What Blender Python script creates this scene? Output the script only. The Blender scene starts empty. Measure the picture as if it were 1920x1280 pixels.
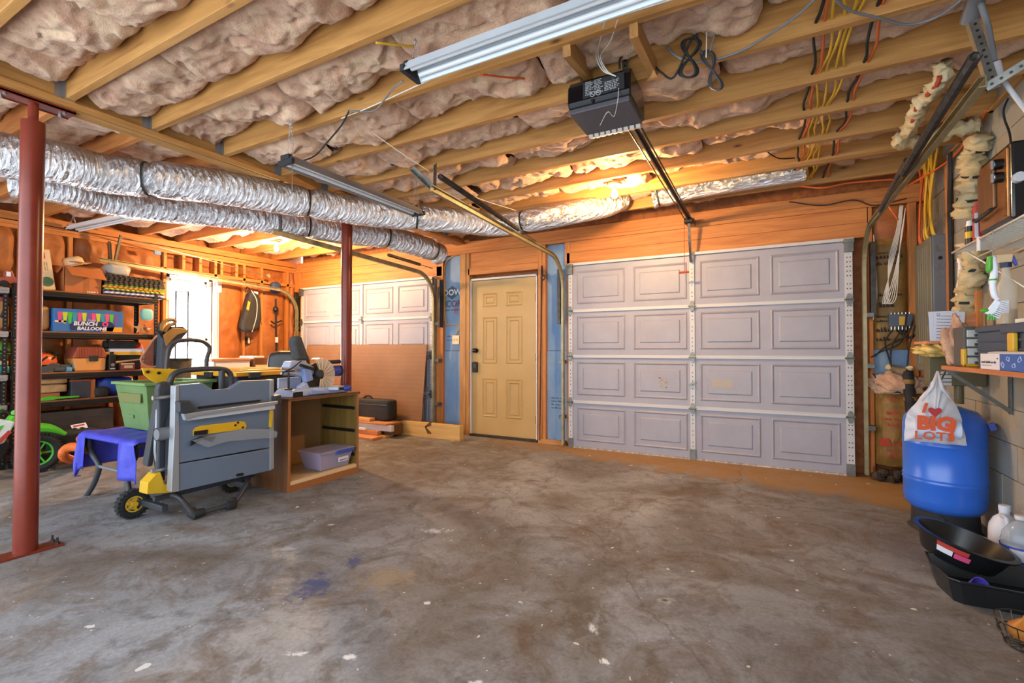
import bpy, bmesh, math, random
import numpy as np
from mathutils import Vector, Matrix
R = math.radians
random.seed(7)
rng = np.random.default_rng(5)
S = bpy.context.scene
COL = S.collection

# ---------------------------------------------------------------- camera
F_PX, YAW, PITCH, CAM_Z = 888.0, R(28.3), R(1.03), 1.14      # 1920 x 1280 frame
cam_d = bpy.data.cameras.new('camera')
cam = bpy.data.objects.new('camera', cam_d); COL.objects.link(cam)
cam.location = (0, 0, CAM_Z); cam.rotation_euler = (R(90) + PITCH, 0, YAW)
cam_d.sensor_width = 36.0; cam_d.lens = F_PX / 1920 * 36; cam_d.clip_start = 0.05
S.camera = cam
S.cycles.max_bounces = 8; S.cycles.transparent_max_bounces = 8
# ---------------------------------------------------------------- light
W = bpy.data.worlds.new('World'); S.world = W; W.use_nodes = True
bg = W.node_tree.nodes['Background']
bg.inputs[0].default_value = (0.80, 0.90, 1.0, 1); bg.inputs[1].default_value = 2.95
S.view_settings.view_transform = 'Standard'; S.view_settings.look = 'None'
S.view_settings.exposure = 0.78; S.view_settings.gamma = 1; S.view_settings.use_curve_mapping = False
def light(name, kind, loc, power, color, rot=(0, 0, 0), **kw):
    d = bpy.data.lights.new(name, kind); d.energy = power; d.color = color
    for k, v in kw.items(): setattr(d, k, v)
    o = bpy.data.objects.new(name, d); o.location = loc; o.rotation_euler = rot; COL.objects.link(o); return o
# daylight pouring in through the window of the left wall
light('window_daylight', 'AREA', (-7.25, 3.63, 1.5), 270, (1.0, 0.97, 0.93), (0, R(-112), 0), shape='RECTANGLE', size=1.25, size_y=0.6)

# ---------------------------------------------------------------- pixel -> place (direction only; depth from a known plane)
_f = Vector((-math.sin(YAW) * math.cos(PITCH), math.cos(YAW) * math.cos(PITCH), math.sin(PITCH)))
_r = Vector((math.cos(YAW), math.sin(YAW), 0)); _u = _r.cross(_f); _c = Vector((0, 0, CAM_Z))
def on(u, v, ax, val):
    d = _f + _r * ((u - 960) / F_PX) + _u * ((640 - v) / F_PX); i = 'xyz'.index(ax)
    return _c + d * ((val - _c[i]) / d[i])
def at(u, v, depth): return _c + (_f + _r * ((u - 960) / F_PX) + _u * ((640 - v) / F_PX)) * depth

# ---------------------------------------------------------------- materials
def lin(c):
    if isinstance(c, str): c = tuple(int(c[i:i + 2], 16) / 255 for i in (0, 2, 4))
    return tuple((x / 12.92 if x <= 0.04045 else ((x + 0.055) / 1.055) ** 2.4) for x in c[:3]) + (1,)
MATS = {}
def newmat(name):
    m = bpy.data.materials.new(name); m.use_nodes = True; MATS[name] = m
    nt = m.node_tree; return m, nt, nt.nodes['Principled BSDF']
def ramp(nt, fac, stops):
    r = nt.nodes.new('ShaderNodeValToRGB'); cr = r.color_ramp
    while len(cr.elements) < len(stops): cr.elements.new(0.5)
    for e, (p, c) in zip(cr.elements, stops): e.position = p; e.color = c if not isinstance(c, str) else lin(c)
    if fac is not None: nt.links.new(fac, r.inputs[0])
    return r
def coords(nt, scale=(1, 1, 1), gen='Object'):
    t = nt.nodes.new('ShaderNodeTexCoord'); mp = nt.nodes.new('ShaderNodeMapping'); mp.inputs['Scale'].default_value = scale
    nt.links.new(t.outputs[gen], mp.inputs[0]); return mp.outputs[0]
def noise_tex(nt, vec, scale, detail=4, rough=0.55, dist=0.0):
    n = nt.nodes.new('ShaderNodeTexNoise'); n.inputs['Scale'].default_value = scale; n.inputs['Detail'].default_value = detail
    n.inputs['Roughness'].default_value = rough; n.inputs['Distortion'].default_value = dist
    nt.links.new(vec, n.inputs['Vector']); return n.outputs['Fac']
def bump(nt, b, h, strength, dist=0.01):
    n = nt.nodes.new('ShaderNodeBump'); n.inputs['Strength'].default_value = strength; n.inputs['Distance'].default_value = dist
    nt.links.new(h, n.inputs['Height']); nt.links.new(n.outputs[0], b.inputs['Normal'])
def M(name, c, rough=0.5, metal=0.0, c2=None, scale=8.0, bmp=0.0, bscale=None, trans=0.0, alpha=1.0, emit=None, es=0.0, dist=0.0, spec=None, stretch=(1, 1, 1)):
    m, nt, b = newmat(name)
    b.inputs['Base Color'].default_value = lin(c); b.inputs['Roughness'].default_value = rough; b.inputs['Metallic'].default_value = metal
    if spec is not None: b.inputs['Specular IOR Level'].default_value = spec
    if trans: b.inputs['Transmission Weight'].default_value = trans; b.inputs['IOR'].default_value = 1.3
    if alpha < 1: b.inputs['Alpha'].default_value = alpha
    if emit: b.inputs['Emission Color'].default_value = lin(emit); b.inputs['Emission Strength'].default_value = es
    if c2 or bmp:
        v = coords(nt, stretch)
        n = noise_tex(nt, v, scale, 5, 0.6, dist)
        if c2:
            r = ramp(nt, n, [(0.32, lin(c)), (0.68, lin(c2))]); nt.links.new(r.outputs[0], b.inputs['Base Color'])
        if bmp: bump(nt, b, noise_tex(nt, v, bscale or scale * 3, 4), bmp)
    return m
def wood(name, c1, c2, axis='x', rough=0.6, knots=True, fine=1.0):
    m, nt, b = newmat(name); s = {'x': (0.7, 9, 9), 'y': (9, 0.7, 9), 'z': (9, 9, 0.7)}[axis]
    v = coords(nt, tuple(k * fine for k in s)); n = noise_tex(nt, v, 2.2, 6, 0.65, 0.9)
    r = ramp(nt, n, [(0.3, lin(c1)), (0.7, lin(c2))]); out = r.outputs[0]
    if knots:
        k = coords(nt, {'x': (1.1, 3, 3), 'y': (3, 1.1, 3), 'z': (3, 3, 1.1)}[axis]); vo = nt.nodes.new('ShaderNodeTexVoronoi'); vo.inputs['Scale'].default_value = 1.6
        nt.links.new(k, vo.inputs[0]); kr = ramp(nt, vo.outputs['Distance'], [(0.02, (1, 1, 1, 1)), (0.075, (0, 0, 0, 1))])
        mx = nt.nodes.new('ShaderNodeMix'); mx.data_type = 'RGBA'; nt.links.new(kr.outputs[0], mx.inputs[0]); nt.links.new(out, mx.inputs[6])
        mx.inputs[7].default_value = lin('5a3413'); out = mx.outputs[2]
    nt.links.new(out, b.inputs['Base Color']); b.inputs['Roughness'].default_value = rough
    bump(nt, b, n, 0.25, 0.004); return m

# ---------------------------------------------------------------- mesh builder
class MB:
    def __init__(s): s.v = []; s.f = []
    def add(s, vs, fs):
        k = len(s.v); s.v += [tuple(p) for p in vs]; s.f += [tuple(i + k for i in q) for q in fs]; return s
    def box(s, a, b, T=None):
        (x0, y0, z0), (x1, y1, z1) = [min(i, j) for i, j in zip(a, b)], [max(i, j) for i, j in zip(a, b)]
        vs = [Vector(p) for p in ((x0, y0, z0), (x1, y0, z0), (x1, y1, z0), (x0, y1, z0), (x0, y0, z1), (x1, y0, z1), (x1, y1, z1), (x0, y1, z1))]
        if T is not None: vs = [T @ p for p in vs]
        return s.add(vs, [(0, 3, 2, 1), (4, 5, 6, 7), (0, 1, 5, 4), (1, 2, 6, 5), (2, 3, 7, 6), (3, 0, 4, 7)])
    def bar(s, p, q, w, h, up=(0, 0, 1)):
        p, q = Vector(p), Vector(q); d = (q - p).normalized(); up = Vector(up)
        if abs(d.dot(up)) > 0.99: up = Vector((1, 0, 0))
        sd = d.cross(up).normalized() * (w / 2); u = sd.cross(d).normalized() * (h / 2)
        vs = [p - sd - u, p + sd - u, p + sd + u, p - sd + u, q - sd - u, q + sd - u, q + sd + u, q - sd + u]
        return s.add(vs, [(0, 1, 2, 3), (4, 7, 6, 5), (0, 4, 5, 1), (1, 5, 6, 2), (2, 6, 7, 3), (3, 7, 4, 0)])
    def tube(s, pts, r, n=8, closed=False, cap=True):
        pts = [Vector(p) for p in pts]; N = len(pts); rs = r if isinstance(r, (list, tuple)) else [r] * N
        tg = []
        for i in range(N):
            a = pts[i - 1] if (i or closed) else pts[0]; b = pts[(i + 1) % N] if (i < N - 1 or closed) else pts[-1]
            t = b - a; tg.append(t.normalized() if t.length > 1e-9 else Vector((0, 0, 1)))
        ref = Vector((0, 0, 1)) if abs(tg[0].z) < 0.9 else Vector((1, 0, 0)); nrm = (ref - tg[0] * ref.dot(tg[0])).normalized()
        vs = []
        for i in range(N):
            nrm = (nrm - tg[i] * nrm.dot(tg[i])); nrm = nrm.normalized() if nrm.length > 1e-6 else tg[i].orthogonal().normalized()
            bn = tg[i].cross(nrm)
            for k in range(n):
                a = 2 * math.pi * k / n; vs.append(pts[i] + (nrm * math.cos(a) + bn * math.sin(a)) * rs[i])
        fs = []
        for i in range(N if closed else N - 1):
            j = (i + 1) % N
            for k in range(n): fs.append((i * n + k, i * n + (k + 1) % n, j * n + (k + 1) % n, j * n + k))
        if cap and not closed: fs += [tuple(range(n - 1, -1, -1)), tuple((N - 1) * n + k for k in range(n))]
        return s.add(vs, fs)
    def cyl(s, p, q, r, r2=None, n=16, cap=True): return s.tube([p, q], [r, r if r2 is None else r2], n, False, cap)
    def lathe(s, prof, n=24, T=None, cap=False):
        vs, fs = [], []
        for rr, z in prof:
            for k in range(n):
                a = 2 * math.pi * k / n; p = Vector((rr * math.cos(a), rr * math.sin(a), z)); vs.append(T @ p if T is not None else p)
        for i in range(len(prof) - 1):
            for k in range(n): fs.append((i * n + k, i * n + (k + 1) % n, (i + 1) * n + (k + 1) % n, (i + 1) * n + k))
        if cap: fs += [tuple(range(n - 1, -1, -1)), tuple((len(prof) - 1) * n + k for k in range(n))]
        return s.add(vs, fs)
    def prism(s, poly, o, U, V, th):
        o, U, V, th = Vector(o), Vector(U), Vector(V), Vector(th); n = len(poly)
        vs = [o + U * a + V * b for a, b in poly]; vs += [p + th for p in vs]
        fs = [tuple(range(n - 1, -1, -1)), tuple(range(n, 2 * n))] + [(i, (i + 1) % n, n + (i + 1) % n, n + i) for i in range(n)]
        if U.cross(V).dot(th) < 0: fs = [f[::-1] for f in fs]
        return s.add(vs, fs)
    def ell(s, c, r, n=14, m=8, T=None, nz=0.0, seed=0):
        rg = random.Random(seed); c = Vector(c); vs, fs = [], []
        for i in range(m + 1):
            th = math.pi * i / m
            for k in range(n):
                ph = 2 * math.pi * k / n; g = 1 + (rg.uniform(-nz, nz) if 0 < i < m else 0)
                p = Vector((r[0] * math.sin(th) * math.cos(ph), r[1] * math.sin(th) * math.sin(ph), r[2] * math.cos(th))) * g
                vs.append(c + (T @ p if T is not None else p))
        for i in range(m):
            for k in range(n): fs.append((i * n + k, (i + 1) * n + k, (i + 1) * n + (k + 1) % n, i * n + (k + 1) % n))
        return s.add(vs, fs)
    def rbox(s, a, b, r=0.02, seg=3, T=None, vert=True):
        """box with rounded vertical edges"""
        (x0, y0, z0), (x1, y1, z1) = [min(i, j) for i, j in zip(a, b)], [max(i, j) for i, j in zip(a, b)]
        poly = []
        for cx, cy, a0 in ((x1 - r, y0 + r, -90), (x1 - r, y1 - r, 0), (x0 + r, y1 - r, 90), (x0 + r, y0 + r, 180)):
            for k in range(seg + 1):
                t = R(a0 + 90 * k / seg); poly.append((cx + r * math.cos(t), cy + r * math.sin(t)))
        k0 = len(s.v); s.prism(poly, (0, 0, z0), (1, 0, 0), (0, 1, 0), (0, 0, z1 - z0))
        if T is not None: s.v[k0:] = [tuple(T @ Vector(p)) for p in s.v[k0:]]
        return s
    def soft(s, a, b, e=0.3, n=12, lump=0.0, seed=1, T=None):
        """cushion / bag like rounded box: superellipsoid with lumps"""
        rg = np.random.default_rng(seed); c = [(i + j) / 2 for i, j in zip(a, b)]; h = [abs(j - i) / 2 for i, j in zip(a, b)]
        sg = lambda w, p: math.copysign(abs(w) ** p, w); vs, fs = [], []; m = n; nn = 2 * n; ph0 = rg.uniform(0, 6, 6)
        for i in range(m + 1):
            v = -math.pi / 2 + math.pi * i / m
            for k in range(nn):
                u = -math.pi + 2 * math.pi * k / nn; p = Vector((sg(math.cos(v), e) * sg(math.cos(u), e), sg(math.cos(v), e) * sg(math.sin(u), e), sg(math.sin(v), e)))
                g = 1 + lump * (math.sin(5 * u + ph0[0]) * math.sin(4 * v + ph0[1]) + 0.6 * math.sin(9 * u + ph0[2] + 3 * v) + 0.5 * math.sin(7 * v + ph0[3]))
                q = Vector((c[0] + h[0] * p.x * g, c[1] + h[1] * p.y * g, c[2] + h[2] * p.z * g)); q = Vector([min(max(q[d], min(a[d], b[d])), max(a[d], b[d])) for d in range(3)]); vs.append(T @ q if T is not None else q)
        for i in range(m):
            for k in range(nn): fs.append((i * nn + k, i * nn + (k + 1) % nn, (i + 1) * nn + (k + 1) % nn, (i + 1) * nn + k))
        return s.add(vs, fs)
    def mesh(s, name, mat, smooth=False):
        me = bpy.data.meshes.new(name); me.from_pydata(s.v, [], s.f)
        if mat: me.materials.append(MATS[mat] if isinstance(mat, str) else mat)
        if smooth: me.polygons.foreach_set('use_smooth', [True] * len(me.polygons))
        me.update(); return me
    def build(s, name, mat, parent=None, smooth=False, bevel=0.0, label=None, seg=2):
        o = bpy.data.objects.new(name, s.mesh(name, mat, smooth)); COL.objects.link(o)
        if parent is not None: o.parent = parent
        if smooth == 'auto' or (smooth and bevel == 0 and smooth != 'full'):
            try: o.data.set_sharp_from_angle(angle=R(42))
            except Exception: pass
        if bevel:
            b = o.modifiers.new('bevel', 'BEVEL'); b.width = bevel; b.segments = seg; b.limit_method = 'ANGLE'; b.angle_limit = R(40)
        if label: o['label'] = label
        return o
def thing(name, label=None, cat=None, group=None, kind=None):
    o = bpy.data.objects.new(name, None); COL.objects.link(o); o.empty_display_size = 0.05; return tag(o, label, cat, group, kind)
def tag(o, label=None, cat=None, group=None, kind=None):
    for k, v in (('label', label), ('category', cat), ('group', group), ('kind', kind)):
        if v: o[k] = v
    return o
def fin(o, loc=None):
    """put a finished thing's origin at its base (children were built in world space)"""
    if o.type == 'EMPTY':
        pts = [v.co for c in o.children if c.type == 'MESH' for v in c.data.vertices]
    else: pts = [v.co for v in o.data.vertices]
    a = np.array([tuple(p) for p in pts]); b = loc or Vector(((a[:, 0].min() + a[:, 0].max()) / 2, (a[:, 1].min() + a[:, 1].max()) / 2, a[:, 2].min()))
    o.location = b
    if o.type == 'EMPTY':
        for c in o.children: c.location = -Vector(b)
    else:
        o.data.transform(Matrix.Translation(-Vector(b)))
        for c in o.children: c.location = -Vector(b)
    return o
def solo(mb, name, mat, label, cat, group=None, kind=None, smooth=False, bevel=0.0):
    return fin(tag(mb.build(name, mat, None, smooth, bevel), label, cat, group, kind))
def copy_thing(o, loc, rz=None, label=None, group=None, sc=None):
    c = o.copy(); COL.objects.link(c); c.location = loc
    if rz is not None: c.rotation_euler.z = rz
    if sc: c.scale = sc
    if label: c['label'] = label
    if group: c['group'] = group
    for ch in o.children:
        d = ch.copy(); COL.objects.link(d); d.parent = c
        for g in ch.children: e = g.copy(); COL.objects.link(e); e.parent = d
    return c
_fc = bpy.data.curves.new('lettering', 'FONT')
def text(s, mat, origin, U, V, size, parent=None, name='lettering', depth=0.001, align='LEFT', shear=0.0, xs=1.0, bold=0.0):
    """flat lettering as a mesh: U = reading direction, V = up"""
    c = bpy.data.curves.new('lettering', 'FONT'); c.body = s; c.size = size; c.align_x = align; c.extrude = depth; c.shear = shear; c.offset = bold; c.resolution_u = 2
    t = bpy.data.objects.new('tmp', c); COL.objects.link(t); dg = bpy.context.evaluated_depsgraph_get()
    me = bpy.data.meshes.new_from_object(t.evaluated_get(dg)); bpy.data.objects.remove(t)
    U, V = Vector(U).normalized(), Vector(V).normalized(); Nn = U.cross(V)
    T = Matrix(((U.x * xs, V.x, Nn.x, 0), (U.y * xs, V.y, Nn.y, 0), (U.z * xs, V.z, Nn.z, 0), (0, 0, 0, 1)))
    me.transform(Matrix.Translation(Vector(origin)) @ T); me.materials.clear(); me.materials.append(MATS[mat])
    o = bpy.data.objects.new(name, me); COL.objects.link(o)
    if parent is not None: o.parent = parent
    return o
def scribble(mat, origin, U, V, size, width, parent=None, name='small_print', lift=.0006, seed=0, align='LEFT'):
    """print too small to read: a row of short strokes in word-like clumps"""
    rg = random.Random(seed); U, V = Vector(U).normalized(), Vector(V).normalized(); Nn = U.cross(V); o = Vector(origin) - (U * width / 2 if align == 'CENTER' else Vector()); m = MB(); x = 0; left = rg.randint(3, 7)
    while x < width:
        w = size * rg.uniform(.25, .6); h = size * rg.choice((.55, .6, .85)); m.prism([(x, 0), (x + w, 0), (x + w, h * rg.uniform(.25, .5)), (x + w * .5, h), (x, h)], o, U, V, Nn * lift); x += w + size * .12; left -= 1
        if left == 0: x += size * .5; left = rg.randint(3, 7)
    return m.build(name, mat, parent)
def spline(pts, n=8, closed=False):
    """Catmull-Rom through the points"""
    P = [Vector(p) for p in pts]; out = []
    K = len(P) if closed else len(P) - 1
    for i in range(K):
        p0, p1, p2, p3 = (P[(i - 1) % len(P)] if closed or i else P[0] * 2 - P[1]), P[i], P[(i + 1) % len(P)], (P[(i + 2) % len(P)] if closed or i + 2 < len(P) else P[-1] * 2 - P[-2])
        for k in range(n):
            t = k / n; out.append(0.5 * ((2 * p1) + (p2 - p0) * t + (2 * p0 - 5 * p1 + 4 * p2 - p3) * t * t + (3 * p1 - p0 - 3 * p2 + p3) * t ** 3))
    if not closed: out.append(P[-1])
    return out
# (fluffy tufts are defined after the noise below)
# vectorised gradient noise for the fluffy surfaces
_P = rng.permutation(512); _G = rng.normal(size=(512, 2)); _G /= np.linalg.norm(_G, axis=1)[:, None]
def pn(x, y):
    xi, yi = np.floor(x).astype(int), np.floor(y).astype(int); xf, yf = x - xi, y - yi
    fd = lambda t: t * t * t * (t * (t * 6 - 15) + 10); u, v = fd(xf), fd(yf)
    def g(i, j): h = _P[(_P[(xi + i) % 512] + yi + j) % 512]; return _G[h, 0] * (xf - i) + _G[h, 1] * (yf - j)
    a = g(0, 0) * (1 - u) + g(1, 0) * u; b = g(0, 1) * (1 - u) + g(1, 1) * u; return (a * (1 - v) + b * v) * 1.5
def fbm(x, y, o=4):
    s, a = 0, 1.0
    for k in range(o): s = s + a * pn(x * 2 ** k + 17 * k, y * 2 ** k + 31 * k); a *= 0.5
    return s
def folds(x, y):
    wx = x + 0.10 * fbm(x * 4 + 5, y * 4, 3); wy = y + 0.10 * fbm(x * 4, y * 4 + 9, 3)
    r1 = 1 - np.abs(fbm(wx * 2.6 + wy * .8, wy * 4.2, 2)) * 1.7; r2 = 1 - np.abs(fbm(wx * 6 + wy * 2 + 3, wy * 9, 2)) * 1.6
    return 0.66 * r1 + 0.30 * r2 + 0.09 * fbm(x * 22, y * 30, 2)
def tuft(a, b, seed, n=30, amp=.45):
    """ragged lump of fibre between two corners"""
    m = MB().ell((0, 0, 0), (1, 1, 1), 2 * n, n); A = np.array(m.v); c = np.array([(i + j) / 2 for i, j in zip(a, b)]); h = np.array([abs(j - i) / 2 for i, j in zip(a, b)])
    p = A[:, 0] * 1.9 + A[:, 2] * .8 + seed * 3.3; q = A[:, 1] * 1.9 - A[:, 2] * 1.3 + seed; g = 1 + amp * fbm(p, q, 4) + .10 * (1 - np.abs(fbm(p * 4, q * 4, 2)) * 2)
    A = c + A * h * np.clip(g, .45, 1.5)[:, None]; A[:, 2] = np.maximum(A[:, 2], min(a[2], b[2])); m.v = [tuple(x) for x in A]; return m

# ================================================================ material library
wood('pine_x', '976631', 'c49150', 'x'); wood('pine_y', '976631', 'c49150', 'y'); wood('pine_z', '8f6030', 'bd8d4e', 'z')
wood('orange_x', 'a4602a', 'c98645', 'x'); wood('orange_z', 'a4602a', 'c98645', 'z'); wood('orange_y', 'a05c28', 'c48142', 'y')
wood('lumber_x', 'c08a50', 'dcae74', 'x'); wood('brown_wood', '4a2c14', '6e4522', 'z', 0.45, False); wood('oak_inner', '6b5426', '8f6f35', 'z', 0.5, False)
wood('redwood_x', 'b06a3e', 'd09264', 'x', knots=False); wood('redwood_y', 'a05c34', 'c07c4c', 'y', knots=False)
M('steel', '85857f', 0.42, 0.8, c2='6a6862', scale=14); M('track_steel', 'a59c7c', 0.42, 0.45, c2='857b5c', scale=10)
M('dark_steel', '3e3a36', 0.45, 0.7, c2='57504a', scale=20); M('zinc', 'b6b8b8', 0.35, 0.9)
M('red_post', '6b2718', 0.3, 0.0, c2='7a3020', scale=5, spec=0.4); M('white_paint', 'd6d2cf', 0.5, c2='cbc7c6', scale=6, bmp=0.03, bscale=40)
M('door_white', '9d9ca6', 0.45, c2='96949e', scale=4, bmp=0.02, bscale=90); M('door_trim', 'bebdbd', 0.4); M('rust_edge', '8a6a48', 0.8, c2='c9c4bc', scale=30)
M('entry_cream', 'b99a63', 0.42, c2='b2935c', scale=3); M('black', '151515', 0.4); M('black_matte', '1b1b1c', 0.75, c2='262627', scale=14); M('black_gloss', '101114', 0.18, spec=0.6)
M('rubber', '1d1d1f', 0.8, bmp=0.3, bscale=60); M('dark_grey', '3a3d42', 0.5); M('grey_plastic', '6f7276', 0.5); M('light_grey', 'b7b9bd', 0.45)
M('foam_blue', '5f86b4', 0.75, c2='8aa3ba', scale=3, bmp=0.05, bscale=30, stretch=(1, 1, .4)); M('foam_print', '4b5560', 0.8); M('yellow_cable', 'd1a52a', 0.5); M('orange_cable', 'cf5f26', 0.45)
M('white_cable', 'd8d4ca', 0.5); M('grey_cable', '6e7175', 0.45); M('kraft', 'a4622c', 0.6, c2='8c4f22', scale=5, bmp=0.5, bscale=9, dist=1.5)
M('kraft_tan', '9a7438', 0.6, c2='7d5a28', scale=6, bmp=0.6, bscale=11, dist=1.5); M('kraft_print', '3f2a16', 0.8); M('red_print', 'a8402a', 0.8)
M('osb', 'a4622e', 0.7, c2='7e451d', scale=16, bmp=0.15, bscale=30); M('glass', 'ffffff', 0.02, trans=1.0); M('cloudy', 'cfd4d6', 0.3, alpha=0.55); M('vinyl', 'e6e6e4', 0.35)
M('deep_shadow', '120d0a', 0.9); M('mortar', '8b8880', 0.9); M('paper', 'd5d6df', 0.7); M('ink', '4a4a55', 0.8); M('tan_insul', 'd0c19c', 0.95, c2='b09a6c', scale=9, bmp=0.8, bscale=22)

def insul_mat(name, c1, c2, c3):
    m, nt, b = newmat(name); v = coords(nt); n = noise_tex(nt, v, 5.5, 6, 0.6, 1.2); n2 = noise_tex(nt, v, 30, 6, 0.7, 2.0)
    r = ramp(nt, n, [(0.28, lin(c1)), (0.5, lin(c2)), (0.74, lin(c3))]); r2 = ramp(nt, n2, [(0.3, (0.86, 0.84, 0.82, 1)), (0.65, (1, 1, 1, 1))])
    mx = nt.nodes.new('ShaderNodeMix'); mx.data_type = 'RGBA'; mx.blend_type = 'MULTIPLY'; mx.inputs[0].default_value = 1
    nt.links.new(r.outputs[0], mx.inputs[6]); nt.links.new(r2.outputs[0], mx.inputs[7]); nt.links.new(mx.outputs[2], b.inputs['Base Color'])
    b.inputs['Roughness'].default_value = 1; b.inputs['Specular IOR Level'].default_value = 0.1
    b.inputs['Sheen Weight'].default_value = 0.25
    bump(nt, b, n2, 0.75, 0.012)
insul_mat('pink_insul', 'b98b70', 'd6ad8f', 'e8cfaa')
def foil_mat():
    m, nt, b = newmat('foil'); v = coords(nt, (7, 26, 7)); vo = nt.nodes.new('ShaderNodeTexVoronoi'); vo.inputs['Scale'].default_value = 1.6
    n = noise_tex(nt, v, 1.9, 5, 0.65, 1.5); nt.links.new(v, vo.inputs[0])
    a = nt.nodes.new('ShaderNodeMath'); a.operation = 'ADD'; nt.links.new(vo.outputs['Distance'], a.inputs[0]); nt.links.new(n, a.inputs[1])
    b.inputs['Base Color'].default_value = lin('d3d4d6'); b.inputs['Metallic'].default_value = 0.9; b.inputs['Roughness'].default_value = 0.2
    bump(nt, b, a.outputs[0], 0.75, 0.035)
foil_mat()
def floor_mat():
    m, nt, b = newmat('concrete_floor'); v = coords(nt); L = nt.links.new
    def mix(fac, a, c, mode='MIX'):
        x = nt.nodes.new('ShaderNodeMix'); x.data_type = 'RGBA'; x.blend_type = mode
        if isinstance(fac, float): x.inputs[0].default_value = fac
        else: L(fac, x.inputs[0])
        if isinstance(a, tuple): x.inputs[6].default_value = a
        else: L(a, x.inputs[6])
        if isinstance(c, tuple): x.inputs[7].default_value = c
        else: L(c, x.inputs[7])
        return x.outputs[2]
    def math_(op, a, c, clamp=False):
        x = nt.nodes.new('ShaderNodeMath'); x.operation = op; x.use_clamp = clamp
        for i, q in enumerate((a, c)):
            if isinstance(q, (int, float)): x.inputs[i].default_value = q
            else: L(q, x.inputs[i])
        return x.outputs[0]
    n1 = noise_tex(nt, v, 0.9, 8, 0.62, 0.8); n2 = noise_tex(nt, v, 2.3, 8, 0.7, 1.2); n3 = noise_tex(nt, v, 55, 5, 0.7); n4 = noise_tex(nt, v, 9, 6, 0.7, 0.6)
    col = ramp(nt, n1, [(0.28, '59534d'), (0.42, '74716e'), (0.53, '86888b'), (0.7, '9ea3a9')]).outputs[0]
    col = mix(ramp(nt, n2, [(0.47, (0, 0, 0, 1)), (0.64, (0.8, 0.8, 0.8, 1))]).outputs[0], col, lin('69594a'))
    col = mix(ramp(nt, n4, [(0.32, (0.58, 0.58, 0.58, 1)), (0.5, (0, 0, 0, 1))]).outputs[0], col, lin('4e4842'))
    col = mix(1.0, col, ramp(nt, n3, [(0.28, (0.72, 0.72, 0.72, 1)), (0.68, (1.1, 1.1, 1.1, 1))]).outputs[0], 'MULTIPLY')
    sx = nt.nodes.new('ShaderNodeSeparateXYZ'); L(v, sx.inputs[0])
    # drifted sand in front of the big door
    d = math_('ADD', math_('MULTIPLY', n2, 1.1), math_('SUBTRACT', sx.outputs[1], 5.0))
    d = math_('ADD', d, math_('MULTIPLY', sx.outputs[0], 0.16)); d = math_('MULTIPLY', d, 4.5, True)
    d = math_('MULTIPLY', d, math_('MULTIPLY', math_('ADD', sx.outputs[0], 3.4), 0.7, True)); col = mix(math_('MULTIPLY', d, 0.9), col, lin('9c7848'))
    # white paint drips
    for sc, th, keep in ((4.0, 0.075, 0.42), (9.0, 0.075, 0.34), (22.0, .1, .22)):
        w = nt.nodes.new('ShaderNodeTexVoronoi'); w.inputs['Scale'].default_value = sc
        wv = nt.nodes.new('ShaderNodeVectorMath'); wv.operation = 'ADD'; nn = nt.nodes.new('ShaderNodeTexNoise'); nn.inputs['Scale'].default_value = 22; L(v, nn.inputs[0])
        vs = nt.nodes.new('ShaderNodeVectorMath'); vs.operation = 'SCALE'; vs.inputs[3].default_value = 0.05; L(nn.outputs['Color'], vs.inputs[0]); L(v, wv.inputs[0]); L(vs.outputs[0], wv.inputs[1])
        L(wv.outputs[0], w.inputs[0]); sc_ = nt.nodes.new('ShaderNodeSeparateXYZ'); L(w.outputs['Color'], sc_.inputs[0])
        k = math_('MULTIPLY', math_('LESS_THAN', w.outputs['Distance'], th), math_('LESS_THAN', sc_.outputs[0], keep)); col = mix(math_('MULTIPLY', k, 0.8), col, lin('d2d2cf'))
    n5 = noise_tex(nt, v, 13, 6, 0.75, 1.5)
    # single stains, each with its own shape
    spots = [(590, 1100, .10, '3c4a72', .8, 1.6), (665, 1050, .05, '3c4a72', .8, 2.2), (815, 995, .10, 'c3c3cc', .8, .5), (720, 1085, .17, '8f7c5c', .5, 1), (1247, 1125, .045, 'a9acae', .8, .8),
             (1247, 1125, .018, '5a5046', 1, 1), (1100, 1135, .11, '54483c', .6, 1.5), (1085, 1175, .07, '54483c', .6, 2.4), (1120, 1215, .05, '5a4f44', .6, 2), (1135, 1240, .022, 'dcdcda', 1, 1), (555, 1226, .06, 'd8dadb', .9, .35),
             (655, 1232, .03, 'dcdcda', 1, .6), (725, 1152, .05, '564a40', .6, .8), (1630, 1105, .07, '5c544c', .7, .9), (480, 1252, .06, '58504a', .6, 1), (310, 1195, .05, '5a524a', .5, 2), (1712, 1141, .016, 'e4e2dc', 1, .8),
             (620, 983, .03, 'c9c7c2', .7, .7), (540, 1028, .05, 'bdbab2', .5, .6), (990, 1190, .05, '5f4a38', .5, 3), (1113, 1180, .022, 'd3d8dc', .9, 2), (800, 1130, .02, 'd3d6d8', .9, .7), (890, 1280, .03, 'd6d8da', .8, .5)]
    for u, vv, rad, c, op, asp in spots:
        p = on(u, vv, 'z', 0); mp = nt.nodes.new('ShaderNodeMapping'); mp.vector_type = 'TEXTURE'; mp.inputs['Location'].default_value = p
        mp.inputs['Rotation'].default_value = (0, 0, YAW); mp.inputs['Scale'].default_value = (1, asp, 1); L(v, mp.inputs[0])
        ln = nt.nodes.new('ShaderNodeVectorMath'); ln.operation = 'LENGTH'; L(mp.outputs[0], ln.inputs[0])
        e = math_('ADD', math_('DIVIDE', ln.outputs['Value'], rad), math_('MULTIPLY', n5, 4.2)); k = math_('MULTIPLY', math_('SUBTRACT', 3.0, e), 1.8, True); col = mix(math_('MULTIPLY', k, op), col, lin(c))
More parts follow.
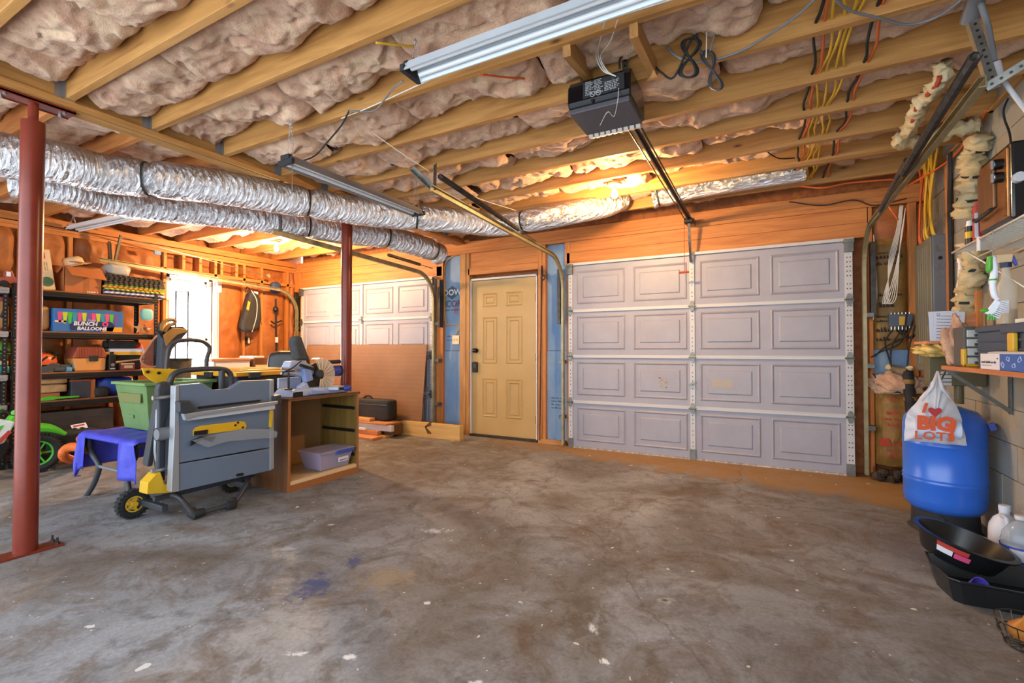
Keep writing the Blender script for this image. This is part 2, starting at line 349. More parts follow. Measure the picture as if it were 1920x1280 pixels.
    # hairline cracks
    vc = nt.nodes.new('ShaderNodeTexVoronoi'); vc.feature = 'DISTANCE_TO_EDGE'; vc.inputs['Scale'].default_value = 0.42; wv = nt.nodes.new('ShaderNodeVectorMath'); wv.operation = 'ADD'
    nn = nt.nodes.new('ShaderNodeTexNoise'); nn.inputs['Scale'].default_value = 2.5; nn.inputs['Detail'].default_value = 6; L(v, nn.inputs[0]); vs = nt.nodes.new('ShaderNodeVectorMath'); vs.operation = 'SCALE'; vs.inputs[3].default_value = 0.5
    L(nn.outputs['Color'], vs.inputs[0]); L(v, wv.inputs[0]); L(vs.outputs[0], wv.inputs[1]); L(wv.outputs[0], vc.inputs[0])
    col = mix(math_('MULTIPLY', math_('LESS_THAN', vc.outputs['Distance'], 0.0035), 0.35), col, lin('4a433c'))
    L(col, b.inputs['Base Color']); b.inputs['Specular IOR Level'].default_value = 0.35; rr = ramp(nt, n2, [(0.3, (0.52, 0.52, 0.52, 1)), (0.7, (0.8, 0.8, 0.8, 1))]); L(rr.outputs[0], b.inputs['Roughness'])
    bump(nt, b, math_('ADD', math_('MULTIPLY', n3, 0.25), n4), 0.12, 0.01)
floor_mat()

# ================================================================ the room
XL, XR, YF, YB = -7.0, 1.23, 5.29, -1.0          # wall planes (framing faces)
JZ, DZ = 2.60, 2.84                               # joist underside, deck above
tag(MB().box((XL - .15, YB, -.12), (XR + .15, YF + .2, 0)).build('floor', 'concrete_floor'), kind='structure')

# ---- ceiling: deck, joists, girder, hangers, insulation
ceiling = thing('ceiling', kind='structure')
MB().box((XL - .15, YB, DZ), (XR + .2, YF + .2, DZ + .02)).build('deck', 'osb', ceiling)
JY = [-.68, -.21, .26, .73, 1.17, 1.605, 2.075, 2.555, 3.03, 3.46, 3.91, 4.38, 4.90]
GX0, GX1, GZ = -3.735, -3.61, 2.565
for i, y in enumerate(JY):
    MB().box((GX1, y, JZ), (XR + .1, y + .039, DZ)).build('joist', 'pine_x', ceiling, bevel=.002)
    MB().box((XL - .1, y + .02, JZ), (GX0, y + .059, DZ)).build('joist', 'orange_x', ceiling, bevel=.002)
    hg = MB(); hg.box((GX1 - .004, y - .003, JZ - .003), (GX1 + .045, y + .042, JZ + .0)); hg.box((GX1, y - .006, JZ - .002), (GX1 + .045, y - .001, JZ + .12)); hg.box((GX1 - .002, y - .04, JZ + .01), (GX1 + .002, y - .001, JZ + .11))
    hg.build('joist_hanger', 'zinc', ceiling)
MB().box((GX0, YB, GZ + .03), (GX1, YF + .05, DZ)).build('girder', 'pine_y', ceiling, bevel=.003)
MB().box((GX1 - .001, YB, GZ), (GX1 + .028, YF + .02, GZ + .035)).build('ledger_strip', 'pine_y', ceiling, bevel=.003)
MB().box((GX0 + .01, YB, GZ), (GX1 - .012, YF + .05, GZ + .03)).build('girder_plate', 'pine_y', ceiling)
def batt(x0, x1, y0, y1, zb, seed, res=.0115, amp=.055, ends=.07):
    nx, ny = max(8, int((x1 - x0) / res)), max(8, int((y1 - y0) / res))
    X, Y = np.meshgrid(np.linspace(x0, x1, nx), np.linspace(y0, y1, ny), indexing='ij'); o = seed * 13.7
    ey = np.minimum(Y - y0, y1 - Y); ex = np.minimum(X - x0, x1 - X)
    jag = .028 * fbm(X * 6 + o, Y * 3, 3)
    t = np.clip((ey + jag * .7) / .12, 0, 1); tx = np.clip((ex + jag) / ends, 0, 1)
    Z = zb + .115 * (1 - np.sqrt(1 - (1 - t) ** 2)) + .07 * (1 - np.sqrt(1 - (1 - tx) ** 2)) - amp * (folds(X + o, Y + o * .3) - .45) * (.35 + .65 * np.minimum(t, tx)) - .06 * fbm(X * 1.9 + o, Y * 1.9, 2)
    Z = np.clip(Z, zb - .09, DZ - .004)
    vs = np.stack([X, Y, Z], -1).reshape(-1, 3); I = np.arange(nx * ny).reshape(nx, ny)
    fs = np.stack([I[:-1, :-1], I[:-1, 1:], I[1:, 1:], I[1:, :-1]], -1).reshape(-1, 4)
    me = bpy.data.meshes.new('insulation_batt'); me.vertices.add(len(vs)); me.vertices.foreach_set('co', vs.ravel()); me.loops.add(fs.size); me.loops.foreach_set('vertex_index', fs.ravel().astype(np.int32))
    me.polygons.add(len(fs)); me.polygons.foreach_set('loop_start', np.arange(0, fs.size, 4, dtype=np.int32)); me.polygons.foreach_set('loop_total', np.full(len(fs), 4, np.int32)); me.polygons.foreach_set('use_smooth', np.ones(len(fs), bool))
    me.update(); me.validate(); me.materials.append(MATS['pink_insul']); b = bpy.data.objects.new('insulation_batt', me); COL.objects.link(b); b.parent = ceiling
for i in range(len(JY)):
    y0 = JY[i] + .041; y1 = (JY[i + 1] - .002) if i + 1 < len(JY) else YF + .02
    rg = random.Random(i * 5 + 1)
    if y1 < -.3:                                   # behind the viewer
        batt(GX1, XR, y0, y1, 2.68, i + .5, .06); batt(XL, GX0, y0 + .02, y1 + .02, 2.68, i + .7, .06); continue
    cuts = [GX1 + .005]; x = cuts[0]
    while x < XR - .9: x += rg.uniform(.75, 1.25); cuts.append(x)
    cuts = [c for c in cuts if c < XR - .45] + [XR]
    for k in range(len(cuts) - 1):
        a, b = cuts[k], cuts[k + 1]; mid = (a + b) / 2
        zb = 2.655 + .026 * max(0, (mid + 2.0)) + rg.uniform(-.02, .012)
        if y0 > 4.3: zb += .02
        batt(a, b, y0, y1, zb, i * 7 + k)
    cuts = [XL, XL + 1.15 + rg.uniform(-.2, .2), XL + 2.3 + rg.uniform(-.2, .2), GX0 - .003]
    for k in range(3): batt(cuts[k], cuts[k + 1], y0 + .02, y1 + .02, 2.675 + rg.uniform(-.015, .015), i * 9 + k + 300, .017)

# ---- wall_right: concrete blocks
M('block', '8d9294', 0.9, c2='9c8d6c', scale=1.7, bmp=0.35, bscale=45)
wall_r = thing('wall_right', kind='structure')
MB().box((XR + .012, YB, 0), (XR + .2, YF + .2, DZ)).build('mortar_bed', 'mortar', wall_r)
bl = MB().box((0, 0, 0), (.03, .392, .195)).mesh('block', 'block'); bl_h = MB().box((0, 0, 0), (.03, .192, .195)).mesh('block', 'block')
for r_ in range(13):
    y = YF - (.2 if r_ % 2 else .4)
    if r_ % 2:
        o = bpy.data.objects.new('block', bl_h); COL.objects.link(o); o.parent = wall_r; o.location = (XR + rng.uniform(-.001, .002), y + .004, r_ * .2 + .003); y -= .4
    while y > .6:
        o = bpy.data.objects.new('block', bl); COL.objects.link(o); o.parent = wall_r; o.location = (XR + rng.uniform(-.0015, .0025), y + .004, r_ * .2 + .003)
        y -= .4
MB().box((XR - .02, YB, 2.6), (XR + .2, YF, 2.62)).build('sill_plate', 'pine_y', wall_r)

# ---- wall_front
fx = lambda u, y=YF: on(u, 640, 'y', y).x
wall_f = thing('wall_front', kind='structure')
D1 = (-2.06, .69); D2 = (-6.78, -4.05); ED = (-3.50, -2.535)       # openings
def fbox(name, x0, x1, z0, z1, mat, y0=YF, y1=YF + .14, bev=.002): return MB().box((x0, y0, z0), (x1, y1, z1)).build(name, mat, wall_f, bevel=bev)
fbox('sheathing', XL, XR + .1, 0, DZ, 'osb', YF + .14, YF + .16, 0)
for z0, z1, yy in ((2.435, 2.472, 0), (2.474, 2.512, .004), (2.514, 2.6, .03)): fbox('top_plate', XL, XR, z0, z1, 'orange_x', YF + yy)
fbox('header', D1[0] - .07, D1[1] + .12, 2.165, 2.30, 'orange_x'); fbox('header', D1[0] - .07, D1[1] + .12, 2.303, 2.433, 'orange_x', YF + .006)
fbox('header', D2[0] - .07, D2[1] + .10, 2.165, 2.30, 'orange_x'); fbox('header', D2[0] - .07, D2[1] + .10, 2.303, 2.433, 'orange_x', YF + .006)
fbox('header', ED[0] - .02, ED[1] + .06, 2.23, 2.433, 'orange_x', YF + .01); fbox('header', ED[0] - .02, ED[1] + .06, 2.14, 2.227, 'orange_x', YF)
for a, b in ((fx(818), fx(830)), (fx(862), fx(873)), (fx(874), fx(880)), (fx(1009), fx(1016)), (fx(1016.5), fx(1023)), (fx(1631), fx(1638)), (fx(550), fx(562)), (D1[0] - .045, D1[0] - .006)):
    fbox('stud', a, b, 0.04, 2.432, 'orange_z' if a > -3 or a < -3.8 else 'pine_z')
fbox('stud', fx(1706), fx(1722), .04, 2.432, 'orange_z')
fbox('bottom_plate', fx(818), fx(880), 0, .04, 'pine_x', YF + .01); fbox('bottom_plate', fx(1009), fx(1056), 0, .05, 'pine_x', YF - .01)
# blue foam panels between the studs, two boards high
f1 = fbox('foam_board', fx(830), fx(862), 1.13, 2.43, 'foam_blue', YF + .06, YF + .12, 0); fbox('foam_board', fx(830), fx(862), .04, 1.125, 'foam_blue', YF + .05, YF + .12, 0)
fbox('foam_board', fx(1023), D1[0] - .045, 1.135, 2.43, 'foam_blue', YF + .06, YF + .12, 0); fbox('foam_board', fx(1023), D1[0] - .045, .05, 1.13, 'foam_blue', YF + .05, YF + .12, 0)
fbox('foam_board', fx(1637), fx(1714), .78, 1.14, 'foam_blue', YF + .03, YF + .12, 0)
xm = (fx(830) + fx(862)) / 2 - .035
pr_ = MB().prism([(-.15, 0), (0, .095), (.15, 0), (0, -.095)], (xm + .01, YF + .06, 1.93), (1, 0, 0), (0, 0, 1), (0, -.002, 0)); pr_.build('emblem', 'foam_print', wall_f)
M('foam_white', 'c5d3e0', 0.8); text('DOW', 'foam_white', (xm + .012, YF + .056, 1.895), (1, 0, 0), (0, 0, 1), .115, wall_f, align='CENTER', bold=.003)
text('ECOR', 'foam_print', (xm + .005, YF + .056, 1.735), (1, 0, 0), (0, 0, 1), .125, wall_f, align='CENTER', bold=.003)
scribble('foam_print', (xm, YF + .058, 1.68), (1, 0, 0), (0, 0, 1), .032, .27, wall_f, align='CENTER')
for zz in (1.32, 1.27): scribble('foam_print', (xm + .02, YF + .058, zz), (1, 0, 0), (0, 0, 1), .022, .2, wall_f, align='CENTER', seed=int(zz * 100))
[scribble('foam_print', ((fx(1023) + D1[0]) / 2 - .02, YF + .048, zz), (1, 0, 0), (0, 0, 1), .022, .17, wall_f, align='CENTER', seed=int(zz * 99)) for zz in (.55, .51, .47, .43)]
# kraft faced batts right of the big door
def kraft(name, O, U, V, N, w, h, mat, parent, seed, bulge=.03, res=.03, amp=.012):
    O, U, V, N = map(Vector, (O, U, V, N)); nx, ny = int(w / res) + 3, int(h / res) + 3
    X, Y = np.meshgrid(np.linspace(0, w, nx), np.linspace(0, h, ny), indexing='ij'); t = np.clip(np.minimum(X, w - X) / (w * .28), 0, 1); s = np.clip(np.minimum(Y, h - Y) / .1, 0, 1)
    D = bulge * np.sqrt(1 - (1 - t) ** 2) * (.4 + .6 * s) + amp * (1 - np.abs(fbm(X * 4 + seed * 3.1 + .15 * fbm(X * 9, Y * 9, 2), Y * 2.2 + seed, 3)) * 1.6) * t
    mb = MB(); mb.v = [tuple(O + U * X[i, j] + V * Y[i, j] + N * D[i, j]) for i in range(nx) for j in range(ny)]
    mb.f = [(i * ny + j, (i + 1) * ny + j, (i + 1) * ny + j + 1, i * ny + j + 1) for i in range(nx - 1) for j in range(ny - 1)]
    if U.cross(V).dot(N) < 0: mb.f = [f[::-1] for f in mb.f]
    return mb.build(name, mat, parent, smooth='full')
xa, xb = fx(1638), fx(1706)
kraft('insulation_batt', (xa, YF + .06, 1.14), (1, 0, 0), (0, 0, 1), (0, -1, 0), xb - xa, 1.0, 'kraft_tan', wall_f, 3, .05)
kraft('insulation_batt', (xa, YF + .06, 2.14), (1, 0, 0), (0, 0, 1), (0, -1, 0), xb - xa, .29, 'kraft', wall_f, 4, .04)
kraft('insulation_batt', (xa, YF + .03, .12), (1, 0, 0), (0, 0, 1), (0, -1, 0), xb - xa + .1, .68, 'kraft_tan', wall_f, 5, .10, amp=.03)
kraft('insulation_batt', (fx(1722), YF + .05, .12), (1, 0, 0), (0, 0, 1), (0, -1, 0), XR - fx(1722), 2.3, 'kraft', wall_f, 6, .05)
xc = (xa + xb) / 2 - .05
for k, (z, s_, w_) in enumerate(((2.0, .02, .2), (1.955, .05, .26), (1.90, .03, .25), (1.62, .03, .24), (1.52, .055, .2), (1.43, .025, .26), (1.39, .025, .26), (1.30, .05, .27), (1.22, .045, .27))): scribble('kraft_print', (xc + .035, YF - .006, z), (1, 0, 0), (0, 0, 1), s_, w_ * .7, wall_f, align='CENTER', seed=k)
for k, (z, s_, w_) in enumerate(((.70, .035, .14), (.58, .045, .18), (.53, .03, .24), (.48, .04, .16), (.31, .045, .16), (.26, .025, .18), (.21, .035, .15))): scribble('red_print', (xc + .08, YF - .10, z), (1, 0, 0), (0, 0, 1), s_, w_, wall_f, align='CENTER', seed=k + 20)
MB().box((xc - .06, YF - .101, .30), (xc + .01, YF - .0995, .37)).build('print_block', 'red_print', wall_f)
# rubble of torn insulation and dirt along the foot of that bay
rb = MB(); rr_ = random.Random(3)
for k in range(46): rb.ell((rr_.uniform(xa - .02, xb + .2), rr_.uniform(YF - .16, YF + .02), rr_.uniform(0, .08)), [rr_.uniform(.015, .05) for _ in range(3)], 7, 4, nz=.3, seed=k)
M('rubble', '4a3a2c', 0.95, c2='221d19', scale=14); tag(rb.build('debris', 'rubble', wall_f), kind='stuff')

# ---- wall_left: studs, kraft batts, cripples, window
wall_l = thing('wall_left', kind='structure')
def lbox(name, y0, y1, z0, z1, mat, x0=XL - .12, x1=XL): return MB().box((x0, y0, z0), (x1, y1, z1)).build(name, mat, wall_l, bevel=.002)
ly = lambda u: on(u, 640, 'x', XL).y
WY = (ly(313), ly(399)); WZ = (.72, 2.16)
def lbox_sheath():
    m = MB(); m.box((XL - .14, YB, 0), (XL - .12, WY[0], DZ)); m.box((XL - .14, WY[1], 0), (XL - .12, YF + .2, DZ)); m.box((XL - .14, WY[0], 0), (XL - .12, WY[1], WZ[0])); m.box((XL - .14, WY[0], WZ[1]), (XL - .12, WY[1], DZ)); return m
lbox_sheath().build('sheathing', 'osb', wall_l)
for z0, z1 in ((2.43, 2.468), (2.47, 2.51), (2.52, 2.6)): lbox('top_plate', YB, YF, z0, z1, 'orange_y')
lbox('window_header', WY[0] - .08, YF, 2.19, 2.235, 'orange_y')
lbox('bottom_plate', YB, YF, 0, .04, 'orange_y')
studs = [.3, .72, 1.12, 1.52, 1.93, 2.34, 2.74, WY[0] - .05, WY[1] + .012, ly(455), ly(488), ly(537)]
for y in studs: lbox('stud', y, y + .038, .04, 2.43, 'orange_z')
for u in (340, 372, 412, 440): lbox('stud', ly(u), ly(u) + .038, 2.235, 2.43, 'orange_z')
lbox('stud', WY[0] + .25, WY[0] + .29, .04, WZ[0] - .03, 'orange_z')
for i in range(len(studs) - 1):
    y0, y1 = studs[i] + .038, studs[i + 1]
    if WY[0] - .02 < (y0 + y1) / 2 < WY[1] + .02 or y1 - y0 < .1: continue
    z0, z1 = (.04, 2.43) if y0 < 3.3 else (.04, 2.19)
    if y0 < 3.3: kraft('insulation_batt', (XL - .06, y0, 1.95), (0, 1, 0), (0, 0, 1), (1, 0, 0), y1 - y0, .48, 'kraft', wall_l, i + 30, .05, amp=.03); z1 = 1.95
    kraft('insulation_batt', (XL - .06, y0, z0), (0, 1, 0), (0, 0, 1), (1, 0, 0), y1 - y0, z1 - z0, 'kraft', wall_l, i + 10, .045, amp=.02)
kraft('insulation_batt', (XL - .06, ly(545), .04), (0, 1, 0), (0, 0, 1), (1, 0, 0), YF - ly(545), 2.39, 'kraft', wall_l, 60, .04, amp=.02)
# ---- window_1 in the left wall
win = thing('window_1', kind='structure'); wy0, wy1 = WY; wx = XL - .10
fr = MB()
for a, b in (((wx - .05, wy0, WZ[0]), (wx + .06, wy0 + .045, WZ[1])), ((wx - .05, wy1 - .045, WZ[0]), (wx + .06, wy1, WZ[1])), ((wx - .05, wy0, WZ[1] - .045), (wx + .06, wy1, WZ[1])), ((wx - .05, wy0, WZ[0]), (wx + .06, wy1, WZ[0] + .05))): fr.box(a, b)
fr.build('window_frame', 'vinyl', win, bevel=.004)
for z0, z1, dx in ((WZ[0] + .05, 1.305, .02), (1.28, WZ[1] - .045, -.015)):
    s_ = MB(); y0, y1 = wy0 + .045, wy1 - .045
    for a, b in (((wx + dx, y0, z0), (wx + dx + .03, y0 + .035, z1)), ((wx + dx, y1 - .035, z0), (wx + dx + .03, y1, z1)), ((wx + dx, y0, z0), (wx + dx + .03, y1, z0 + .035)), ((wx + dx, y0, z1 - .035), (wx + dx + .03, y1, z1))): s_.box(a, b)
    sash = s_.build('sash', 'vinyl', win, bevel=.003); MB().box((wx + dx + .013, y0 + .03, z0 + .03), (wx + dx + .017, y1 - .03, z1 - .03)).build('pane', 'glass', sash)
MB().box((wx + .05, (wy0 + wy1) / 2 - .03, 1.30), (wx + .075, (wy0 + wy1) / 2 + .03, 1.318)).build('sash_lock', 'zinc', win)
MB().box((XL - .02, wy1 + .0, WZ[0] - .05), (XL + .012, wy1 + .055, 2.19)).build('casing', 'vinyl', win, bevel=.003)
MB().box((XL - .02, wy0 - .03, WZ[1]), (XL + .012, wy1 + .055, WZ[1] + .035)).build('casing', 'vinyl', win, bevel=.003)
MB().box((XL - .04, wy0 - .02, WZ[0] - .04), (XL + .03, wy1 + .05, WZ[0])).build('window_sill', 'vinyl', win, bevel=.004)

# ---- garage doors
def hinge(P, parent, big=1.0):
    m = MB(); x, y, z = P; w = .028 * big
    for s in (1, -1): m.prism([(-w, .004), (w, .004), (w * .45, .055), (-w * .45, .055)], (x, y - .012, z), (1, 0, 0), (0, 0, s), (0, -.006, 0)); m.cyl((x, y - .02, z + s * .034), (x, y - .012, z + s * .034), .006, n=8)
    m.cyl((x - w - .01, y - .026, z), (x + w + .01, y - .026, z), .008, n=8); m.box((x - w, y - .03, z - .012), (x + w, y - .006, z + .012))
    m.build('hinge', 'steel', parent, bevel=.001)
def garage_door(name, x0, x1, y, panels_mat, wear):
    t = thing(name, kind='structure'); H = 2.13; h = H / 4; xc = (x0 + x1) / 2
    for s in range(4):
        z0 = .012 + s * (H - .012) / 4; z1 = .012 + (s + 1) * (H - .012) / 4
        sec = MB().box((x0, y, z0 + .002), (x1, y + .045, z1 - .002)).build('door_section', panels_mat, t, bevel=.002)
        for (a, b) in ((x0 + .1, xc - .05), (xc + .07, x1 - .1)):
            w = (b - a - .09) / 2
            for k in range(2):
                p0 = a + k * (w + .09); p1 = p0 + w; zz0, zz1 = z0 + .075, z1 - .065; m = MB(); d = .010
                def ring(q0, q1, r0, r1, th, dep):   # bevelled picture frame
                    o = [(q0, r0), (q1, r0), (q1, r1), (q0, r1)]; i_ = [(q0 + th, r0 + th), (q1 - th, r0 + th), (q1 - th, r1 - th), (q0 + th, r1 - th)]; mid = [(q0 + th / 2, r0 + th / 2), (q1 - th / 2, r0 + th / 2), (q1 - th / 2, r1 - th / 2), (q0 + th / 2, r1 - th / 2)]
                    vs = [(px, y - .0005, pz) for px, pz in o] + [(px, y - dep, pz) for px, pz in mid] + [(px, y - .0005, pz) for px, pz in i_]
                    m.add(vs, [(i, (i + 1) % 4, 4 + (i + 1) % 4, 4 + i) for i in range(4)] + [(4 + i, 4 + (i + 1) % 4, 8 + (i + 1) % 4, 8 + i) for i in range(4)])
                ring(p0, p1, zz0, zz1, .026, d); g = .072
                o = [(p0 + g, zz0 + g), (p1 - g, zz0 + g), (p1 - g, zz1 - g), (p0 + g, zz1 - g)]; e = .010; i_ = [(q[0] + sx * e, q[1] + sz * e) for q, (sx, sz) in zip(o, ((1, 1), (-1, 1), (-1, -1), (1, -1)))]
                m.add([(a_, y - .0005, b_) for a_, b_ in o] + [(a_, y - .009, b_) for a_, b_ in i_], [(0, 1, 5, 4), (1, 2, 6, 5), (2, 3, 7, 6), (3, 0, 4, 7), (4, 5, 6, 7)])
                m.build('raised_panel', panels_mat, sec)
        if s: MB().box((x0 - .005, y - .02, z0 - .020), (x1 + .005, y + .002, z0 + .004)).box((x0, y - .012, z0 + .004), (x1, y + .002, z0 + .014)).build('section_rail', 'door_trim', t, bevel=.002)
    MB().box((x0 - .01, y - .03, H), (x1 + .01, y + .05, H + .03)).build('top_rail', 'door_trim', t, bevel=.003)
    MB().box((x0, y - .012, .0), (x1, y + .04, .014)).build('bottom_seal', 'rust_edge', t)
    for xx, w in ((x0 + .022, .05), (xc, .05), (x1 - .03, .06)):
        st = MB().box((xx - w / 2, y - .014, .015), (xx + w / 2, y, H)).build('stile', 'door_trim', t, bevel=.002); hh = MB(); z = .1
        while z < H - .05:
            for q in ((0,) if w < .055 else (-.012, .012)): hh.cyl((xx + q, y - .016, z), (xx + q, y - .0135, z), .0055, n=7)
            z += .042 if int(z * 100) % 3 else .075
        tag(hh.build('punched_holes', 'black', st), kind='stuff')
        MB().box((xx - w / 2 - .004, y - .02, .0), (xx + w / 2 + .004, y - .002, .11)).build('corner_bracket', 'steel', t, bevel=.002)
        for s in range(1, 4): hinge((xx, y - .012, s * h), t)
    for xx in (x0 + .02, x1 - .03): MB().box((xx - .035, y - .05, H - .10), (xx + .035, y - .012, H - .01)).box((xx - .04, y - .06, H - .02), (xx + .04, y - .012, H + .015)).build('top_bracket', 'steel', t, bevel=.002)
    if wear:
        p = on(1242, 717, 'y', y); q = on(1352, 718, 'y', y); m = MB()
        for k in range(26): a, b = rr_.uniform(-.05, .05), rr_.uniform(-.08, .07); m.box((p.x + a, y - .0105, p.z + b), (p.x + a + rr_.uniform(.006, .03), y - .0095, p.z + b + rr_.uniform(.003, .012)))
        M('glue_tan', 'b79a5e', .8); M('glue_grey', 'aba29a', .8); tag(m.build('label_residue', 'glue_tan', t), kind='stuff')
        MB().box((q.x - .09, y - .0105, q.z - .045), (q.x + .11, y - .0095, q.z + .04)).build('faded_sticker', 'glue_grey', t)
        hd = MB(); hz = on(1297, 718, 'y', y).z; hd.cyl((xc, y - .04, hz), (xc, y - .01, hz), .012, n=10); hd.bar((xc - .035, y - .04, hz - .02), (xc + .035, y - .04, hz + .012), .014, .02); hd.build('lock_handle', 'steel', t, bevel=.002)
    return t
DY = 5.25
garage_door('door_1', D1[0], D1[1], DY, 'door_white', True)
garage_door('door_2', D2[0], D2[1], DY, 'door_white', False)
# ---- entry door
ey = YF + .05; ed = thing('door_3', kind='structure'); ex0, ex1 = fx(886, ey), fx(1006, ey); ez = 2.06
slab = MB().box((ex0, ey, .03), (ex1, ey + .045, ez)).build('door_slab', 'entry_cream', ed, bevel=.003)
def epanel(u0, v0, u1, v1):
    w = ex1 - ex0; a, b = ex0 + u0 * w, ex0 + u1 * w; c, d = .03 + v0 * (ez - .03), .03 + v1 * (ez - .03); m = MB()
    def ring(q, th, dep):
        q0, q1, r0, r1 = a + q, b - q, c + q, d - q; o = [(q0, r0), (q1, r0), (q1, r1), (q0, r1)]; mid = [(q0 + th / 2, r0 + th / 2), (q1 - th / 2, r0 + th / 2), (q1 - th / 2, r1 - th / 2), (q0 + th / 2, r1 - th / 2)]; i_ = [(q0 + th, r0 + th), (q1 - th, r0 + th), (q1 - th, r1 - th), (q0 + th, r1 - th)]
        m.add([(x, ey - .0005, z) for x, z in o] + [(x, ey - dep, z) for x, z in mid] + [(x, ey - .0005, z) for x, z in i_], [(i, (i + 1) % 4, 4 + (i + 1) % 4, 4 + i) for i in range(4)] + [(4 + i, 4 + (i + 1) % 4, 8 + (i + 1) % 4, 8 + i) for i in range(4)])
    ring(0, .022, .009); ring(.045, .018, .008); m.build('raised_panel', 'entry_cream', slab)
for u0, u1 in ((.165, .40), (.54, .79)):
    epanel(u0, .115, u1, .365); epanel(u0, .46, u1, .76); epanel(u0, .825, u1, .915)
for z in (.27, 1.05, 1.80): MB().box((ex1 - .012, ey - .006, z - .05), (ex1 + .008, ey + .002, z + .05)).cyl((ex1 + .003, ey - .009, z - .05), (ex1 + .003, ey - .009, z + .05), .007, n=8).build('hinge', 'dark_steel', ed)
j = MB(); j.box((ex0 - .035, ey - .03, 0), (ex0 - .004, ey + .08, ez + .03)); j.box((ex1 + .006, ey - .03, 0), (ex1 + .02, ey + .08, ez + .03)); j.box((ex0 - .035, ey - .03, ez + .004), (ex1 + .02, ey + .08, ez + .03)); j.build('door_frame', 'white_paint', ed, bevel=.003)
MB().box((ex0 - .03, ey - .04, 0), (ex1 + .02, ey + .1, .03)).build('threshold', 'dark_steel', ed)
kz = on(893, 657, 'y', ey).z; kx = on(893, 657, 'y', ey).x
MB().cyl((kx, ey - .012, kz), (kx, ey, kz), .033, n=20).cyl((kx, ey - .05, kz), (kx, ey - .01, kz), .012, n=12).ell((kx, ey - .06, kz), (.03, .022, .03)).build('knob', 'black_gloss', slab, smooth=True)
q = on(892, 688, 'y', ey); MB().rbox((q.x - .036, q.z - .07, -.03), (q.x + .036, q.z + .07, 0), .012, T=Matrix(((1, 0, 0, 0), (0, 0, 1, ey), (0, 1, 0, 0), (0, 0, 0, 1)))).build('keypad_lock', 'black_matte', slab, bevel=.003)
MB().box((q.x - .02, ey - .033, q.z - .01), (q.x + .02, ey - .03, q.z + .045)).build('keypad', 'dark_grey', slab)
for nm, z in (('trim_1', 0),): pass

# ================================================================ posts
def post(x, y, label, sticker, pl=.15):
    t = thing('support_post', label, 'post', 'red steel posts under the girder')
    MB().cyl((x, y, .012), (x, y, 2.44), .052, n=28).build('column', 'red_post', t, smooth=True)
    MB().cyl((x, y, 2.40), (x, y, 2.55), .023, n=16).build('jack_screw', 'red_post', t, smooth=True)
    MB().box((x - .055, y - .17, 2.545), (x + .055, y + .17, 2.555)).box((x - .055, y - .17, 2.54), (x - .05, y + .17, 2.565)).box((x + .05, y - .17, 2.54), (x + .055, y + .17, 2.565)).build('top_plate', 'red_post', t)
    bp = MB().box((x - .06, y - pl, 0), (x + .06, y + pl, .012)).build('base_plate', 'red_post', t, bevel=.002)
    for dx in (-.035, .035):
        for dy in (-pl + .025, pl - .025):
            MB().cyl((x + dx, y + dy, .0), (x + dx, y + dy, .05), .006, n=8).cyl((x + dx, y + dy, .012), (x + dx, y + dy, .024), .012, n=6).build('bolt', 'dark_steel', bp)
            MB().cyl((x + dx * .9, y + (.125 if dy > 0 else -.125), 2.532), (x + dx * .9, y + (.125 if dy > 0 else -.125), 2.545), .01, n=6).build('bolt', 'zinc', t)
    if sticker:
        a = on(35, 1010, 'y', y - .05); s = MB()
        for k in range(5):
            th = math.radians(198 + k * 9); th2 = math.radians(207 + k * 9); r = .0532
            s.add([(x + r * math.cos(th), y + r * math.sin(th), .07), (x + r * math.cos(th2), y + r * math.sin(th2), .07), (x + r * math.cos(th2), y + r * math.sin(th2), .21), (x + r * math.cos(th), y + r * math.sin(th), .21)], [(0, 1, 2, 3)])
        s.build('label_sticker', 'paper', t)
    return fin(t)
post(-3.68, 1.065, 'red steel support post standing alone in front of the shelving', True)
post(-3.67, 3.352, 'red steel support post rising behind the cabinet with the mitre saw', False, .10)

# ================================================================ ducts
def duct(name, pts, rad, label, bands, z_n=40, part_name='sleeve', ripple=.012):
    P = spline(pts, z_n); n = 30; t = thing(name, label, 'duct'); N = len(P); rs = []
    dl = [0]
    for i in range(1, N): dl.append(dl[-1] + (P[i] - P[i - 1]).length)
    tot = dl[-1]; Q = []; k = 0; step = .016; m = int(tot / step)
    for j in range(m + 1):
        s = tot * j / m
        while k < N - 2 and dl[k + 1] < s: k += 1
        f = (s - dl[k]) / max(1e-6, dl[k + 1] - dl[k]); Q.append(P[k].lerp(P[k + 1], min(1, f)))
    r0 = [rad[0] + (rad[1] - rad[0]) * j / m for j in range(m + 1)]
    for b in bands:
        for j in range(m + 1):
            d = abs(j * step - b * tot); r0[j] *= 1 - .16 * math.exp(-(d / .035) ** 2)
    mb = MB().tube(Q, r0, n); A = np.array(mb.v); a = np.arange(len(A)); ring, seg = a // n, a % n; C = np.array([tuple(q) for q in Q])[ring]
    ang = seg / n * 2 * math.pi; w = 1 + ripple * (np.sin(ring * 1.9 + 2 * np.sin(ang * 3)) * .8 + 2.2 * fbm(ring * .22, np.cos(ang) * 2.2 + 40 + np.sin(ang) * 3, 3))
    A = C + (A - C) * w[:, None]; mb.v = [tuple(p) for p in A]; mb.build(part_name, 'foil', t, smooth='full')
    for b in bands:
        j = int(b * m); j = max(1, min(m - 2, j)); d = (Q[j + 1] - Q[j - 1]).normalized() * .008; MB().tube([Q[j] - d, Q[j] + d], r0[j] * 1.03, 24, cap=False).build('strap', 'black_matte', t, smooth=True)
    return fin(t)
Z = lambda u, v, z: on(u, v, 'z', z)
